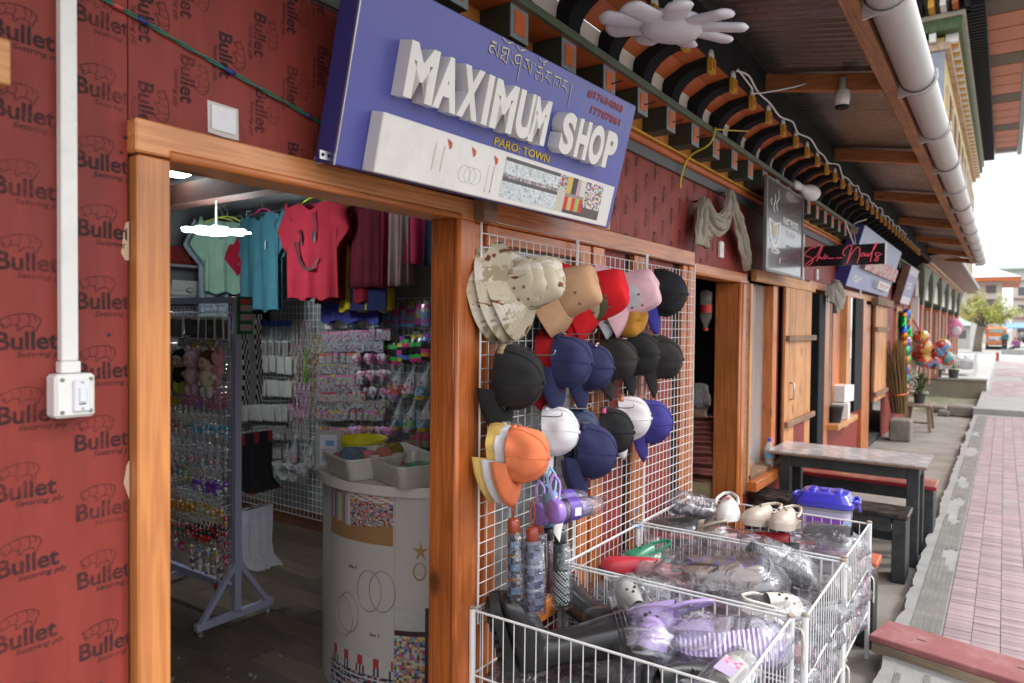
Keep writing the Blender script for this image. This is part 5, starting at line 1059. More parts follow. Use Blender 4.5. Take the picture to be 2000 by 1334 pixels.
# basket 2
shoe('trainer', 'red and black trainer with lime lining at the wall end of the middle basket', (2.95, -.20, .50), (0, rad(-10), rad(120)), trainer((.52, .03, .05), (.03, .03, .035)), None, .4)
shoe('clog', 'green clog behind the red trainer', (3.12, -.22, .52), (0, 0, rad(150)), clog((.03, .22, .12)), (.15, .085, .07, 4.), .3)
shoe('shoe', 'pink and clear jelly shoe beside the red trainer', (2.98, -.36, .50), (0, rad(-10), rad(100)), clog((.62, .32, .34)), (.14, .08, .075, 11.), .25)
t = shoe('sandal', 'brown strapped sandals in a large clear bag with blue printing', (3.0, -.62, .56), (rad(8), rad(0), rad(-70)), slide((.20, .14, .115), (.24, .17, .14)), (.235, .14, .095, 12., film('clear_film2', (.75, .75, .8), .26, 9)), .5, 1.15); slide((.20, .14, .115))[0][1].build('second_sole', shoemat((.20, .14, .115)), t, local=True).location = (.02, .1, .0)
m = MB(); BL_ = (.10, .12, .42)
for k, (w_, yy) in enumerate((('Bag', .06), ('SHOES', -.02), ('Bag', -.08))): addmesh(m, fit(textmesh('ooo', 1, .0), -.06+.05*k, .03+.05*k, yy, yy+.03), Matrix.Translation((-.04, 0, .094)), BL_) if False else None
for k in range(9): strokes(m, [(-.12+.03*k, -.07+.02*(k % 3)), (-.10+.03*k, -.06+.02*(k % 3)), (-.105+.03*k, -.03+.02*(k % 3)), (-.12+.03*k, -.035+.02*(k % 3))], .006, .092, None, BL_)
m.build('blue_print', ATT, t, local=True)
shoe('sandal', 'black ribbed slide sandal standing up in a clear bag at the street end', (3.28, -.80, .60), (rad(205), rad(28), rad(-62)), slide((.028, .027, .03)), (.165, .075, .055, 13.), .5, 1.15)
shoe('shoe', 'bagged white shoe at the front street corner of the middle basket', (2.85, -.87, .52), (rad(10), 0, rad(-40)), clog((.60, .55, .50)), (.17, .11, .07, 14.), .4)
shoe('shoe', 'bagged grey shoe behind the front rail of the middle basket', (2.80, -.33, .48), (0, rad(-8), rad(-70)), clog((.33, .32, .33)), (.19, .10, .09, 15., FILM2), .4)
t = shoe('sandal', 'black and white patterned slide pressed against the wire of the middle basket', (2.75, -.83, .40), (rad(80), 0, rad(-85)), slide((.05, .05, .055), (.45, .43, .42)), (.15, .08, .06, 16.), .4)
# basket 3
shoe('sandal', 'dark grey slides in a clear bag at the wall end of the farthest basket', (3.95, -.13, .60), (rad(205), rad(10), rad(-45)), slide((.05, .05, .055)), (.16, .10, .07, 17.), .5)
t = shoe('clog', 'white clog printed with red and black marks, highest in the farthest basket', (3.78, -.40, .625), (rad(8), rad(-6), rad(195)), clog((.74, .73, .72), False), None, .3, 1.25)
m = MB(); strokes(m, [p[:2] for p in smoothpath([(.07, .0, 0), (.045, .02, 0), (.03, 0, 0), (.045, -.02, 0)], 4)], .014, .089, None, (.55, .03, .04)); m.tube([(.0, -.03, .075), (.0, -.02, .085), (0, 0, .092), (0, .02, .085), (0, .03, .075)], .004, 5, col=(.02, .02, .02))
for k in range(30): a = R.uniform(-.06, .1); m.sphere((a, R.uniform(-.04, .04), .07-abs(a)*.2), .003, 5, 3, (.03, .03, .03))
m.build('printed_marks', ATT, t, local=True)
shoe('clog', 'beige clog on top near the bucket, left of the pair', (3.80, -.57, .615), (0, rad(-8), rad(165)), clog((.50, .42, .36)), None, .35, 1.15)
shoe('clog', 'beige clog on top near the bucket, right of the pair', (3.80, -.69, .615), (0, rad(-8), rad(175)), clog((.52, .43, .37)), None, .35, 1.15)
shoe('trainer', 'black and red trainer behind the wires of the farthest basket', (3.56, -.18, .54), (0, 0, rad(100)), trainer((.03, .03, .03), (.5, .04, .05)), (.15, .10, .09, 18.), .4)
shoe('trainer', 'red shoe under the beige clogs', (3.72, -.60, .50), (0, 0, rad(90)), trainer((.40, .02, .03), (.3, .02, .02)), None, .4)
shoe('clog', 'cream clog in a clear bag beside the red soled trainer', (3.60, -.33, .55), (0, rad(10), rad(80)), clog((.55, .48, .38)), (.14, .08, .08, 19.), .4)
shoe('shoe', 'grey bagged shoe at the street end of the farthest basket', (3.85, -.88, .56), (0, 0, rad(70)), trainer((.15, .15, .16), (.4, .4, .4)), (.19, .12, .085, 20., FILM2), .4)
shoe('shoe', 'pink and white bagged shoe under the printed white clog', (3.62, -.47, .50), (0, 0, rad(100)), clog((.62, .40, .46)), (.16, .1, .09, 21.), .4)
shoe('shoe', 'black bagged shoe near the front rail of the farthest basket', (3.56, -.68, .50), (0, 0, rad(100)), trainer((.02, .02, .022), (.03, .03, .03)), (.18, .11, .09, 22.), .4)
# lower layers: bagged pairs seen through the wires
base_cols = [(.02, .02, .022), (.03, .03, .035), (.14, .14, .15), (.5, .45, .44), (.55, .28, .33), (.62, .6, .6), (.45, .05, .06), (.12, .10, .09)]
bm_ = [bag_mesh(.16, .10, .075, 30+i).mesh('clear_bag', True) for i in range(4)]
for q in bm_: q.materials.append(FILM2)
for bi, (x0, x1, y0, y1) in enumerate(((2.04, 2.57, -.12, -.94), (2.69, 3.33, -.12, -.98), (3.47, 4.09, -.12, -.97))):
    nm_ = ['nearest', 'middle', 'farthest'][bi]
    for l in range(3):
        for i in range(2 if x1-x0 < .6 else 3):
            for j in range(4):
                if l == 2 and bi == 0: continue
                x = x0+.11+(x1-x0-.2)*(i/(1 if x1-x0 < .6 else 2)); y = y0-.08+(y1-y0+.16)*j/3
                c = R.choice(base_cols); k = R.random()
                t = thing('bagged_shoe', 'bagged shoe in the lower layers of the %s wire basket' % nm_, 'shoe', (x+R.uniform(-.02, .02), y+R.uniform(-.02, .02), .165+.105*l+R.uniform(0, .02)), (R.uniform(-.2, .2), R.uniform(-.2, .2), R.uniform(1.2, 1.9)), 'bagged shoes low in the %s basket' % nm_)
                for a, mb, cc in (slide(c) if k < .4 else clog(c, False) if k < .75 else trainer(c, R.choice(base_cols))): mb.build(a, shoemat(cc), t, local=True, auto=35)
                inst('clear_bag', bm_[R.randrange(4)], t, (0, 0, .04))
# ================================================================ BENCHES, TABLE, BUCKET, STEP
DGR = mat('worn_dark_paint', (.028, .031, .034), .5, var=.35, vs=6, bump=.2, bs=40, dirt=.35, dcol=(.12, .115, .11), ds=9)
WORN = mat('worn_black_top', (.022, .02, .019), .28, var=.4, vs=8, bump=.6, bs=20, dirt=.5, dcol=(.28, .24, .22), ds=12, stretch=(3, 1, 1))
def hexm():
    m = mat('marble_hex_laminate', (.50, .49, .50), .22, var=.1, vs=6, coat=.2); t = m.node_tree; nd = t.nodes; lk = t.links.new; b = nd['Principled BSDF']; src = b.inputs['Base Color'].links[0].from_socket
    tcn = nd.new('ShaderNodeTexCoord'); vo = nd.new('ShaderNodeTexVoronoi'); vo.inputs['Scale'].default_value = 7.5; vo.inputs['Randomness'].default_value = .0; mp_ = nd.new('ShaderNodeMapping'); mp_.inputs['Rotation'].default_value = (0, 0, .78); mp_.inputs['Scale'].default_value = (1, 1.6, 1); lk(tcn.outputs['Object'], mp_.inputs[0]); lk(mp_.outputs[0], vo.inputs['Vector'])
    x = nd.new('ShaderNodeMix'); x.data_type = 'RGBA'; x.blend_type = 'MULTIPLY'; x.inputs[0].default_value = .5; hs = nd.new('ShaderNodeValToRGB'); e = hs.color_ramp.elements; e[0].color = (.55, .5, .5, 1); e[1].color = (1.2, 1.22, 1.28, 1); hs.color_ramp.elements.new(.5).color = (.8, .74, .72, 1)
    lk(vo.outputs['Color'], hs.inputs[0]); lk(src, x.inputs[6]); lk(hs.outputs[0], x.inputs[7])
    d = nd.new('ShaderNodeTexVoronoi'); d.feature = 'DISTANCE_TO_EDGE'; d.inputs['Scale'].default_value = 7.5; d.inputs['Randomness'].default_value = 0; lk(mp_.outputs[0], d.inputs['Vector']); r = nd.new('ShaderNodeMapRange'); r.inputs[1].default_value = .03; r.inputs[2].default_value = .08; r.inputs[3].default_value = .6; r.inputs[4].default_value = 0; lk(d.outputs[0], r.inputs[0])
    y = nd.new('ShaderNodeMix'); y.data_type = 'RGBA'; y.inputs[7].default_value = (.30, .25, .24, 1); lk(r.outputs[0], y.inputs[0]); lk(x.outputs[2], y.inputs[6]); lk(y.outputs[2], b.inputs['Base Color']); return m
tb = thing('outdoor_table', 'narrow table with a marbled hexagon laminate top and dark legs', 'table', (6.15, -.6, -.1))
MB().box(5.86, 6.43, -1.16, -.05, .652, .664).build('table_top', hexm(), tb); MB().box(5.861, 6.429, -1.159, -.051, .637, .6515).build('board_edge', OLD, tb)
for x in (5.95, 6.33):
    for y in (-.17, -1.07): MB().box(x-.04, x+.04, y-.04, y+.04, -.1, .636).build('leg', DGR, tb, bevel=.004)
MB().box(5.915, 5.935, -1.03, -.21, .545, .636).build('apron', DGR, tb); MB().box(6.345, 6.365, -1.03, -.21, .545, .636).build('apron', DGR, tb); MB().box(5.99, 6.29, -1.10, -1.08, .545, .636).build('apron', DGR, tb); MB().box(6.12, 6.16, -1.02, -.2, .02, .10).build('stretcher', DGR, tb)
def bench(label, x0, x1, y0, y1, top, leg=.085, skew=0):
    t = thing('bench', label, 'bench', ((x0+x1)/2, (y0+y1)/2, -.1))
    MB().box(x0, x1, y0, y1, .347, .382).build('seat', top, t, bevel=.006)
    for y in (y0+.015, y1-leg-.03): MB().box(x0+.02, x1-.02, y, y+leg, -.1, .346).build('leg', DGR, t, bevel=.004)
    MB().box(x0+.015, x0+.035, y0+leg+.02, y1-leg-.035, .25, .346).build('apron', DGR, t); MB().box(x1-.035, x1-.015, y0+leg+.02, y1-leg-.035, .25, .346).build('apron', DGR, t)
    return t
bench('bench with a worn glossy black top on the near side of the table', 5.46, 5.76, -1.09, -.03, WORN)
RT = mat('worn_red_top', (.25, .05, .04), .5, var=.3, vs=6, dirt=.8, dcol=(.36, .26, .15), ds=7)
b_ = bench('bench with a worn red top on the far side of the table', 6.62, 6.95, -1.17, -.12, RT); MB().box(6.615, 6.63, -1.175, -.12, .35, .372).build('red_edge', mat('red_edging', (.30, .01, .02), .4), b_)
bench('low bench with an orange end plank hidden behind the farthest basket', 4.24, 4.44, -1.06, -.1, mat('worn_orange_top', (.50, .12, .045), .6, var=.3, dirt=.5, dcol=(.12, .08, .06)))
def rr(w, d, r, z, n=6):
    o = []
    for cx_, cy_, a0 in ((w-r, d-r, 0), (-w+r, d-r, PI/2), (-w+r, -d+r, PI), (w-r, -d+r, 3*PI/2)):
        for k in range(n): a = a0+PI/2*k/(n-1); o.append(Vector((cx_+r*math.cos(a), cy_+r*math.sin(a), z)))
    return o
bu = thing('detergent_bucket', 'clear plastic bucket with royal blue lid and purple wrap on the bench behind the baskets', 'bucket', (4.36, -.775, .385), (0, 0, rad(4)), None, (.9, .9, .99))
MB().rings([rr(.105, .135, .05, .0), rr(.115, .150, .055, .20), rr(.118, .155, .055, .265)], True, (True, False)).build('tub', mat('frosted_plastic', (.62, .62, .72), .2, alpha=.45, var=.04, coat=.3), bu, True, local=True)
lw = MB(); A = [rr(.108, .138, .05, .01), rr(.1165, .1525, .055, .22)]
nn_ = len(A[0])
def wrapcol(u, v):
    q = math.hypot((u-.34)*1.6, (v-.62)*1.3)
    if v > .92: return (.45, .42, .6)
    if q < .12 and abs(u-.34+.4*(v-.62)) < .05: return (.52, .05, .14)
    if q < .24: return (.18, .42, .62)
    if q < .30: return (.55, .6, .75)
    return (.26, .08, .48) if v < .75-(u-.1)*.8+.2*math.sin(u*6) else (.50, .44, .66)
M_ = 26
for i in range(nn_*1):
    p0, p1 = rr(.1095, .1395, .05, .012, 6), rr(.1175, .1535, .055, .235, 6)
    for j in range(M_):
        for s in range(4):
            def pt(f, g): a = p0[i].lerp(p0[(i+1) % nn_], f); b = p1[i].lerp(p1[(i+1) % nn_], f); return a.lerp(b, g)
            u = ((i+s/4)/nn_)
            lw.add([pt(s/4, j/M_), pt((s+1)/4, j/M_), pt((s+1)/4, (j+1)/M_), pt(s/4, (j+1)/M_)], [(0, 1, 2, 3)], wrapcol((u*2.0+.1) % 1, j/M_))
lw.build('printed_wrap', ATTG, bu, local=True)
LID = mat('royal_blue_plastic', (.05, .045, .50), .22, var=.04, coat=.4)
MB().rings([rr(.122, .162, .058, .255), rr(.130, .172, .062, .262), rr(.130, .172, .062, .290), rr(.120, .160, .055, .300), rr(.108, .140, .05, .330), rr(.100, .130, .045, .336), rr(.01, .01, .009, .337)], True).build('lid', LID, bu, local=True, auto=30)
for y in (-.075, .075): MB().rings([rr(.06, .022, .01, .337), rr(.055, .018, .01, .350), rr(.05, .014, .008, .352)], True).build('lid_ridge', LID, bu, local=True).location = (0, y, -.002)
MB().rings([rr(.03, .02, .008, .337), rr(.03, .02, .008, .347)], True).build('lid_emblem', LID, bu, local=True)
for y in (-1, 1): MB().tube(smoothpath([(-.06, y*.165, .30), (-.05, y*.185, .30), (0, y*.195, .285), (.05, y*.185, .30), (.06, y*.165, .30)], 4), .011, 8).build('handle_clip', LID, bu, True, local=True); MB().tube(smoothpath([(-.03, y*.18, .29), (0, y*.20, .24), (.03, y*.18, .29)], 4), .008, 6).build('handle_clip', LID, bu, True, local=True)
# red topped step
st = thing('step_plank', 'thick step with a red painted top lying across the broken path edge', 'step', (4.05, -1.4, 0), (0, 0, rad(-13)))
MB().box(-.11, .16, -.95, .325, .045, .078).build('top_board', mat('faded_red_board', (.27, .085, .088), .7, var=.15, vs=6, dirt=.45, dcol=(.35, .24, .24), ds=6), st, local=True, bevel=.005); MB().box(-.105, .15, -.945, .315, -.012, .0445).build('bottom_board', wood('step_edge', 1, (.30, .22, .15), (.14, .1, .07), .8, 0, dirt=.4, scale=1.4), st, local=True, bevel=.004)
for x, y in ((.02, .12), (.05, -.3), (.0, -.6)): MB().box(x-.004, x+.004, y-.022, y+.022, .0782, .079).build('nail_scar', BLK, st, local=True)
# drinking water bottles on the sill
def bottle(label, at):
    t = thing('water_bottle', label, 'bottle', at, group='water bottles on the cafe sill')
    MB().lathe([(.0, .002), (.030, .0), (.034, .01), (.034, .04), (.032, .045), (.034, .05), (.034, .15), (.030, .175), (.018, .20), (.014, .215), (.014, .222)], 18).build('body', mat('clear_pet', (.85, .88, .9), .08, var=0, trans=.0, alpha=.28, spec=.8), t, True, local=True)
    MB().lathe([(.031, .004), (.031, .085)], 14).build('water', mat('water', (.35, .27, .2), .05, alpha=.45, var=.1), t, True, local=True)
    MB().lathe([(.0348, .085), (.0348, .145)], 18, cap=(False, False)).build('label', mat('bottle_label', (.16, .40, .62), .4, var=.35, vs=70), t, True, local=True); MB().lathe([(.0165, .218), (.0165, .242), (.014, .245)], 12).build('bottle_cap', mat('blue_cap', (.06, .05, .42), .35), t, local=True)
bottle('half-full water bottle with a blue cap in front of the cafe window', (5.95, -.035, .502)); bottle('water bottle with a blue cap standing behind the pane', (5.78, .10, .542))
# nail salon sill
tag(MB().lathe([(.07, 0), (.095, .16), (.10, .165), (.10, .185), (.09, .185)], 16).build('black_pot', mat('black_plastic', (.025, .025, .027), .45), loc=(8.55, -.05, .602), local=True, auto=40), 'black plastic pot on the nail salon window sill', 'pot')
for i, (x, z, a) in enumerate(((9.0, .602, .1), (9.02, .80, -.15))):
    o = MB().box(-.16, .16, -.09, .09, 0, .19).build('white_box', WHITE, loc=(x, -.04, z), local=True, bevel=.004); o.rotation_euler = (0, 0, a); tag(o, ['white carton on the nail salon sill, lower of two', 'white carton on the nail salon sill, upper of two'][i], 'box')
# ================================================================ INSIDE THE FIRST SHOP
LAV = mat('lavender_steel', (.34, .34, .47), .4, var=.06, coat=.2)
rk = thing('display_rack', 'lavender steel floor rack with wire panel hung with key rings, just inside the doorway', 'rack', (2.3, 2.25, 0))
for y in (1.83, 2.69):
    MB().box(2.28, 2.32, y-.018, y+.018, .06, 1.79).build('upright', LAV, rk, bevel=.003); MB().box(2.06, 2.53, y-.018, y+.018, .03, .07).build('foot', LAV, rk, bevel=.003)
    for x in (2.09, 2.50): MB().bar((x, y, .06), (2.30, y, .34), .026, .026).build('brace', LAV, rk); MB().lathe([(.018, 0), (.018, .012), (.008, .014), (.008, .03)], 10, Matrix.Translation((x, y, 0))).build('levelling_foot', STEEL, rk)
MB().box(2.285, 2.315, 1.85, 2.67, 1.755, 1.79).build('top_rail', LAV, rk); MB().box(2.285, 2.315, 1.85, 2.67, .17, .205).build('bottom_rail', LAV, rk)
w = MB(); wires(w, lambda u, v: Vector((2.30, u, v)), [1.85+.041*k for k in range(21)], [.2+.14*k for k in range(12)], .0018); tag(w.build('wire_mesh', LAV, rk), kind='stuff')
pg = [thing('partition_grid', l, 'display grid', (3.67, y, .1), group='wire grids on the shop partition') for l, y in (('white wire grid on the inner partition, front half', 1.4), ('white wire grid on the inner partition, rear half', 3.0))]
for t, a, b in ((pg[0], .55, 2.2), (pg[1], 2.22, 3.9)):
    f = MB(); f.tube([(3.67, a, .1), (3.67, b, .1), (3.67, b, 1.83), (3.67, a, 1.83)], .005, 6, True); f.build('frame', WMET, t)
    w = MB(); wires(w, lambda u, v: Vector((3.67, u, v)), [a+.05*k for k in range(int((b-a)/.05)+1)], [.1+.0525*k for k in range(34)], .0021); tag(w.build('wire_mesh', WMET, t), kind='stuff')
# hanging goods: one mesh per kind and colour, many copies
GO = {}
def goods(kind, cols, sd=0):
    key = (kind, tuple(cols), sd)
    if key in GO: return GO[key]
    rr_ = random.Random(hash(str(key)) % 9999); m = MB(); c = lambda: rr_.choice(cols)
    hookc = (.5, .5, .5)
    if kind == 'card':
        m.box(-.004, .004, -.030, .030, -.14, -.02, (.62, .61, .58)); m.box(-.006, -.0041, -.026, .026, -.135, -.035, c()); m.box(-.0065, -.006, -.012, .012, -.11, -.07, c())
    elif kind == 'pouch':
        rs = []
        for k in range(7): s = k/6; q = math.sin(PI*(.12+.8*s))**.5; rs.append([Vector((.020*q*math.cos(a)-.005, .036*(.75+.25*q)*math.sin(a), -.15+.13*s)) for a in [2*PI*j/10 for j in range(10)]])
        m.rings(rs, True, (True, True), [c() for _ in range(6)])
        m.rings([[Vector((.004*math.cos(a), .022*math.sin(a), z)) for a in [2*PI*j/8 for j in range(8)]] for z in (-.02, .0)], True, (True, True), c())
    elif kind == 'heart':
        for s in (-1, 1): m.sphere((-.01, s*.016, -.035), .026, 10, 6, c(), (.6, 1, 1))
        m.rings([[Vector((-.01+.014*q*math.cos(a), .040*q*math.sin(a), z)) for a in [2*PI*j/10 for j in range(10)]] for z, q in ((-.04, 1), (-.06, .75), (-.085, .1))], True, (True, True), c())
        for _ in range(8): m.sphere((-.026, rr_.uniform(-.03, .03), rr_.uniform(-.06, -.025)), .006, 5, 3, c())
    elif kind == 'packet':
        m.box(-.006, .006, -.034, .034, -.075, -.0, (.34, .33, .34))
        for _ in range(9): m.sphere((-.009, rr_.uniform(-.026, .026), rr_.uniform(-.068, -.022)), rr_.uniform(.005, .009), 5, 3, c())
        m.box(-.007, .0, -.034, .034, -.018, -.002, c())
    elif kind == 'net':
        m.rings([[Vector((.028*q*math.cos(a)-.01, .05*q*math.sin(a)+o, z)) for a in [2*PI*j/10 for j in range(10)]] for z, q, o in ((-.005, .12, -.03), (-.05, .45, -.015), (-.10, .85, 0), (-.15, 1, .01), (-.175, .7, .012))], True, (True, True), [(.30, .31, .32), (.36, .36, .36), c(), c()])
        m.tube([(-.01, -.03+.012*math.cos(a), .006+.012*math.sin(a)) for a in [2*PI*j/8 for j in range(8)]], .003, 4, True, (.6, .6, .6))
        for _ in range(16): m.sphere((-.028-rr_.uniform(0, .012), rr_.uniform(-.035, .04), rr_.uniform(-.16, -.07)), rr_.uniform(.005, .010), 5, 3, c())
    elif kind == 'keyring':
        m.tube([(0, .013*math.cos(a), -.015+.013*math.sin(a)) for a in [2*PI*j/10 for j in range(10)]], .0022, 4, True, (.5, .48, .42)); m.tube([(0, 0, -.028), (0, .002, -.048)], .002, 4, col=(.5, .48, .42))
        m.sphere((0, 0, -.062), .015, 8, 6, c(), (.8, 1, 1)); m.sphere((0, 0, -.085), .013, 8, 6, c(), (.8, .9, 1.1)); m.sphere((-.004, -.010, -.05), .006, 5, 4, c()); m.sphere((-.004, .010, -.05), .006, 5, 4, c())
        for s in (-1, 1): m.tube([(0, s*.006, -.09), (0, s*.008, -.105)], .005, 5, col=c())
    elif kind == 'coil':
        for z, r in ((-.02, .022), (-.05, .020), (-.075, .017)): m.tube([(0, r*math.cos(a), z+r*math.sin(a)) for a in [2*PI*j/12 for j in range(12)]], .0045, 5, True, c())
        m.box(-.004, .004, -.022, .022, -.115, -.085, c())
    elif kind == 'strand':
        n = 26
        for s in (-1, 1):
            for k in range(n): m.sphere((-.008+.004*math.sin(k), s*(.006+.012*math.sin(PI*k/n)), -.012*k), .0075, 5, 4, c())
    elif kind == 'bangle':
        for k in range(5): m.tube([(-.012*k, .042*math.cos(a), -.042+.042*math.sin(a)) for a in [2*PI*j/18 for j in range(18)]], .0035, 5, True, c())
    elif kind == 'tag':
        m.box(-.005, .005, -.022, .022, -.045, 0, c()); m.box(-.004, .004, -.017, .017, -.17, -.045, (.30, .31, .32))
    elif kind == 'sock':
        n = 10
        for k in range(2):
            o = .016*k
            m.rings([[Vector((o+.010*math.cos(a)-.01+dx, .030*q*math.sin(a)+dy, z)) for a in [2*PI*j/10 for j in range(10)]] for z, q, dx, dy in ((0, .9, 0, 0), (-.06, .95, 0, 0), (-.2, .85, 0, .002), (-.27, .9, 0, -.006), (-.31, 1.0, 0, -.03), (-.335, .8, 0, -.055), (-.345, .3, 0, -.075))], True, (True, True), [c() for _ in range(6)])
    elif kind == 'box':
        m.box(-.05, .0, -.036, .036, -.17, -.01, c()); m.box(-.051, -.05, -.034, .034, -.165, -.09, c()); m.tube([(-.05, 0, -.01), (.02, 0, .012)], .003, 4, col=hookc)
    m.tube([(.045, 0, .004), (-.02, 0, .004), (-.028, 0, .012)], .0018, 4, col=hookc)
    me = m.mesh(kind); me.materials.append(ATTG if kind not in ('sock',) else ATTC); GO[key] = me; return me
def row(kind, nm, cat, label, group, a, b, n, cols, var=5, jit=.006, deep=1, dx=.05, sc=1.):
    a, b = Vector(a), Vector(b)
    for i in range(n):
        for d in range(deep):
            p = a.lerp(b, i/max(1, n-1))+Vector((-.02-dx*d, R.uniform(-jit, jit), R.uniform(-jit, jit)*.6))
            o = inst(nm, goods(kind, cols, R.randrange(var)), None, p, (R.uniform(-.05, .05), R.uniform(-.04, .04), R.uniform(-.18, .18)), sc*R.uniform(.95, 1.05)); tag(o, label, cat, group)
PINKS = [(.62, .28, .40), (.66, .42, .48), (.55, .16, .30), (.6, .55, .6), (.5, .3, .5)]; CANDY = PINKS+[(.55, .42, .08), (.15, .35, .5), (.2, .42, .2), (.55, .1, .1)]
RB6 = [(.60, .04, .20), (.62, .22, .03), (.60, .48, .05), (.05, .40, .08), (.10, .16, .50), (.30, .06, .42)]
F = .985
def prow(kind, nm, cat, what, where, pa, pb, n, cols, **k): row(kind, nm, cat, '%s on the partition grid, %s' % (what, where), '%s, %s' % (what, where), pa, pb, n, cols, **k)
prow('box', 'phone_case_box', 'box', 'pale blue and white phone case box', 'top row', (3.670, 2.614, 1.786), (3.670, 2.083, 1.790), 7, [(.34, .52, .55), (.55, .57, .58), (.40, .55, .58), (.5, .42, .4), (.6, .6, .6)], jit=.004)
prow('pouch', 'hair_tie_pouch', 'pouch', 'shiny pouch of coloured hair ties', 'top row by the door', (3.670, 2.011, 1.800), (3.670, 1.669, 1.811), 6, [(.40, .12, .30), (.15, .25, .45), (.35, .33, .28), (.25, .30, .18), (.50, .06, .25), (.45, .38, .1)], sc=1.15)
prow('packet', 'hair_clip_packet', 'packet', 'pink packet of hair clips', 'second row', (3.670, 2.636, 1.586), (3.670, 1.989, 1.617), 10, PINKS, deep=2, sc=1.1)
prow('pouch', 'rainbow_pouch', 'pouch', 'black or rainbow striped pouch', 'third row by the door', (3.670, 2.019, 1.550), (3.670, 1.658, 1.585), 7, RB6+[(.012, .012, .013)]*5, sc=1.25)
prow('packet', 'hair_clip_packet', 'packet', 'bright packet of hair clips', 'third row', (3.670, 2.676, 1.419), (3.670, 2.276, 1.439), 6, CANDY, deep=2)
prow('heart', 'heart_box', 'box', 'heart shaped trinket box', 'third row', (3.670, 2.281, 1.439), (3.670, 2.029, 1.454), 3, PINKS, deep=2, sc=1.15)
prow('packet', 'hair_clip_packet', 'packet', 'colourful packet of hair clips', 'fourth row', (3.670, 2.698, 1.252), (3.670, 2.269, 1.280), 7, CANDY, deep=2)
prow('heart', 'heart_box', 'box', 'pink heart shaped trinket box', 'fourth row', (3.670, 2.237, 1.319), (3.670, 2.028, 1.332), 3, PINKS+[(.7, .7, .72)], deep=2, sc=1.1)
prow('net', 'bead_net', 'net bag', 'net bag of coloured beads', 'upper row by the door', (3.670, 1.937, 1.347), (3.670, 1.674, 1.358), 3, CANDY, sc=1.25)
prow('packet', 'hair_clip_packet', 'packet', 'red and pink packet of hair clips', 'fifth row', (3.670, 2.686, 1.125), (3.670, 2.225, 1.154), 8, [(.5, .05, .12), (.6, .3, .35), (.55, .5, .5), (.4, .4, .1)], deep=2)
prow('heart', 'heart_box', 'box', 'lilac heart shaped trinket box', 'fifth row', (3.670, 2.258, 1.197), (3.670, 2.057, 1.205), 3, [(.45, .35, .5), (.55, .5, .55), (.5, .2, .3)], sc=1.1)
prow('net', 'bead_net', 'net bag', 'net bag of coloured beads', 'lower row by the door', (3.670, 1.915, 1.107), (3.670, 1.663, 1.121), 3, CANDY, sc=1.25)
prow('packet', 'hair_clip_packet', 'packet', 'mixed packet of hair clips', 'sixth row', (3.670, 2.697, 0.981), (3.670, 2.046, 1.031), 10, CANDY, deep=2)
prow('heart', 'heart_box', 'box', 'dusky pink trinket box', 'lowest row', (3.670, 2.321, 0.911), (3.670, 1.953, 0.935), 5, PINKS+[(.3, .2, .1)], deep=2, sc=1.15)
prow('packet', 'hair_clip_packet', 'packet', 'small packet of hair clips', 'lowest row', (3.670, 2.696, 0.854), (3.670, 2.353, 0.877), 6, CANDY, deep=2)
prow('tag', 'blue_tag_comb', 'comb', 'clear comb under a bright blue header card', 'rear top row', (3.670, 3.522, 1.669), (3.670, 3.101, 1.670), 9, [(.02, .09, .50)], jit=.01)
prow('card', 'necklace_card', 'card', 'white card with a necklace', 'rear second row', (3.670, 3.570, 1.400), (3.670, 3.080, 1.407), 6, [(.64, .62, .58), (.60, .58, .54)], deep=2, sc=1.15)
prow('card', 'earring_card', 'card', 'white card with earrings', 'rear third row', (3.670, 3.569, 1.192), (3.670, 3.079, 1.208), 7, [(.62, .60, .54), (.55, .53, .5)], deep=2, sc=1.05)
prow('card', 'bracelet_card', 'card', 'white card with a bracelet', 'rear fourth row', (3.670, 3.733, 0.972), (3.670, 3.130, 1.015), 8, [(.60, .59, .55)], deep=2, sc=1.1)
prow('packet', 'fabric_bow', 'bow', 'pale fabric bow', 'rear fifth row', (3.670, 3.498, 0.782), (3.670, 3.181, 0.802), 5, [(.50, .54, .48), (.55, .53, .46), (.3, .3, .28)], deep=2, sc=1.3)
prow('strand', 'bead_necklace', 'necklace', 'string of beads', 'upper row', (3.670, 3.088, 1.662), (3.670, 2.881, 1.663), 6, [(.45, .42, .40), (.55, .53, .5), (.38, .30, .34), (.5, .25, .3)], sc=.8)
prow('strand', 'bead_necklace', 'necklace', 'pink and amber string of beads', 'middle row', (3.670, 3.119, 1.414), (3.670, 2.868, 1.413), 6, [(.5, .3, .35), (.4, .25, .15), (.5, .45, .4)], sc=.8)
prow('strand', 'green_necklace', 'necklace', 'green string of beads', 'middle row', (3.670, 2.917, 1.452), (3.670, 2.911, 1.453), 1, [(.03, .30, .05), (.30, .48, .06)], sc=.9)
prow('strand', 'bead_necklace', 'necklace', 'wooden and pearl string of beads', 'by the grid joint', (3.670, 2.844, 1.555), (3.670, 2.724, 1.557), 4, [(.30, .17, .08), (.55, .52, .48), (.25, .14, .06), (.42, .30, .16)], sc=1.1)
prow('strand', 'bead_necklace', 'necklace', 'long brown string of beads', 'by the grid joint', (3.670, 2.830, 1.213), (3.670, 2.698, 1.220), 4, [(.32, .16, .08), (.40, .24, .12), (.5, .46, .4)], sc=1.0)
prow('strand', 'bead_necklace', 'necklace', 'pink string of beads', 'lower row', (3.670, 3.111, 1.165), (3.670, 2.891, 1.169), 5, PINKS, sc=.9)
prow('strand', 'bead_necklace', 'necklace', 'silver pearl string of beads', 'lower row', (3.670, 3.104, 0.950), (3.670, 2.902, 0.966), 5, [(.5, .48, .46), (.42, .40, .38), (.5, .3, .35)], sc=.8)
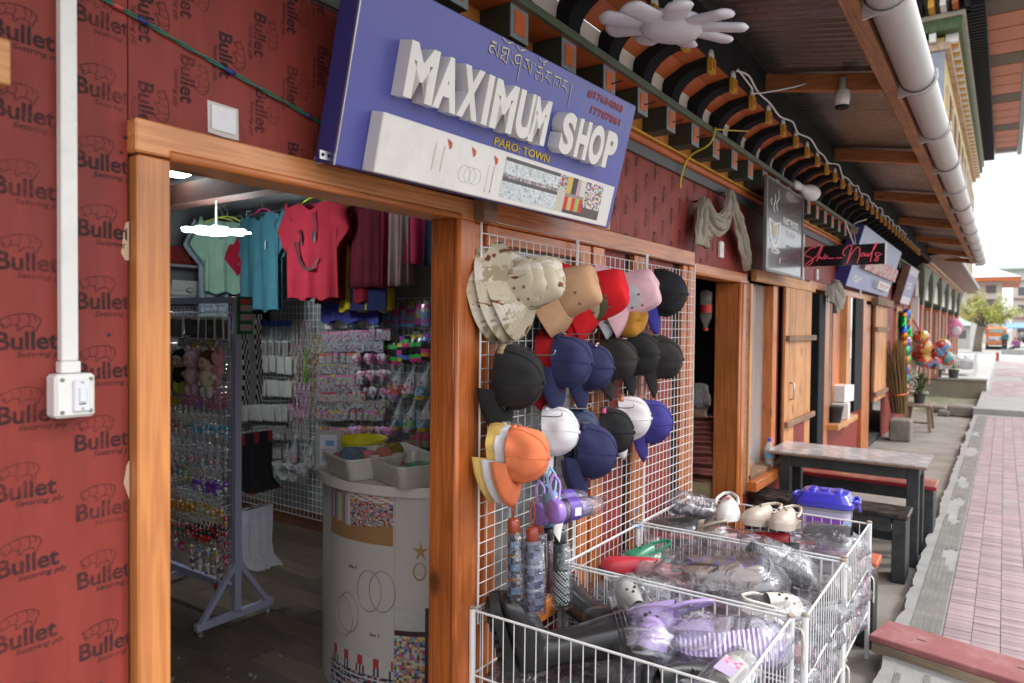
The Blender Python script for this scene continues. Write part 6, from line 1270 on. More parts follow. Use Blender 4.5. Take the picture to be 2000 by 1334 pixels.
prow('net', 'hair_band_bunch', 'bunch', 'bunch of pastel hair bands', 'lowest rear row', (3.670, 3.064, 0.738), (3.670, 2.864, 0.745), 2, [(.5, .35, .38), (.35, .45, .5), (.5, .48, .45)], sc=1.4)
prow('bangle', 'bangle_set', 'bangles', 'set of silver bangles', 'lowest rear row', (3.640, 3.213, 0.526), (3.640, 2.950, 0.532), 3, [(.5, .49, .48), (.42, .36, .38), (.55, .55, .55)], sc=1.5)
def rrow(kind, nm, cat, what, z, n, cols, y0=1.88, y1=2.64, **k): row(kind, nm, cat, '%s hung on the lavender rack' % what, '%s on the lavender rack' % what, (2.285, y0, z), (2.285, y1, z), n, cols, **k)
rrow('card', 'hair_band_card', 'card', 'dark card of hair bands', 1.70, 11, [(.03, .03, .035), (.08, .07, .08), (.05, .045, .04), (.12, .10, .10)], deep=2, dx=.04)
rrow('packet', 'cotton_packet', 'packet', 'pale packet of hair pins', 1.585, 7, [(.35, .33, .32), (.12, .12, .12), (.4, .36, .34)], 1.88, 2.3)
rrow('coil', 'coil_key_ring', 'key ring', 'pink coil key ring', 1.295, 8, [(.50, .20, .30), (.55, .30, .38), (.35, .2, .45)], 1.88, 2.2, deep=2)
rrow('coil', 'coil_key_ring', 'key ring', 'yellow coil key ring', 1.295, 5, [(.52, .38, .05), (.50, .42, .12), (.1, .3, .3)], 2.24, 2.42, deep=2)
rrow('coil', 'coil_key_ring', 'key ring', 'red and amber coil key ring', 1.29, 4, [(.40, .05, .08), (.3, .15, .05)], 2.46, 2.64, deep=2)
rrow('keyring', 'charm_key_ring', 'key ring', 'blue charm key ring', 1.13, 7, [(.10, .35, .50), (.45, .5, .52), (.3, .4, .5)], 1.88, 2.13, deep=2)
rrow('keyring', 'charm_key_ring', 'key ring', 'bronze charm key ring', 1.12, 6, [(.25, .14, .10), (.35, .25, .2), (.5, .4, .36)], 2.16, 2.36, deep=2)
rrow('keyring', 'charm_key_ring', 'key ring', 'green charm key ring', 1.13, 7, [(.08, .25, .15), (.2, .3, .3), (.35, .4, .38)], 2.4, 2.64, deep=2)
rrow('keyring', 'charm_key_ring', 'key ring', 'pearl charm key ring', 1.02, 12, [(.5, .47, .45), (.4, .3, .28), (.3, .4, .42)])
rrow('keyring', 'charm_key_ring', 'key ring', 'violet charm key ring', .83, 6, [(.16, .04, .36), (.5, .48, .5), (.2, .06, .4)], 1.88, 2.1, deep=2, sc=1.1)
rrow('keyring', 'charm_key_ring', 'key ring', 'yellow figure key ring', .86, 4, [(.52, .33, .04), (.5, .45, .3), (.2, .35, .3)], 2.13, 2.3, deep=2)
rrow('keyring', 'charm_key_ring', 'key ring', 'lilac and red figure key ring', .86, 8, [(.30, .12, .40), (.40, .06, .10), (.4, .38, .42)], 2.33, 2.64, deep=2)
rrow('keyring', 'charm_key_ring', 'key ring', 'white and red figure key ring', .72, 7, [(.55, .52, .5), (.48, .05, .06), (.5, .35, .3)], 2.35, 2.64, deep=2, sc=1.1)
rrow('keyring', 'charm_key_ring', 'key ring', 'orange figure key ring', .68, 9, [(.55, .22, .03), (.5, .38, .08), (.5, .48, .4)], 1.92, 2.32, deep=2, sc=1.1)
rrow('keyring', 'charm_key_ring', 'key ring', 'bright red figure key ring', .585, 6, [(.52, .03, .04), (.45, .02, .03), (.03, .03, .03)], 1.88, 2.08, deep=3, sc=1.1)
rrow('keyring', 'charm_key_ring', 'key ring', 'pink and green figure key ring', .56, 6, [(.60, .18, .28), (.05, .26, .06), (.55, .25, .3)], 2.1, 2.34, deep=2, sc=1.15)
rrow('keyring', 'charm_key_ring', 'key ring', 'dark red figure key ring', .60, 7, [(.38, .02, .03), (.3, .02, .02), (.1, .25, .08)], 2.38, 2.64, deep=2, sc=1.1)
rrow('keyring', 'charm_key_ring', 'key ring', 'mixed figure key ring', .44, 10, [(.45, .03, .04), (.5, .4, .06), (.6, .22, .3), (.6, .58, .56), (.15, .3, .45)], sc=1.2)
rrow('keyring', 'charm_key_ring', 'key ring', 'white figure key ring', .36, 5, [(.6, .58, .58), (.5, .48, .5), (.1, .08, .1)], 1.92, 2.2, sc=1.2)
rrow('keyring', 'charm_key_ring', 'key ring', 'large blue and red figure key ring', .29, 1, [(.5, .03, .04), (.08, .35, .6)], 1.95, 1.95, sc=1.7)
rrow('keyring', 'charm_key_ring', 'key ring', 'grey and gold charm key ring', 1.22, 14, [(.35, .3, .2), (.4, .38, .36), (.2, .25, .3)])
rrow('coil', 'coil_key_ring', 'key ring', 'smoky coil key ring', 1.42, 12, [(.12, .1, .12), (.3, .2, .25), (.15, .2, .1)], sc=.8)
rrow('card', 'hair_grip_card', 'card', 'pink card of hair grips', 1.52, 8, [(.5, .15, .3), (.45, .3, .1), (.2, .3, .1)], 2.05, 2.64)
rrow('keyring', 'charm_key_ring', 'key ring', 'teal and rose charm key ring', .945, 12, [(.2, .35, .36), (.45, .22, .28), (.4, .36, .3)], deep=2)
rrow('keyring', 'charm_key_ring', 'key ring', 'amber and white figure key ring', .64, 12, [(.5, .3, .05), (.5, .47, .45), (.4, .05, .05)])
rrow('keyring', 'charm_key_ring', 'key ring', 'crimson and black figure key ring', .50, 12, [(.42, .03, .04), (.05, .04, .05), (.5, .4, .36)])
prow('packet', 'hair_clip_packet', 'packet', 'grey packet of hair pins', 'between the second and third rows', (3.670, 2.653, 1.507), (3.670, 2.060, 1.527), 10, [(.3, .28, .3), (.4, .2, .3), (.25, .3, .35)], deep=2)
prow('packet', 'hair_clip_packet', 'packet', 'dim packet of hair pins', 'between the third and fourth rows', (3.670, 2.687, 1.340), (3.670, 2.291, 1.355), 7, [(.3, .2, .25), (.25, .3, .2), (.35, .3, .15)], deep=2)
prow('packet', 'hair_clip_packet', 'packet', 'plum packet of hair pins', 'between the fourth and fifth rows', (3.670, 2.698, 1.180), (3.670, 2.290, 1.203), 7, [(.3, .1, .2), (.25, .2, .3), (.35, .3, .3)], deep=2)
prow('packet', 'hair_clip_packet', 'packet', 'mauve packet of hair pins', 'between the fifth and sixth rows', (3.670, 2.697, 1.053), (3.670, 2.036, 1.095), 11, [(.3, .15, .2), (.3, .25, .15), (.2, .2, .25)], deep=2)
prow('card', 'hair_comb_card', 'card', 'grey card with combs', 'rear sixth row', (3.670, 3.570, 1.521), (3.670, 3.132, 1.529), 6, [(.2, .2, .22), (.3, .28, .26)], deep=2)
prow('card', 'brooch_card', 'card', 'cream card with brooches', 'rear seventh row', (3.670, 3.463, 0.664), (3.670, 3.181, 0.684), 4, [(.45, .4, .35), (.3, .3, .28)])
prow('pouch', 'scrunchie_pouch', 'pouch', 'dark pouch of scrunchies', 'lowest row by the door', (3.670, 1.834, 0.939), (3.670, 1.652, 0.948), 4, [(.05, .05, .06), (.3, .05, .1), (.2, .15, .1)], sc=1.1)
# soft toys
def toy(label, at, body, head, limb, hair=None, skirt=None, sc=1.):
    m = MB(); m.sphere((0, 0, -.10), .042, 12, 8, body, (.9, 1, 1.2)); m.sphere((0, 0, -.025), .045, 12, 8, head)
    for s in (-1, 1):
        m.sphere((-.005, s*.042, -.095), .020, 8, 6, limb, (.9, 1.3, .9)); m.sphere((-.005, s*.022, -.165), .022, 8, 6, limb, (.9, .9, 1.5)); m.sphere((-.040, s*.014, -.02), .0045, 5, 4, (.03, .02, .02))
        if hair is None: m.sphere((.0, s*.036, .022), .020, 8, 6, limb, (.5, .9, 1.2))
    if hair: m.sphere((.010, 0, -.012), .050, 12, 8, hair, (.95, 1.05, 1.0))
    if skirt: m.lathe([(.035, -.10), (.065, -.155)], 14, None, (True, True), skirt)
    m.sphere((-.043, 0, -.038), .008, 6, 4, (.5, .35, .35)); m.tube([(0, 0, .02), (.0, 0, .055)], .003, 4, col=(.45, .35, .12))
    o = m.build('soft_toy', mat('plush', attr=True, rough=1, var=.2, vs=40, bump=.5, bs=200, spec=.1), loc=at, local=True, smooth=True); o.scale = (sc,)*3; o.rotation_euler = (0, 0, R.uniform(-.3, .3)); tag(o, label, 'soft toy')
toy('pale blue soft toy at the far left of the rack', (2.20, 2.34, 1.43), (.22, .46, .52), (.22, .46, .52), (.26, .50, .54), sc=1.1)
toy('black-haired rag doll in black with yellow boots on the rack', (2.19, 2.20, 1.46), (.02, .02, .02), (.50, .36, .28), (.40, .42, .06), (.015, .013, .013), sc=1.05)
toy('rag doll with a purple skirt behind the blue toy', (2.23, 2.28, 1.42), (.2, .05, .25), (.5, .36, .3), (.45, .3, .25), (.10, .04, .03), (.20, .07, .30))
toy('pink plush toy with long ears on the rack', (2.18, 2.06, 1.47), (.55, .36, .38), (.58, .42, .44), (.55, .38, .40), sc=1.15)
toy('cream plush toy with a brown mop of hair at the rack end', (2.17, 1.90, 1.46), (.56, .50, .36), (.56, .38, .32), (.56, .50, .46), (.09, .03, .02), sc=1.1)
toy('coral pink plush toy peeping out by the rack post', (2.20, 1.855, 1.48), (.60, .28, .27), (.60, .28, .27), (.6, .3, .3), sc=.9)
toy('dusty blue plush toy between the pink and cream ones', (2.24, 1.98, 1.44), (.24, .36, .44), (.24, .36, .44), (.26, .38, .46), sc=.95)
for k, y in enumerate((2.05, 1.93)):
    m = MB()
    for s in (-1, 1):
        for q in range(3): m.lathe([(.0, 0), (.018, .02), (.0, .045)], 5, Matrix.Translation((2.2, y+s*.018, 1.50+.012*q)) @ Matrix.Rotation(s*(.6+.4*q), 4, 'X'))
    tag(m.build('gold_bow', mat('gold_foil', (.55, .36, .10), .25, metal=.8), loc=(2.2, y, 1.5)), 'crinkled gold bow above the %s plush toy' % ('pink' if k == 0 else 'cream'), 'bow')
# socks, scarf, green card pack
rw = [(.60, .59, .66), (.55, .54, .62)]
for i in range(6): tag(inst('white_sock', goods('sock', rw, i % 3), None, (2.38+.03*i, 1.87+.006*(i % 2), .60), (0, 0, 1.3+R.uniform(-.2, .2)), 1.05), 'bunched white socks hung low beside the rack post', 'socks', 'white socks beside the rack post')
for i in range(7): tag(inst('black_sock', goods('sock', [(.02, .02, .022), (.025, .024, .03)] if i % 3 else [(.25, .03, .04), (.02, .02, .02)], i % 3), None, (2.38+.03*i, 1.92, 1.02), (0, 0, 1.2+R.uniform(-.2, .2)), 1.0), 'long black sock hung behind the rack post', 'socks', 'black socks behind the rack post')
ck = MB()
for i in range(3):
    for r_i in range(18):
        for c_i in range(4):
            cc = (.50, .49, .48) if (r_i+c_i) % 2 else (.02, .02, .02); x = 2.50+.045*i; ck.box(x+.01*c_i, x+.01*(c_i+1), 2.07+.012*math.sin(r_i*.4), 2.085+.012*math.sin(r_i*.4), 1.70-.03*(r_i+1), 1.70-.03*r_i, cc if i != 1 else (.28, .29, .31))
tag(ck.build('checked_socks', ATTC, loc=(2.55, 2.08, 1.16)), 'black and white checked leg warmers hanging behind the rack post', 'socks')
gc = thing('glue_card', 'green card with three clear blister packs hooked on the rack post', 'card', (2.32, 1.79, 1.58)); MB().box(2.275, 2.365, 1.785, 1.79, 1.585, 1.79).build('backing_card', mat('green_card', (.015, .12, .05), .4), gc)
for z in (1.605, 1.66, 1.71): MB().box(2.285, 2.355, 1.77, 1.784, z, z+.035).build('blister', mat('clear_blister', (.55, .52, .52), .15, alpha=.6), gc, bevel=.005); MB().tube([(2.295, 1.777, z+.017), (2.345, 1.777, z+.017)], .008, 8).build('tube', mat('red_tube', (.5, .1, .12), .4), gc)
MB().box(2.29, 2.35, 1.7838, 1.7848, 1.75, 1.775).build('header_print', mat('red_print2', (.5, .05, .05), .4), gc)
# counter --------------------------------------------------------------
ct = thing('shop_counter', 'curved white counter covered with printed earring and clothing pictures', 'counter', (2.69, .71, 0)); cx_, cy_, cr_ = 2.69, .71, .565
def arcp(r, z0, z1, a0, a1, n, nz=1): return [[Vector((cx_+r*math.cos(a0+(a1-a0)*i/n), cy_+r*math.sin(a0+(a1-a0)*i/n), z)) for z in (z0, z1)] for i in range(n+1)]
CW = mat('counter_print_paper', (.56, .52, .50), .35, var=.04, dirt=.12, dcol=(.35, .3, .27), ds=4, coat=.2)
m = MB(); m.rings(arcp(cr_, .0, .925, rad(60), rad(250), 60), False); m.build('curved_front', CW, ct, True)
tp_ = MB(); pr = [Vector((cx_+(cr_+.035)*math.cos(a), cy_+(cr_+.035)*math.sin(a), 0)) for a in [rad(60+190*i/60) for i in range(61)]]
tp_.rings([[p+Vector((0, 0, z)) for p in pr] for z in (.926, .968)], True); tp_.build('counter_top', mat('counter_edge', (.62, .58, .55), .25, var=.03, coat=.3), ct, auto=40)
def cmos(a0, a1, z0, z1, nu, nv, fn, r=cr_+.002, nm='printed_picture'):
    m = MB()
    for i in range(nu):
        for j in range(nv):
            c = fn((i+.5)/nu, (j+.5)/nv, i, j)
            if c is None: continue
            f = lambda k, l: Vector((cx_+r*math.cos(a0+(a1-a0)*k/nu), cy_+r*math.sin(a0+(a1-a0)*k/nu), z0+(z1-z0)*l/nv)); m.add([f(i, j), f(i+1, j), f(i+1, j+1), f(i, j+1)], [(0, 1, 2, 3)], clamp(c))
    m.build(nm, ATT, ct)
def shopfloor(u, v, i, j):
    if v < .30+.12*abs(u-.4)*1.6: return (.36, .20, .09)
    if u < .36:
        if v > .92: return (.3, .28, .3)
        return [(.35, .12, .40), (.5, .45, .42), (.12, .16, .3), (.45, .30, .35), (.55, .5, .3), (.3, .5, .15)][(i//2) % 6]
    if .36 <= u < .41: return (.62, .6, .58)
    if v > .86: return (.62, .6, .58) if (j+i//3) % 3 else (.5, .2, .15)
    return R.choice([(.5, .06, .08), (.55, .2, .12), (.4, .35, .12), (.58, .55, .52), (.06, .06, .07), (.15, .3, .45), (.5, .25, .35)])
A0, A1 = rad(161.5), rad(200.6)
cmos(A0, A1, .705, .912, 44, 30, shopfloor)
def ring_print(cth, cz, r, col=(.28, .25, .22), nm='hoop_print', w=.0022):
    m = MB(); m.tube([Vector((cx_+(cr_+.002)*math.cos(cth+r*.72*math.cos(a)/cr_), cy_+(cr_+.002)*math.sin(cth+r*.72*math.cos(a)/cr_), cz+r*math.sin(a))) for a in [2*PI*j/28 for j in range(28)]], w, 4, True, col); m.build(nm, ATT, ct)
for a, z in ((176, .375), (179.6, .40), (186.8, .488), (193.5, .495)): ring_print(rad(a+(-3 if a < 182 else 2)), z+(-.02 if a < 182 else .01), .088)
for t_, a, z in (('size 4', 176.8, .58), ('size 3', 189.3, .305)):
    me = fit(textmesh(t_, 1, .01), 0, .05, 0, .017); m = MB()
    for p in me.polygons: m.add([Vector((cx_+(cr_+.002)*math.cos(rad(a)+me.vertices[q].co.x/cr_), cy_+(cr_+.002)*math.sin(rad(a)+me.vertices[q].co.x/cr_), z+me.vertices[q].co.y)) for q in p.vertices], [tuple(range(len(p.vertices)))], (.08, .07, .07))
    m.build('printed_word', ATT, ct)
GOLD = (.42, .24, .08); ring_print(rad(212.5), .605, .036, GOLD, 'pearl_print', .003)
cmos(rad(210.5), rad(214.5), .585, .625, 5, 5, lambda u, v, i, j: (.55, .48, .42), cr_+.0015, 'pearl_print')
m = MB()
for k in range(5):
    a = PI/2+2*PI*k/5; P_ = []
    for s, l in ((0, .012), (.35, .026), (-.35, .026)): pass
    q = lambda rr2, aa: Vector((cx_+(cr_+.0022)*math.cos(rad(212.9)+rr2*math.cos(aa)*1.1/cr_), cy_+(cr_+.0022)*math.sin(rad(212.9)+rr2*math.cos(aa)*1.1/cr_), .69+rr2*1.3*math.sin(aa)))
    m.add([q(0, 0), q(.011, a-.6), q(.034, a), q(.011, a+.6)], [(0, 1, 2, 3)], GOLD)
m.build('starfish_print', ATT, ct)
def capsphoto(u, v, i, j):
    if v > .62: return (.5, .05, .06) if (i % 9) in (3, 4, 5) and v > .8 else ((.05, .05, .06) if (i % 9) in (2, 3, 4, 5, 6) and v < .8 and i % 2 == 0 else (.56, .53, .51))
    return R.choice([(.03, .03, .04), (.05, .06, .12), (.5, .5, .52), (.3, .05, .07), (.04, .04, .05), (.2, .3, .4)]) if (j % 4) else (.6, .6, .6)
cmos(rad(162), rad(201), .0, .21, 40, 30, capsphoto)
cmos(rad(201.5), rad(224), .0, .45, 20, 40, lambda u, v, i, j: (.05, .02, .03) if (u > .62 and u < .78) or .72 < v < .78 else ((.5, .5, .5) if v > .78 else (R.choice([(.55, .54, .5), (.15, .3, .5), (.5, .25, .1), (.08, .08, .1), (.55, .5, .2), (.4, .1, .2)]) if u < .62 else (.16, .24, .20) if v > .45 else (.45, .43, .42))))
m = MB()
for a in (161, 201.2): m.add([Vector((cx_+(cr_+.0012)*math.cos(rad(a+d)), cy_+(cr_+.0012)*math.sin(rad(a+d)), z)) for d, z in ((0, 0), (.15, 0), (.15, .92), (0, .92))], [(0, 1, 2, 3)], (.25, .22, .2))
m.build('sheet_seam', ATT, ct)
def tub(label, at, rot, items, w=.155, d=.20):
    t = thing('clear_tray', label, 'tray', at, (0, 0, rot)); TR = mat('milky_plastic', (.60, .58, .52), .25, alpha=.62, var=.05, coat=.2)
    MB().rings([rr(w*.80, d*.84, .03, 0), rr(w*.82, d*.86, .03, .004), rr(w*.95, d*.96, .035, .085), rr(w, d, .04, .088), rr(w, d, .04, .098), rr(w*.95, d*.96, .036, .098), rr(w*.8, d*.84, .03, .006)], True, (True, True)).build('tray', TR, t, local=True, auto=40); return t
tub('milky plastic tray with balls of yarn on the counter', (2.239, 0.770, 0.970), rad(-18), 0, .15, .15); tub('milky plastic tray of hair clips at the counter front', (2.245, 0.504, 0.970), rad(-18), 0, .13, .16)
TRC = Vector((2.239, 0.770, 0.970))
for i, (x, y, r, c, lab) in enumerate(((2.42, .86, .042, (.34, .12, .10), 'brick red ball of yarn at the tray edge'), (2.40, .77, .05, (.10, .13, .18), 'slate blue ball of yarn in the tray'), (2.50, .77, .05, (.50, .16, .17), 'rose pink ball of yarn in the tray'), (2.60, .71, .048, (.20, .15, .03), 'olive ball of yarn in the tray'), (2.55, .88, .045, (.12, .20, .27), 'teal ball of yarn at the back of the tray'), (2.52, .69, .038, (.45, .14, .12), 'striped red ball of yarn low in the tray'))):
    m = MB(); m.sphere((0, 0, 0), r, 14, 9, c, (1, 1, .85))
    for k in range(18): a = k*PI/9; M = Matrix.Rotation(a, 4, 'Z') @ Matrix.Rotation(.9, 4, 'X'); m.tube([M @ Vector((r*1.01*math.cos(b), r*1.01*math.sin(b), 0)) for b in [2*PI*j/14 for j in range(14)]], .003, 4, True, tuple(q*(.8+.4*R.random()) for q in c))
    tag(m.build('yarn_ball', ATTC, loc=(TRC.x+x-2.49, TRC.y+y-.78, 1.03+.03*(i % 2)), local=True, smooth=True), lab, 'yarn ball')
m = MB()
for k in range(60): m.sphere((R.uniform(-.1, .1), R.uniform(-.11, .11), R.uniform(0, .03)), R.uniform(.006, .014), 6, 4, R.choice(CANDY+[(.05, .3, .12), (.55, .1, .4)]))
m.box(.0, .09, -.1, .02, .01, .055, (.03, .25, .10)); tag(m.build('hair_clips', ATTG, loc=Vector((2.245, 0.504, 0.970))+Vector((0, 0, .02)), local=True), 'loose hair clips and a green box in the front tray', 'hair clips', kind='stuff')
yb = thing('yellow_basin', 'bright yellow plastic basin on the counter behind the trays', 'basin', (2.485, 1.057, 0.970), None, None, .72); YB = mat('yellow_plastic', (.62, .56, .02), .3, coat=.3, var=.04)
MB().lathe([(.13, 0), (.135, .004), (.165, .12), (.185, .125), (.186, .145), (.176, .145), (.16, .12), (.13, .01)], 36).build('bowl', YB, yb, local=True, auto=40)
for z, r in ((.05, .149), (.085, .157)): MB().tube([(r*math.cos(a), r*math.sin(a), z) for a in [2*PI*j/30 for j in range(30)]], .003, 5, True).build('rim_line', YB, yb, local=True)
sd_ = thing('payment_stand', 'small acrylic stand with a printed payment card on the counter', 'stand', (2.194, 0.959, 0.970), (0, 0, rad(25))); MB().box(-.02, .03, -.07, .07, 0, .006).build('base', mat('acrylic', (.4, .42, .40), .15, alpha=.6), sd_, local=True); MB().box(-.004, .004, -.062, .062, .006, .185).build('panel', mat('acrylic'), sd_, local=True)
m = MB(); mosaic(m, -.042, .042, .02, .165, 6, 11, lambda u, v, i, j: (.14, .26, .5) if j in (7, 8) and 1 < i < 5 else ((.33, .33, .38) if 1 < j < 6 and 0 < i < 5 else (.5, .51, .58)), FACEX(-.0052, 0, 0), 0); m.build('card', ATT, sd_, local=True)
m = MB()
for k in range(9): m.tube([(R.uniform(-.02, .02), R.uniform(-.02, .02), .0), (R.uniform(-.04, .04), R.uniform(-.05, .05), .2)], .005, 5, col=(.02, .02, .02))
m.lathe([(.04, 0), (.045, .10)], 12, None, (True, False), (.30, .27, .2)); tag(m.build('pen_pot', ATT, loc=(2.86, .72, .970), local=True), 'pen pot full of black brushes at the right end of the counter', 'pot')
# clothes on the rail ---------------------------------------------------
MB_r = MB().tube([(3.42, 1.3, 2.50), (3.42, 3.6, 2.50)], .012, 8); tag(MB_r.build('clothes_rail', STEEL, loc=(3.42, 2.5, 2.5)), 'steel clothes rail under the ceiling of the first shop', 'rail')
def hanger(t, c, w=.2, z=0):
    MB().tube(smoothpath([(0, -w, -.06+z), (0, 0, .02+z), (0, w, -.06+z)], 5), .006, 5).build('hanger', mat('hanger_%d' % int(c[0]*99+c[1]*9), c, .35), t, local=True); MB().tube(smoothpath([(0, 0, .02+z), (0, 0, .06+z), (0, .02, .085+z), (0, .02, .11+z), (0, -.01, .11+z)], 4), .003, 5).build('hanger_hook', STEEL, t, local=True)
def tee(label, y, x, ztop, w, ln, c, hc, rot=0, deco=None, sleeve=.17, seed=0):
    t = thing('t_shirt', label, 't-shirt', (x, y, ztop), (0, 0, rot)); cm_ = mat('tee_%02d%02d%02d' % tuple(int(q*99) for q in c), c, .9, var=.12, vs=6, bump=.3, bs=200, spec=.15)
    m = MB(); nu, nv = 26, 22
    for side in (-1, 1):
        rs = []
        for j in range(nv+1):
            v = j/nv; ring = []
            for i in range(nu+1):
                u = -1+2*i/nu; hw = w/2*(1+.04*v); y_ = u*hw; top = -.045*abs(u)**1.3-(.075*math.exp(-(u/.30)**2) if side < 0 else .02*math.exp(-(u/.3)**2))*(1-v)**3
                fold = .018*v**.7*math.sin(u*9+seed+v*1.5)+.010*v*math.sin(u*17+seed*2)
                ring.append(Vector((side*(.018+.012*math.cos(u*PI/2)*(1-v*.3))+fold, y_, top*(1-v)-ln*v+.012*math.sin(u*8+seed)*(v**4))))
            rs.append(ring)
        m.rings(rs, False)
    for s in (-1, 1):
        rs = []
        for k in range(7):
            q = k/6; cy = s*(w/2-.02+sleeve*.48*q); cz = -.05-.21*q; rs.append([Vector((.022*math.cos(a)*(1+.2*q)+.01*math.sin(a*3+k), cy+s*.10*math.sin(a)*.55, cz+.085*math.sin(a)*(1-.1*q)*1.0-.03)) for a in [2*PI*i/14 for i in range(14)]])
        m.rings(rs, True, (True, False))
    m.build('body', cm_, t, True, local=True); hanger(t, hc)
    if deco: deco(t)
    return t
TX = 3.40
def smiley(t):
    D_ = (.055, .012, .018); m = MB(); M = FACEX(-.052, 0, 0)
    for P_, w_ in (([(-.10, -.22), (-.075, -.24), (-.065, -.30)], .014), ([(.05, -.10), (.065, -.17), (.075, -.23)], .012), ([(-.14, -.31), (-.10, -.30)], .010), ([(-.12, -.31), (-.085, -.42), (-.02, -.49), (.05, -.48), (.10, -.42)], .016)): strokes(m, [p[:2] for p in smoothpath([(a, b, 0) for a, b in P_], 4)], w_*1.7, 0, M, D_, w_*1.1)
    m.sphere((-.05, -.055, -.265), .03, 10, 6, D_, (.1, .62, 1.5)); m.sphere((-.05, .07, -.29), .025, 10, 6, D_, (.1, .5, 1.4)); m.build('face_print', ATT, t, local=True)
tee('teal blue t-shirt on a pink hanger, left of the red one', 3.06, TX-.06, 2.50, .50, .76, (.055, .175, .225), (.65, .05, .20), rad(-4), lambda t: (MB().box(-.05, -.048, -.10, .10, -.055, -.035, col=(.02, .03, .04)).build('neck_print', ATT, t, local=True), MB().box(-.052, -.050, -.13, -.115, -.30, -.24, col=(.5, .55, .58)).build('chest_print', ATT, t, local=True)), seed=1)
tee('rose red t-shirt with a drawn face, on a lime hanger', 2.42, TX-.10, 2.52, .48, .70, (.34, .022, .040), (.45, .55, .03), rad(4), smiley, seed=2)
tee('crimson t-shirt with white 98 on the sleeve behind the rose red one', 2.24, TX+.02, 2.50, .52, .70, (.17, .008, .016), (.45, .55, .03), rad(4), lambda t: prints('sleeve_number', LETW, '98', (.24, .33, -.26, -.16), t, FACEX(-.06, 0, 0), 0, .05), seed=3)
tee('yellow and navy football shirt behind the red t-shirts', 2.06, TX+.06, 2.52, .44, .78, (.50, .38, .02), (.5, .6, .05), rad(10), lambda t: [MB().box(-.045, .045, -.20, .10, -.78, -.42, col=(.02, .022, .08)).build('navy_block', ATTC, t, local=True)], seed=4)
tee('royal blue t-shirt hanging low behind the red t-shirts', 2.30, TX+.14, 2.44, .62, .78, (.05, .055, .24), (.02, .02, .02), 0, None, seed=5)
tee('pale grey green t-shirt hung edge-on at the back of the rail', 3.52, TX-.10, 2.46, .34, .78, (.25, .30, .34), (.5, .6, .05), rad(65), None, seed=6)
tee('mint green t-shirt hung edge-on at the back of the rail', 3.42, TX-.12, 2.46, .32, .58, (.22, .36, .27), (.5, .6, .05), rad(68), None, seed=7)
tee('black t-shirt between the mint and teal ones', 3.34, TX+.02, 2.42, .30, .76, (.02, .02, .024), (.02, .02, .02), rad(40), None, seed=8)
tee('red t-shirt sliver between the mint and teal ones', 3.36, TX+.0, 2.36, .10, .76, (.3, .01, .03), (.02, .02, .02), rad(75), None, seed=9)
def garment(label, y, ztop, w, ln, c, nm='trousers', pleats=10, x=TX):
    t = thing(nm, label, 'garment', (x, y, ztop)); m = MB(); rs = []; nu = 40
    for j in range(12):
        v = j/11; rs.append([Vector((.03*math.sin(2*PI*i/nu)*(1+.4*v)+.012*math.sin(pleats*2*PI*i/nu+v)*(.4+v), w/2*(1+.12*v)*math.cos(2*PI*i/nu), -ln*v)) for i in range(nu)])
    m.rings(rs); m.build('cloth', mat('gar_%02d%02d%02d' % tuple(int(q*99) for q in c), c, .95, var=.15, vs=6, bump=.3, bs=160, spec=.1), t, True, local=True); hanger(t, (.03, .03, .03), w*.4, .0)
garment('dark wine red skirt on the rail right of the football shirt', 1.96, 2.46, .34, .56, (.10, .012, .022), 'skirt', 12)
garment('dusty mauve skirt on the rail', 1.70, 2.44, .17, .54, (.30, .20, .20), 'skirt', 7); garment('deep red pleated skirt between the mauve ones', 1.80, 2.44, .10, .55, (.16, .015, .04), 'skirt', 5); garment('second mauve skirt on the rail', 1.62, 2.44, .12, .53, (.28, .19, .2), 'skirt', 6)
garment('bright pink shorts on the rail near the door', 1.52, 2.42, .20, .38, (.42, .03, .09), 'shorts', 5, 3.40); garment('dark navy shorts next to the pink ones', 1.39, 2.40, .11, .38, (.03, .035, .06), 'shorts', 4, 3.40)
hg = MB()
for k in range(9): hg.tube(smoothpath([(3.42, 3.05-.12*k, 2.51), (3.42, 3.03-.12*k, 2.45), (3.40, 2.98-.12*k, 2.40)], 3), .007, 5, col=R.choice([(.6, .06, .25), (.45, .55, .04), (.05, .3, .3), (.5, .5, .5)]))
tag(hg.build('spare_hanger', ATTG, loc=(3.42, 2.6, 2.4)), 'bunch of coloured plastic hangers on the clothes rail', 'hangers', kind='stuff')
# rear shelves with handbags
sh = thing('wall_shelf', 'grey shelves with handbags on the rear wall of the first shop', 'shelf', (3.3, 3.8, 1.8))
for z in (2.10, 1.845): MB().box(2.7, 3.72, 3.70, 3.955, z-.02, z).build('shelf_board', mat('grey_shelf', (.22, .22, .23), .6), sh)
def bag(label, x, z, w, h, c):
    t = thing('handbag', label, 'handbag', (x, 3.80, z)); cm = mat('bag_%02d%02d%02d' % tuple(int(q*99) for q in c), c, .35, var=.15, bump=.15, bs=120, coat=.2)
    MB().box(-w/2, w/2, -.05, .05, 0, h).build('body', cm, t, local=True, bevel=.02); MB().box(-w/2-.002, w/2+.002, -.056, -.048, h*.4, h+.004).build('flap', cm, t, local=True, bevel=.006); MB().tube([(.03*math.cos(a), -.06, h*.45+.02*math.sin(a)) for a in [2*PI*j/12 for j in range(12)]], .004, 5, True).build('clasp', mat('gold', (.6, .4, .1), .3, metal=.9), t, local=True)
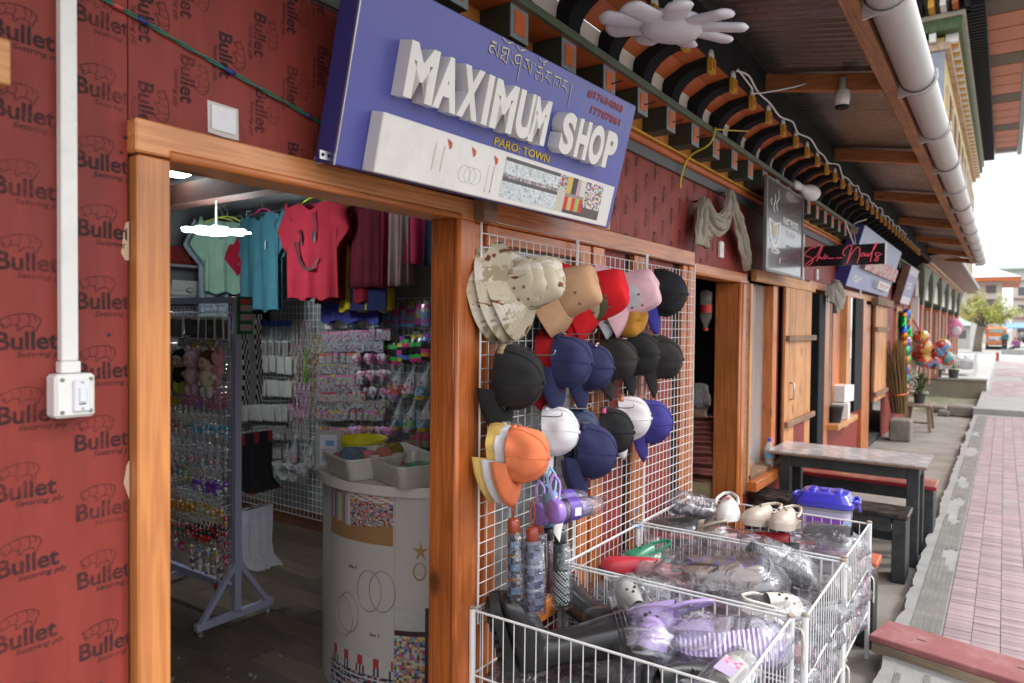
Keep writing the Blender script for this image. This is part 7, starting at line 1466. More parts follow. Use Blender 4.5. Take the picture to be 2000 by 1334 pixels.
bag('dark red handbag with a gold clasp on the upper shelf', 3.12, 2.10, .26, .14, (.17, .018, .018)); bag('brown handbag with a gold clasp on the upper shelf', 3.43, 2.10, .22, .13, (.06, .03, .02)); bag('white quilted handbag on the lower shelf', 3.16, 1.845, .28, .13, (.42, .42, .40)); bag('tan quilted handbag on the lower shelf', 3.48, 1.845, .26, .17, (.17, .11, .05))
# ================================================================ PEOPLE
def skin(name, nodes, edges, m, parent, root=0, sub=2):
    me = bpy.data.meshes.new(name); me.from_pydata([Vector(n[0]) for n in nodes], edges, []); o = link(name, me, parent)
    o.modifiers.new('skin', 'SKIN').use_smooth_shade = True
    for i, n in enumerate(nodes):
        sv = me.skin_vertices[0].data[i]; r = n[1]; sv.radius = r if isinstance(r, tuple) else (r, r); sv.use_root = (i == root)
    q = o.modifiers.new('u', 'SUBSURF'); q.levels = sub; q.render_levels = sub; me.materials.append(m); return o
def skincol(c=(.36, .20, .14)): return mat('skin_%d' % int(c[0]*99), c, .5, var=.08, vs=8)
def person(label, at, rot, P, top, bottom, hairc, skinc=(.36, .20, .14), scale=1., hat=None, puff=0, hairlen=.0, sub=2):
    """P: joint dict in the figure's own frame (x right, y forward, z up), metres"""
    t = thing('person', label, 'person', at, (0, 0, rot), None, scale); J = {k: Vector(v) for k, v in P.items()}
    nk, hd = J['neck'], J['head']; u = (hd-nk).normalized(); fw = Vector(P.get('face', (0, 1, 0))).normalized(); rt = fw.cross(Vector((0, 0, 1))).normalized()
    names = ['pelvis', 'waist', 'chest', 'neck', 'shl', 'ell', 'wrl', 'shr', 'elr', 'wrr', 'hipl', 'knl', 'anl', 'hipr', 'knr', 'anr']
    rad_ = dict(pelvis=(.15, .11), waist=(.135, .10), chest=(.155, .11), neck=.055, shl=.062, ell=.042, wrl=.028, shr=.062, elr=.042, wrr=.028, hipl=.09, knl=.06, anl=.036, hipr=.09, knr=.06, anr=.036)
    E_ = [('pelvis', 'waist'), ('waist', 'chest'), ('chest', 'neck'), ('chest', 'shl'), ('shl', 'ell'), ('ell', 'wrl'), ('chest', 'shr'), ('shr', 'elr'), ('elr', 'wrr'), ('pelvis', 'hipl'), ('hipl', 'knl'), ('knl', 'anl'), ('pelvis', 'hipr'), ('hipr', 'knr'), ('knr', 'anr')]
    nodes = [(J[n], rad_[n]) for n in names]; ed = [(names.index(a), names.index(b)) for a, b in E_]
    def addn(p, r, frm): nodes.append((p, r)); ed.append((frm, len(nodes)-1)); return len(nodes)-1
    j = addn(hd-u*.085+fw*.015, .062, names.index('neck')); h1 = addn(hd-u*.02+fw*.008, .082, j); h2 = addn(hd+u*.055, .080, h1); h3 = addn(hd+u*.095-fw*.005, .055, h2); addn(hd+u*.115-fw*.005, .02, h3)
    ns_ = addn(hd-u*.025+fw*.088, .018, h1); addn(hd-u*.045+fw*.106, .011, ns_)
    for s in (-1, 1):
        addn(hd-u*.02+rt*s*.088-fw*.01, (.012, .026), h1)
        wr = names.index('wrl' if s < 0 else 'wrr'); el = names.index('ell' if s < 0 else 'elr'); d = (nodes[wr][0]-nodes[el][0]).normalized(); side_ = d.orthogonal().normalized(); pm = addn(nodes[wr][0]+d*.06, (.036, .018), wr)
        for q, l in ((-1.5, .055), (-.5, .07), (.5, .068), (1.5, .05)): k1 = addn(nodes[wr][0]+d*.10+side_*q*.016, .0095, pm); k2 = addn(nodes[wr][0]+d*(.10+l*.6)+side_*q*.019+fw*.01, .0085, k1); addn(nodes[wr][0]+d*(.10+l)+side_*q*.018+fw*.025, .007, k2)
        k1 = addn(nodes[wr][0]+d*.05+side_*s*.04, .011, pm); addn(nodes[wr][0]+d*.085+side_*s*.055, .0095, k1)
    skin('body', nodes, ed, skincol(skinc), t, 0, sub)
    fe = MB()
    for s in (-1, 1): fe.sphere(hd+fw*.079+rt*s*.032+u*.0, .010, 8, 5, (.02, .015, .012)); fe.tube([hd+fw*.083+rt*s*.018+u*.022, hd+fw*.080+rt*s*.045+u*.024], .004, 4, col=(.03, .02, .02))
    fe.tube([hd+fw*.082+rt*-.024-u*.072, hd+fw*.090-u*.070, hd+fw*.082+rt*.024-u*.072], .005, 4, col=(.25, .08, .07)); fe.build('face_features', ATT, t, local=True)
    tn = ['pelvis', 'waist', 'chest', 'shl', 'ell', 'wrl', 'shr', 'elr', 'wrr']; g = .022+puff
    nodes2 = [(J[n], tuple(q+g for q in rad_[n]) if isinstance(rad_[n], tuple) else rad_[n]+g*(.8 if n[:2] in ('wr', 'el') else 1)) for n in tn]; nodes2.append((nk-u*.02, .062+puff*.5))
    ed2 = [(tn.index(a), tn.index(b)) for a, b in E_ if a in tn and b in tn]+[(2, 9)]
    cl = mat('top_%02d%02d%02d' % tuple(int(q*99) for q in top), top, .6 if puff else .85, var=.15, vs=9, bump=.3, bs=60)
    o = skin('jacket', nodes2, ed2, cl, t, 0, sub)
    if puff:
        t_ = cl.node_tree; nd = t_.nodes; lk = t_.links.new; tcn = nd.new('ShaderNodeTexCoord'); wv = nd.new('ShaderNodeTexWave'); wv.bands_direction = 'Z'; wv.inputs['Scale'].default_value = 4.2; wv.inputs['Distortion'].default_value = 2.2; wv.inputs['Detail'].default_value = 2; lk(tcn.outputs['Object'], wv.inputs['Vector'])
        bp = nd.new('ShaderNodeBump'); bp.inputs['Strength'].default_value = 1; bp.inputs['Distance'].default_value = .06; lk(wv.outputs['Fac'], bp.inputs['Height']); lk(bp.outputs[0], nd['Principled BSDF'].inputs['Normal'])
    bn = ['pelvis', 'hipl', 'knl', 'anl', 'hipr', 'knr', 'anr']; nodes3 = [(J[n], tuple(q+.014 for q in rad_[n]) if isinstance(rad_[n], tuple) else rad_[n]+.018) for n in bn]
    skin('trousers', nodes3, [(bn.index(a), bn.index(b)) for a, b in E_ if a in bn and b in bn], mat('bot_%02d%02d%02d' % tuple(int(q*99) for q in bottom), bottom, .9, var=.15, bump=.2), t, 0, sub)
    for s in ('anl', 'anr'):
        a = J[s]; f2 = Vector(P.get('foot', (0, 1, 0))); skin('shoe', [(a-Vector((0, 0, .04)), .045), (a-Vector((0, 0, .055))+f2*.10, .042), (a-Vector((0, 0, .062))+f2*.17, .03)], [(0, 1), (1, 2)], BLK, t, 0, sub)
    skin('hair', [(hd-u*.045-fw*.045, .062), (hd+u*.02-fw*.03, .082), (hd+u*.065-fw*.012, .080), (hd+u*.085+fw*.035, .055), (hd+u*.108-fw*.012, .055), (hd+u*.128-fw*.012, .018), (hd-u*.08-fw*.04, .03)]+([(hd-u*(.10+hairlen)-fw*.05, .06)] if hairlen else []), [(0, 1), (1, 2), (2, 3), (2, 4), (4, 5), (0, 6)]+([(0, 7)] if hairlen else []), mat('hair_%d' % int(hairc[0]*999), hairc, .75, var=.35, vs=60, bump=.6, bs=160, stretch=(1, 1, .25)), t, 1, sub)
    return t
SIT = dict(pelvis=(0, 0, .0), waist=(0, .03, .17), chest=(0, .06, .36), neck=(0, .09, .50), head=(0, .13, .635), shl=(-.19, .07, .43), ell=(-.24, .12, .17), wrl=(-.16, .34, .12), shr=(.19, .07, .43), elr=(.24, .12, .17), wrr=(.16, .34, .12), hipl=(-.10, .03, -.02), knl=(-.14, .42, -.0), anl=(-.14, .42, -.38), hipr=(.10, .03, -.02), knr=(.14, .42, -.0), anr=(.14, .42, -.38))
STAND = dict(pelvis=(0, 0, .95), waist=(0, 0, 1.10), chest=(0, .01, 1.30), neck=(0, .02, 1.47), head=(0, .04, 1.61), shl=(-.19, 0, 1.39), ell=(-.24, -.02, 1.12), wrl=(-.22, .06, .88), shr=(.19, 0, 1.39), elr=(.24, -.02, 1.12), wrr=(.22, .06, .88), hipl=(-.10, 0, .92), knl=(-.11, .02, .50), anl=(-.13, -.02, .09), hipr=(.10, 0, .92), knr=(.12, .03, .50), anr=(.14, .0, .09))
p1 = person('grey-haired person in a burgundy puffer jacket seated with their back to the second doorway', (5.16, .26, .46), rad(-62), SIT, (.17, .040, .030), (.22, .16, .09), (.34, .33, .31), puff=.05)
dk = thing('inner_bench', 'dark bench under the seated person inside the cafe doorway', 'bench', (5.35, .4, -.02)); MB().box(4.95, 5.6, .1, .65, .26, .30).build('seat', BLK, dk); MB().box(5.0, 5.55, .15, .6, -.02, .26).build('base', BLK, dk)
SITF = dict(SIT); SITF['face'] = (-.55, .8, 0)
person('dark-haired person facing the seated one deep inside the cafe', (6.1, .62, .40), rad(96), SITF, (.03, .035, .10), (.05, .05, .055), (.012, .010, .010), (.42, .22, .14))
cl_ = thing('wall_clutter', 'dim framed pictures and a hanging drinks bottle inside the cafe doorway', 'picture', (6.6, 2.55, 1.6))
for x, z in ((6.1, 1.75), (6.0, 1.4)): MB().box(x, x+.5, 2.57, 2.59, z, z+.22).build('picture', mat('dim_picture', (.06, .045, .045), .4, var=.5, vs=12), cl_)
bo = thing('hanging_bottle', 'empty drinks bottle with a red label hung upside down in the cafe doorway', 'bottle', (4.95, .16, 1.9)); MB().lathe([(.0, .02), (.042, .0), (.042, -.07), (.038, -.09), (.042, -.11), (.042, -.18), (.016, -.24), (.016, -.26)], 14).build('bottle', mat('dark_pet', (.25, .22, .2), .1, alpha=.35), bo, True, local=True); MB().lathe([(.0425, -.09), (.0425, -.145)], 14, None, (False, False)).build('label', mat('red_label', (.42, .012, .018), .4, var=.2, vs=50), bo, local=True); MB().lathe([(.018, -.255), (.018, -.275)], 10).build('bottle_cap', mat('red_cap', (.5, .02, .02), .4), bo, local=True)
# nail salon shelves
ss = thing('salon_shelves', 'white shelves with nail polish bottles and light strips in the purple salon', 'shelf', (8.6, 1.1, 1.0))
for z in (1.78, 1.28, .86): MB().box(7.5, 9.8, 1.0, 1.2, z, z+.05).build('shelf_board', WHITE, ss); m = MB(); [m.sphere((7.5+.05*k, .995, z-.004), .006, 5, 3) for k in range(46)]; m.build('light_strip', mat('led', (1, 1, 1), emit=1.6, ecol=(1, .95, .9)), ss)
for z in (1.83, 1.33, .91):
    for k in range(14): tag(MB().lathe([(.025, 0), (.025, .06), (.012, .07), (.012, .13)], 8).build('polish_bottle', mat('polish%d' % (k % 4), [(.5, .4, .25), (.4, .02, .1), (.5, .5, .5), (.25, .05, .3)][k % 4], .25), loc=(7.6+.16*k, 1.08, z), local=True), 'nail polish bottle on the lit salon shelves', 'bottle', 'nail polish bottles on the salon shelves')
# ================================================================ FAR END OF THE ROW
bm2 = thing('straw_broom', 'big tied bundle of brown straw brooms leaning at the end of the kiosks', 'broom', (13.2, -.25, -.1))
m = MB()
for k in range(260):
    a = R.uniform(0, 2*PI); r0 = R.uniform(.02, .16); r1 = r0*R.uniform(1.3, 2.1); z1 = R.uniform(.85, 1.35); b0 = Vector((13.05+r0*math.cos(a)*.8, -.22+r0*math.sin(a)*.7, .28)); b1 = Vector((13.0+r1*math.cos(a)*.9-.05, -.14+r1*math.sin(a)*.65, .28+z1*.9)); m.tube([b0, b0.lerp(b1, .5)+Vector((R.uniform(-.02, .02), 0, 0)), b1], [.008, .006, .003], 4, col=R.choice([(.20, .12, .055), (.28, .18, .08), (.13, .075, .035), (.33, .24, .12)]))
tag(m.build('straw', ATTC, bm2), kind='stuff'); MB().tube([(13.03+.17*math.cos(a), -.2+.13*math.sin(a), .62+.03*math.cos(a)) for a in [2*PI*j/20 for j in range(20)]], .016, 6, True).build('orange_band', ORG2, bm2)
cbk = MB().box(12.45, 12.85, -.44, -.14, -.1, .24); tag(cbk.build('stone_block', STONE, loc=(12.6, -.3, -.1), bevel=.02), 'rough square stone block standing on the ground beside the broom bundle', 'block')
stl = thing('wooden_stool', 'small weathered wooden stool carrying a potted plant', 'stool', (14.2, -.4, -.1)); GW = wood('grey_wood', 0, (.27, .20, .15), (.14, .1, .075), .85, 0, dirt=.3)
MB().box(13.85, 14.6, -.60, -.20, .32, .36).build('seat', GW, stl, bevel=.005)
for x, y in ((13.95, -.55), (13.95, -.25), (14.5, -.55), (14.5, -.25)): MB().bar((x, y, .32), (x+(.06 if x > 14.2 else -.06), y+(-.04 if y < -.4 else .04), -.1), .05).build('leg', GW, stl)
MB().bar((13.92, -.56, .05), (13.92, -.24, .05), .03).build('stretcher', GW, stl)
def leafplant(label, at, h, r, n, c, pot=True, potr=.1, poth=.16):
    t = thing('potted_plant', label, 'plant', at)
    if pot: MB().lathe([(potr*.75, 0), (potr*.95, poth*.9), (potr*1.05, poth*.92), (potr*1.05, poth), (potr*.9, poth), (potr*.9, poth*.85), (0, poth*.85)], 16).build('pot', mat('dark_pot', (.05, .045, .045), .6, var=.3), t, local=True, auto=40)
    st_, lf = MB(), MB()
    for k in range(max(5, n//8)): a = R.uniform(0, 6.28); st_.tube([(0, 0, poth*.8), (r*.4*math.cos(a), r*.4*math.sin(a), poth+h*.6)], .005, 4)
    st_.build('stem', mat('stem', (.10, .09, .04), .8), t, local=True)
    for k in range(n):
        d = Vector((R.gauss(0, 1), R.gauss(0, 1), R.gauss(.2, .8))).normalized(); p = Vector((0, 0, poth+h*.5))+Vector((d.x*r, d.y*r, d.z*h*.5))*R.uniform(.3, 1); l = R.uniform(.03, .06)*(1+r*2); u = (d+Vector((0, 0, R.uniform(-.6, .6)))).normalized(); v = u.cross(Vector((0, 0, 1))).normalized()*l*.35; b = R.uniform(.5, 1.35)
        lf.add([p, p+u*l*.45+v, p+u*l, p+u*l*.45-v], [(0, 1, 2, 3)], tuple(q*b for q in c))
    tag(lf.build('leaf', mat('leaves', attr=True, rough=.4, var=.1), t, local=True), kind='stuff')
leafplant('small glossy leafy plant in a dark pot on the wooden stool', (14.2, -.40, .36), .38, .22, 240, (.05, .10, .025))
gld = thing('foil_garland', 'shiny blue and green foil toys strung in a loop at the end window', 'garland', (14.8, -.08, 1.0))
for i in range(34):
    if i < 17: a = rad(-30+240*i/16); p = Vector((14.75+.42*math.cos(a)*.9, -.10-.02*math.sin(i), 1.52+.40*math.sin(a)))
    else: k = i-17; p = Vector((14.5+.24*(k % 3)+.03*math.sin(k), -.12, 1.42-.17*(k//3)))
    c = [(.02, .10, .42), (.01, .36, .06), (.50, .17, .02)][(i*2+i//3) % 3]; MB().sphere(p, .10, 10, 7, None, (.8, .7, 1.15), Matrix.Rotation(R.uniform(-.6, .6), 3, 'Y')).build('foil_piece', mat('foil_%d' % int(c[2]*99), c, .16, metal=.75, var=.4, vs=18), gld, True)
MB().tube([(14.75, -.1, 1.9), (14.75, -.05, 2.1)], .012, 5).build('cord', mat('red_cord', (.5, .03, .03), .6), gld)
BALLC = [(.50, .035, .035), (.06, .26, .28), (.55, .36, .05), (.12, .22, .42)]
for i, (y, z) in enumerate(((-.30, 1.30), (-.52, 1.24), (-.66, 1.08), (-.30, 1.02), (-.46, 1.0), (-.18, 1.14), (-.24, 1.50), (-.60, 1.32))):
    m = MB(); rs = []; n, k_ = 18, 10; ax = Vector((R.gauss(0, 1), R.gauss(0, 1), R.gauss(0, 1))).normalized(); Q = Vector((0, 0, 1)).rotation_difference(ax).to_matrix()
    for a in range(k_):
        for b in range(n):
            def sp(a_, b_): th = PI*a_/k_; ph = 2*PI*b_/n; return Q @ Vector((.15*math.sin(th)*math.cos(ph), .15*math.sin(th)*math.sin(ph), .15*math.cos(th)))
            cc = BALLC[0] if (b//3) % 2 == 0 else BALLC[1+(b//6+i) % 3]
            if NZ.noise(sp(a, b)*14+Vector((i, 0, 0))) > .28: cc = R.choice([(.03, .03, .03), (.55, .45, .4), (.5, .3, .06)])
            m.add([sp(a, b), sp(a+1, b), sp(a+1, b+1), sp(a, b+1)], [(0, 1, 2, 3)], cc)
    tag(m.build('play_ball', ATTG, loc=(16.2+.12*(i % 3), y, z), local=True, smooth=True), 'red and teal patterned play ball in the cluster at the end of the kiosks', 'ball', 'play balls hanging at the end of the kiosks')
tag(MB().tube(smoothpath([(16.2, -.05, 1.9), (16.22, -.25, 1.55), (16.25, -.4, 1.3)], 4), .02, 5).build('ball_net', mat('net_cord', (.5, .06, .05), .6), loc=(16.2, -.2, 1.5)), 'red net cord holding the cluster of play balls', 'cord')
# stones and plants by the path end, low wall with terrace
for i, (x, y, l, w_, h, lab) in enumerate(((17.0, -.9, .5, .45, .22, 'squared stone block in the bed beside the footpath end'), (16.75, -.62, .25, .2, .12, 'small reddish stone under the squared one'), (16.9, -1.1, .25, .16, .12, 'small grey stone at the corner of the footpath'), (17.6, -.5, .6, .3, .14, 'flat stone slab behind the squared stone'))):
    m = MB(); m.box(-l/2, l/2, -w_/2, w_/2, 0, h); o = m.build('stone_block', STONE, loc=(x, y, -.1), local=True, bevel=.03); o.rotation_euler = (0, 0, R.uniform(-.2, .2)); tag(o, lab, 'stone')
m = MB()
for k in range(1400):
    x, y = R.uniform(17.2, 21.2), R.uniform(-1.1, .1); a = R.uniform(0, 6.28); h = R.uniform(.05, .16); m.add([Vector((x-.012, y, -.1)), Vector((x+.012, y, -.1)), Vector((x+.05*math.cos(a), y+.05*math.sin(a), -.1+h))], [(0, 1, 2)], R.choice([(.16, .26, .03), (.25, .33, .05), (.10, .17, .03), (.4, .34, .05)]))
tag(m.build('grass', mat('grass', attr=True, rough=.7), loc=(19, -.5, -.1)), 'green grass tufts between the stones and the low wall', 'grass', kind='stuff')
lw_ = thing('low_wall', 'stained low concrete wall at the end of the kiosk yard', 'wall', (21.6, -.3, -.1)); MB().box(21.5, 21.9, -1.25, 6, -.1, .36).build('wall_face', mat('stained_concrete', (.22, .185, .14), .9, var=.3, vs=1.5, bump=.5, bs=20, dirt=.85, dcol=(.05, .045, .04), ds=1.6, stretch=(1, 1, .6)), lw_); MB().box(21.46, 21.92, -1.27, 6, .361, .40).build('coping', CONC2, lw_)
te = MB().box(21.92, 45, -1.25, 6, -.1, .385); struct('terrace', te, mat('terrace_paving', (.50, .49, .48), .8, var=.1, vs=2))
for i, y in enumerate((.05, -.16, -.53)):
    leafplant(['black pot with small plant on the low wall, leftmost', 'black pot with small plant on the low wall, middle', 'black pot of yellow-green leaves on the low wall, rightmost'][i], (21.6, y, .40), .12 if i < 2 else .16, .12, 50, [(.10, .08, .07), (.12, .09, .05), (.42, .42, .10)][i], True, .13, .22)
wb = thing('wire_basket', 'far white wire basket of bagged goods on the terrace behind the pots', 'basket', (23.5, -.45, .4))
for x in (23.0, 24.3):
    for y in (-.15, -.95): MB().box(x-.03, x+.03, y-.03, y+.03, .385, .98).build('post', WMET, wb)
m = MB()
for k in range(14): m.box(22.99, 23.0, -.95+.057*k, -.94+.057*k, .45, .80)
for z in (.45, .80): m.box(22.985, 23.0, -.95, -.15, z, z+.02)
m.build('wire_mesh', WMET, wb)['kind'] = 'stuff'
for k in range(9): tag(bag_mesh(.26, .22, .16, 50+k).build('bagged_goods', mat('bag_white', (.50, .50, .53), .35, var=.25, vs=6, coat=.2), loc=(23.25+.3*(k % 3), -.25-.25*(k//3), .72+.06*(k % 2)), local=True, smooth=True), 'white bag of goods heaped in the far wire basket', 'bag', 'bags heaped in the far wire basket')
# arcade and tall yellow building
ar = thing('arcade', 'row of red square columns with flared green brackets under a brown eave', 'building', (24, -.3, .4))
TER = mat('terracotta', (.34, .13, .085), .7, var=.15, dirt=.2); GB = mat('green_bracket', (.10, .115, .075), .6, var=.2); CREAM = mat('cream_wall', (.55, .50, .38), .8, var=.06); PKW = mat('pale_pink', (.55, .42, .36), .7)
for i, x in enumerate((16.9, 19.0, 21.7, 24.3, 27.5, 30.4)):
    w_ = .32; c = MB().box(x-w_, x, -.2, .12, .385, 2.15).build('column', TER, ar)
    m = MB()
    for y in (-.14, -.02, .09): m.box(x-w_-.012, x-w_-.001, y-.02, y+.02, .5, 2.08)
    m.build('flute', PKW, c); MB().box(x-.005, x+.012, -.215, -.19, .385, 2.15).build('edge_strip', PKW, c); MB().box(x-w_-.02, x+.02, -.22, .14, 2.151, 2.25).build('capital', mat('dark_green2', (.025, .05, .03), .5), c); MB().box(x-w_-.01, x+.01, -.21, .13, 2.10, 2.1501).build('band', ORG, c)
    f = MB(); f.rings([[Vector((x-w_/2-a, -.05-b, z)), Vector((x-w_/2+a, -.05-b, z)), Vector((x-w_/2+a, -.05+b, z)), Vector((x-w_/2-a, -.05+b, z))] for a, b, z in ((.20, .18, 2.251), (.28, .20, 2.5), (.55, .22, 2.75), (1.0, .24, 2.92))]); f.build('flared_bracket', GB, c)
MB().box(15.8, 31.5, -.16, .06, 2.3, 2.92).build('spandrel', mat('cream_spandrel', (.58, .54, .46), .7), ar); MB().box(15.8, 31.5, -.30, -.2, 2.93, 2.97).build('orange_line', ORG, ar); MB().box(15.8, 31.6, -.34, -.26, 3.0, 3.05).build('orange_line', mat('pale_line', (.6, .5, .35), .7), ar)
for k in range(15): MB().add([Vector(p) for p in ((15.8+k*1.05, -.30, 3.06), (16.84+k*1.05, -.30, 3.06), (16.84+k*1.05, -.75, 3.12), (15.8+k*1.05, -.75, 3.12))], [(0, 1, 2, 3)]).build('eave_soffit', wood('brown_eave', 0, (.24, .10, .05), (.10, .045, .025), .6, 0), ar)
MB().box(15.8, 31.6, -.80, -.3, 3.13, 3.24).build('eave_edge', mat('grey_edge', (.30, .29, .28), .7), ar); MB().box(16.4, 31.5, .5, .6, .385, 3.1).build('back_wall', CREAM, ar); MB().box(16.38, 16.6, -.16, .55, .385, 2.6).build('white_pier', WHITE, ar)
bp_ = thing('backpack', 'pink and white backpack hanging on a column of the arcade', 'backpack', (26.9, -.25, 1.4)); MB().sphere((26.9, -.26, 1.72), .24, 12, 8, None, (.7, 1, 1.25)).build('body', mat('pink_bag', (.55, .16, .30), .6, var=.3, vs=8), bp_, True); MB().sphere((26.72, -.33, 1.62), .15, 10, 6, None, (.6, 1, 1)).build('pocket', mat('grey_pink', (.5, .42, .45), .6), bp_, True)
yl = thing('yellow_building', 'tall cream yellow building with painted cornices and huge orange-panelled eaves', 'building', (26, 0, -.1))
YW = mat('pale_yellow_wall', (.60, .45, .20), .8, var=.05, vs=1); BG = mat('blue_grey_band', (.28, .30, .36), .7); X_0, X_1, Y_ = 18.6, 35.8, -.35
MB().box(X_0, X_1, Y_, 9, 3.3, 8.2).build('wall', YW, yl)
for z in (4.3, 6.6): MB().box(X_0-.03, X_0-.001, Y_, 5, z, z+.16).build('band', BG, yl)
MB().box(X_0-.04, X_0-.002, Y_-.02, Y_+.25, 3.3, 7.9).build('corner_band', BG, yl)
for k in range(9):
    for z in (3.9, 5.9):
        x = X_0+.8+k*1.9; w_ = MB().box(x, x+1.15, Y_-.07, Y_-.001, z, z+1.45).build('window', mat('cream_frame', (.62, .54, .36), .7), yl); MB().box(x+.12, x+1.03, Y_-.075, Y_-.0705, z+.12, z+1.33).build('pane', mat('dim_pane', (.10, .10, .11), .1), w_); MB().box(x+.54, x+.6, Y_-.085, Y_-.076, z+.12, z+1.33).build('mullion', ORG, w_)
for a in range(7): x = X_0+1.9*a+1.0
MB().box(X_0-.1, X_1, Y_-.12, 9, 7.9, 8.05).build('cornice', mat('red_white_band', (.5, .35, .25), .7, var=.4, vs=6), yl)
for k in range(60):
    x = X_0+k*.29; MB().box(x, x+.15, Y_-.26, Y_-.02, 8.06, 8.25).build('dentil', [WHITE, YEL][k % 2], yl)
for k in range(26): y = Y_+.15+.25*k; MB().box(X_0-.24, X_0-.02, y, y+.13, 8.06, 8.25).build('dentil', [WHITE, YEL, BLUG][k % 3], yl)
MB().box(X_0-.3, X_1, Y_-.34, 9, 8.26, 8.50).build('cornice', mat('leaf_green', (.07, .12, .05), .6, var=.4, vs=14), yl); MB().box(X_0-.36, X_1, Y_-.40, 9, 8.505, 8.60).build('cornice', mat('cream2', (.5, .47, .4), .7), yl)
for k in range(85): x = X_0-.4+k*.2; MB().box(x, x+.1, Y_-.75, Y_-.1, 8.61, 8.85).build('eave_block', BLK, yl)
for k in range(30): y = Y_-.5+.22*k; MB().box(X_0-.8, X_0-.1, y, y+.11, 8.61, 8.85).build('eave_block', [BLK, ORG, WHITE, YEL][k % 4], yl)
ed_ = MB().box(X_0-1.6, X_1+.5, Y_-1.6, 9.5, 9.32, 9.42); ed_.build('roof_slab', mat('slate_roof', (.13, .13, .15), .7), yl)
for k in range(19):
    x = X_0-1.5+k*.98
    for (a, b) in ((-.76, -1.5),): MB().box(x+.03, x+.95, Y_+b, Y_+a, 9.0+.0, 9.06).build('soffit_panel', ORG if k % 4 != 2 else mat('brown_panel', (.12, .09, .07), .7), yl)
MB().box(X_0-1.6, X_1+.5, Y_-1.5, 9.4, 9.07, 9.1).build('soffit_base', WHITE, yl); MB().box(X_0-1.65, X_1+.55, Y_-1.66, Y_-1.51, 8.98, 9.31).build('fascia', BLUG, yl)
# distance: tree, van, pillar, people, houses
tr_ = thing('willow_tree', 'bright yellow-green willow with drooping twigs beyond the end of the path', 'tree', (66, -.1, -.1)); BARK = mat('bark', (.16, .13, .10), .9, bump=.6, bs=8)
tk_ = MB(); tk_.tube([(66, .15, -.1), (66, .1, .8), (66.1, 0, 1.6), (66, -.1, 2.0)], [.32, .28, .27, .3], 9)
tw = MB(); lf = MB()
for k in range(26):
    a = R.uniform(0, 6.28); e = R.uniform(.35, 1.3); l = R.uniform(1.3, 2.6); b = Vector((66, -.1, 1.9)); d = Vector((math.cos(a)*math.cos(e), math.sin(a)*math.cos(e), math.sin(e))); t1 = b+d*l; tk_.tube([b, b.lerp(t1, .5)+Vector((0, 0, .12)), t1], [.10, .06, .025], 5)
    for q in range(11):
        s = b.lerp(t1, R.uniform(.45, 1)); d2 = (d+Vector((R.gauss(0, .5), R.gauss(0, .5), R.uniform(-.2, .7)))).normalized(); l2 = R.uniform(.7, 1.5); e1 = s+d2*l2*.6; e2 = e1+Vector((d2.x*.4, d2.y*.4, R.uniform(-.7, .25))); tw.tube([s, e1, e2], .012, 3)
        lean = 1 if s.y < -.3 else .55
        for w_ in range(int(26*lean)):
            u = R.random(); p = (s.lerp(e1, u*2) if u < .5 else e1.lerp(e2, u*2-1))+Vector((R.gauss(0, .10), R.gauss(0, .10), R.gauss(0, .08))); sz = R.uniform(.05, .11); dd = Vector((R.gauss(0, 1), R.gauss(0, 1), R.gauss(-.5, .7))).normalized(); o_ = dd.orthogonal().normalized()*sz*.4; c = R.choice([(.30, .34, .045), (.40, .40, .07), (.20, .27, .035), (.47, .42, .10), (.14, .20, .03)]); lf.add([p, p+dd*sz+o_, p+dd*sz*2, p+dd*sz-o_], [(0, 1, 2, 3)], c)
tk_.build('trunk', BARK, tr_, True); tw.build('twigs', mat('twig', (.30, .24, .10), .8), tr_)['kind'] = 'stuff'; tag(lf.build('crown', mat('willow_leaf', attr=True, rough=.6), tr_), kind='stuff')
vn = thing('orange_van', 'orange pickup van parked beyond the tree with its side door open', 'van', (74, -.9, -.1), (0, 0, 0)); OV = mat('orange_car_paint', (.60, .16, .02), .3, coat=.6)
def vb(a, n_, m_, bev=.06): return MB().box(*a).build(n_, m_, vn, bevel=bev)
vb((75.2, 77.4, -1.75, -.25, .62, 1.95), 'cab', OV, .15); vb((73.6, 75.3, -1.75, -.25, .62, .72), 'load_bed', OV); vb((73.55, 73.65, -1.75, -.25, .35, .70), 'tailgate', mat('rust_orange', (.35, .12, .05), .5)); vb((75.15, 75.21, -1.55, -.45, 1.45, 1.78), 'rear_window', mat('van_glass', (.25, .32, .30), .1), .0); vb((73.5, 73.56, -1.7, -.3, -.0, .28), 'bumper', BLK, .0)
for y in (-1.7, -.45): MB().tube([(74.2, y, .2), (74.2, y+.2, .2)], .32, 14).build('wheel', BLK, vn)
vb((76.0, 76.9, -2.5, -2.44, .6, 1.6), 'open_door', OV, .02); vb((76.1, 76.8, -2.52, -2.505, 1.1, 1.5), 'door_window', mat('van_glass'), .0); MB().box(73.7, 75.1, -1.6, -.4, .73, 1.1).build('load', mat('load_mix', (.35, .33, .35), .7, var=.7, vs=3), vn, bevel=.05)
tag(MB().box(70, 70.5, .15, .75, -.1, 2.5).build('gate_pillar', mat('white_pillar', (.6, .6, .58), .7, dirt=.3), loc=(70, .5, -.1)), 'pale square gate pillar left of the willow trunk', 'pillar')
tag(MB().box(60, 60.4, -4.5, -1.42, -.1, .32).build('kerb_wall', CONC2, loc=(60, -3, -.1)), 'low concrete kerb wall at the far end of the path', 'wall'); tag(MB().box(58, 58.5, -.9, 1.6, -.1, .08).build('kerb_wall', CONC2, loc=(58, 0, -.1)), 'low concrete edging in front of the willow tree', 'kerb')
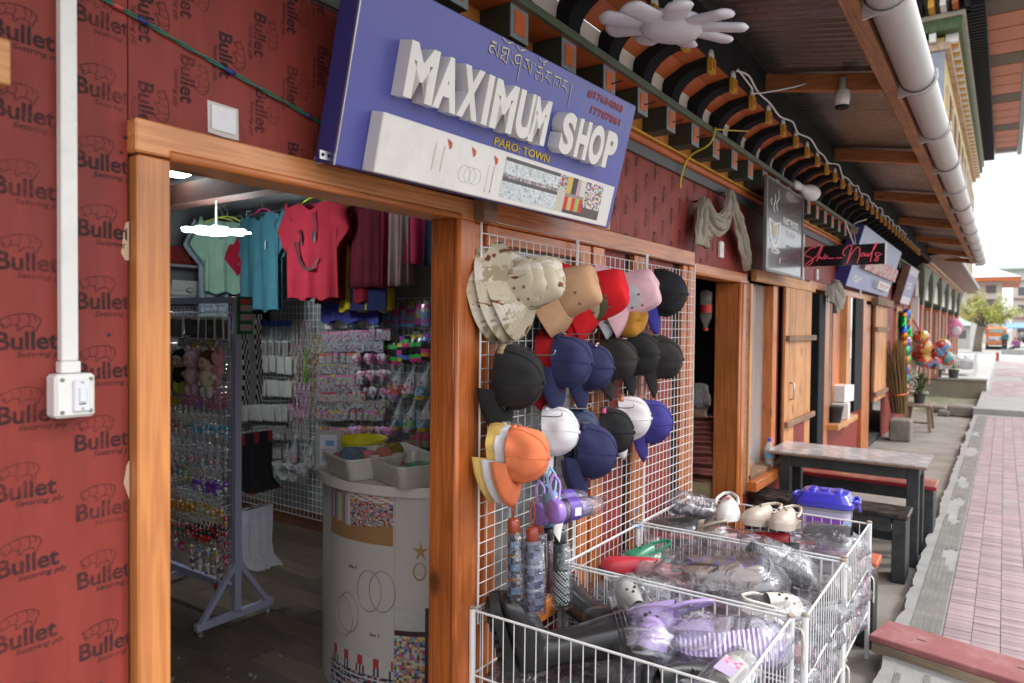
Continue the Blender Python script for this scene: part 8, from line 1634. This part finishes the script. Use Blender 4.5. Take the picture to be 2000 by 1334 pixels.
tag(MB().lathe([(.09, 0), (.09, .5), (.05, .55)], 10).build('bollard', mat('red_post', (.35, .05, .04), .6), loc=(44.8, -1.3, -.05), local=True), 'short red post where the path meets the road', 'bollard')
person('standing person in a teal vest and dark trousers near the orange van', (68, -1.62, -.06), rad(60), STAND, (.05, .17, .19), (.045, .05, .06), (.03, .02, .02), sub=1)
SIT2 = dict(SIT); SIT2.update(knl=(-.14, .55, -.15), anl=(-.14, .9, -.36), knr=(.14, .55, -.15), anr=(.14, .9, -.36))
person('seated person in a purple top with legs stretched out on the kerb', (69.5, -2.35, .36), rad(60), SIT2, (.30, .07, .28), (.05, .045, .06), (.03, .02, .02), sub=1)
person('distant person in a dark coat at the right edge of the street', (80, -3.35, -.06), rad(150), STAND, (.06, .06, .08), (.04, .04, .05), (.02, .02, .02), sub=1)
person('distant person in a grey top between the van and the right edge', (84, -2.75, -.06), rad(190), STAND, (.30, .26, .28), (.10, .09, .10), (.02, .02, .02), sub=1)
tag(MB().box(88, 92, -6.5, -2.8, .4, 1.35).build('parked_car', mat('dark_car', (.035, .04, .06), .2, coat=.6), loc=(90, -4.5, -.1), bevel=.35), 'dark car parked in the distance behind the people', 'car')
tag(MB().add([Vector(p) for p in ((86, -1.5, 2.35), (86, -6.5, 2.5), (83, -6.5, 2.05), (83, -1.5, 1.9), (83, -1.5, 1.82), (83, -6.5, 1.97))], [(0, 1, 2, 3), (3, 2, 5, 4)]).build('blue_awning', mat('blue_tarp', (.12, .26, .55), .6), loc=(84, -4, 2)), 'blue tarpaulin awning behind the willow', 'awning')
h1 = thing('far_house', 'white and brown three storey house with wide orange eaves behind the willow', 'building', (112, 0, -.1)); HW = mat('house_white', (.52, .48, .44), .8, var=.1, vs=.5)
MB().box(108, 122, -1.2, 14, -.1, 8.0).build('wall', HW, h1); MB().box(107.97, 107.999, -1.2, 14, 2.6, 4.0).build('brown_band', mat('brown_band', (.30, .16, .10), .8), h1)
for y in range(6):
    for z in (1.2, 4.6, 6.3): w_ = MB().box(107.92, 107.99, -.6+2.0*y, .5+2.0*y, z, z+1.0).build('window', mat('brown_frame', (.28, .16, .12), .7), h1); MB().box(107.9, 107.918, -.45+2.0*y, .35+2.0*y, z+.1, z+.9).build('pane', mat('dim_pane'), w_)
rf_ = MB(); rf_.rings([[Vector((105.5, -3.2, 8.2)), Vector((124, -3.2, 8.2)), Vector((124, 16, 8.2)), Vector((105.5, 16, 8.2))], [Vector((109, 2.5, 10.6)), Vector((121, 2.5, 10.6)), Vector((121, 12, 10.6)), Vector((109, 12, 10.6))]]); rf_.build('roof', mat('pale_roof', (.60, .56, .55), .6), h1); MB().box(105.6, 123.8, -3.1, 15.8, 7.75, 8.19).build('eave', ORG, h1)
h2 = thing('far_house', 'pale house with a mint green flat roof at the right edge of the view', 'building', (140, -6, -.1)); MB().box(138, 150, -16, -2.6, -.1, 9.6).build('wall', HW, h2); MB().box(137, 151, -17, -1.6, 9.61, 9.9).build('roof', mat('mint_roof', (.38, .55, .48), .6), h2); MB().box(139, 146, -9, -1.0, 9.91, 11.4).build('penthouse', HW, h2); MB().box(138, 147, -10, .2, 11.41, 11.7).build('roof', mat('mint_roof'), h2)
for y in range(5):
    for z in (1.4, 4.4, 7.2): w_ = MB().box(137.93, 137.99, -4.6-2.3*y, -3.2-2.3*y, z, z+1.3).build('window', mat('dim_pane'), h2)
for z in (3.6, 6.6): MB().box(137.5, 137.99, -16, -2.6, z, z+.2).build('balcony', mat('brown_band'), h2)
h3 = thing('market_stall', 'low grey stall with a mint roof left of the willow', 'stall', (75, 1.8, -.1)); MB().box(74, 78, .9, 4, -.1, 2.0).build('wall', mat('stall_grey', (.40, .38, .36), .8, dirt=.4), h3); MB().rings([[Vector((73.5, .5, 2.05)), Vector((78.5, .5, 2.05)), Vector((78.5, 4.5, 2.05)), Vector((73.5, 4.5, 2.05))], [Vector((75, 2, 2.9)), Vector((77, 2, 2.9)), Vector((77, 3, 2.9)), Vector((75, 3, 2.9))]]).build('roof', mat('mint_roof'), h3); MB().box(73.95, 73.99, 1.2, 2.4, .9, 1.6).build('window', mat('dim_pane'), h3)
wi = MB()
for k, (z0, z1) in enumerate(((14.6, 13.8), (11.0, 10.4), (12.0, 11.2))): wi.tube([Vector((40, 2-14*s, z0+(z1-z0)*s-1.2*4*s*(1-s)*.3)) for s in [i/14 for i in range(15)]], .014, 4)
tag(wi.build('overhead_wire', BLK, loc=(40, -4, 12)), 'thin overhead wires crossing the pale sky at the right', 'wires')
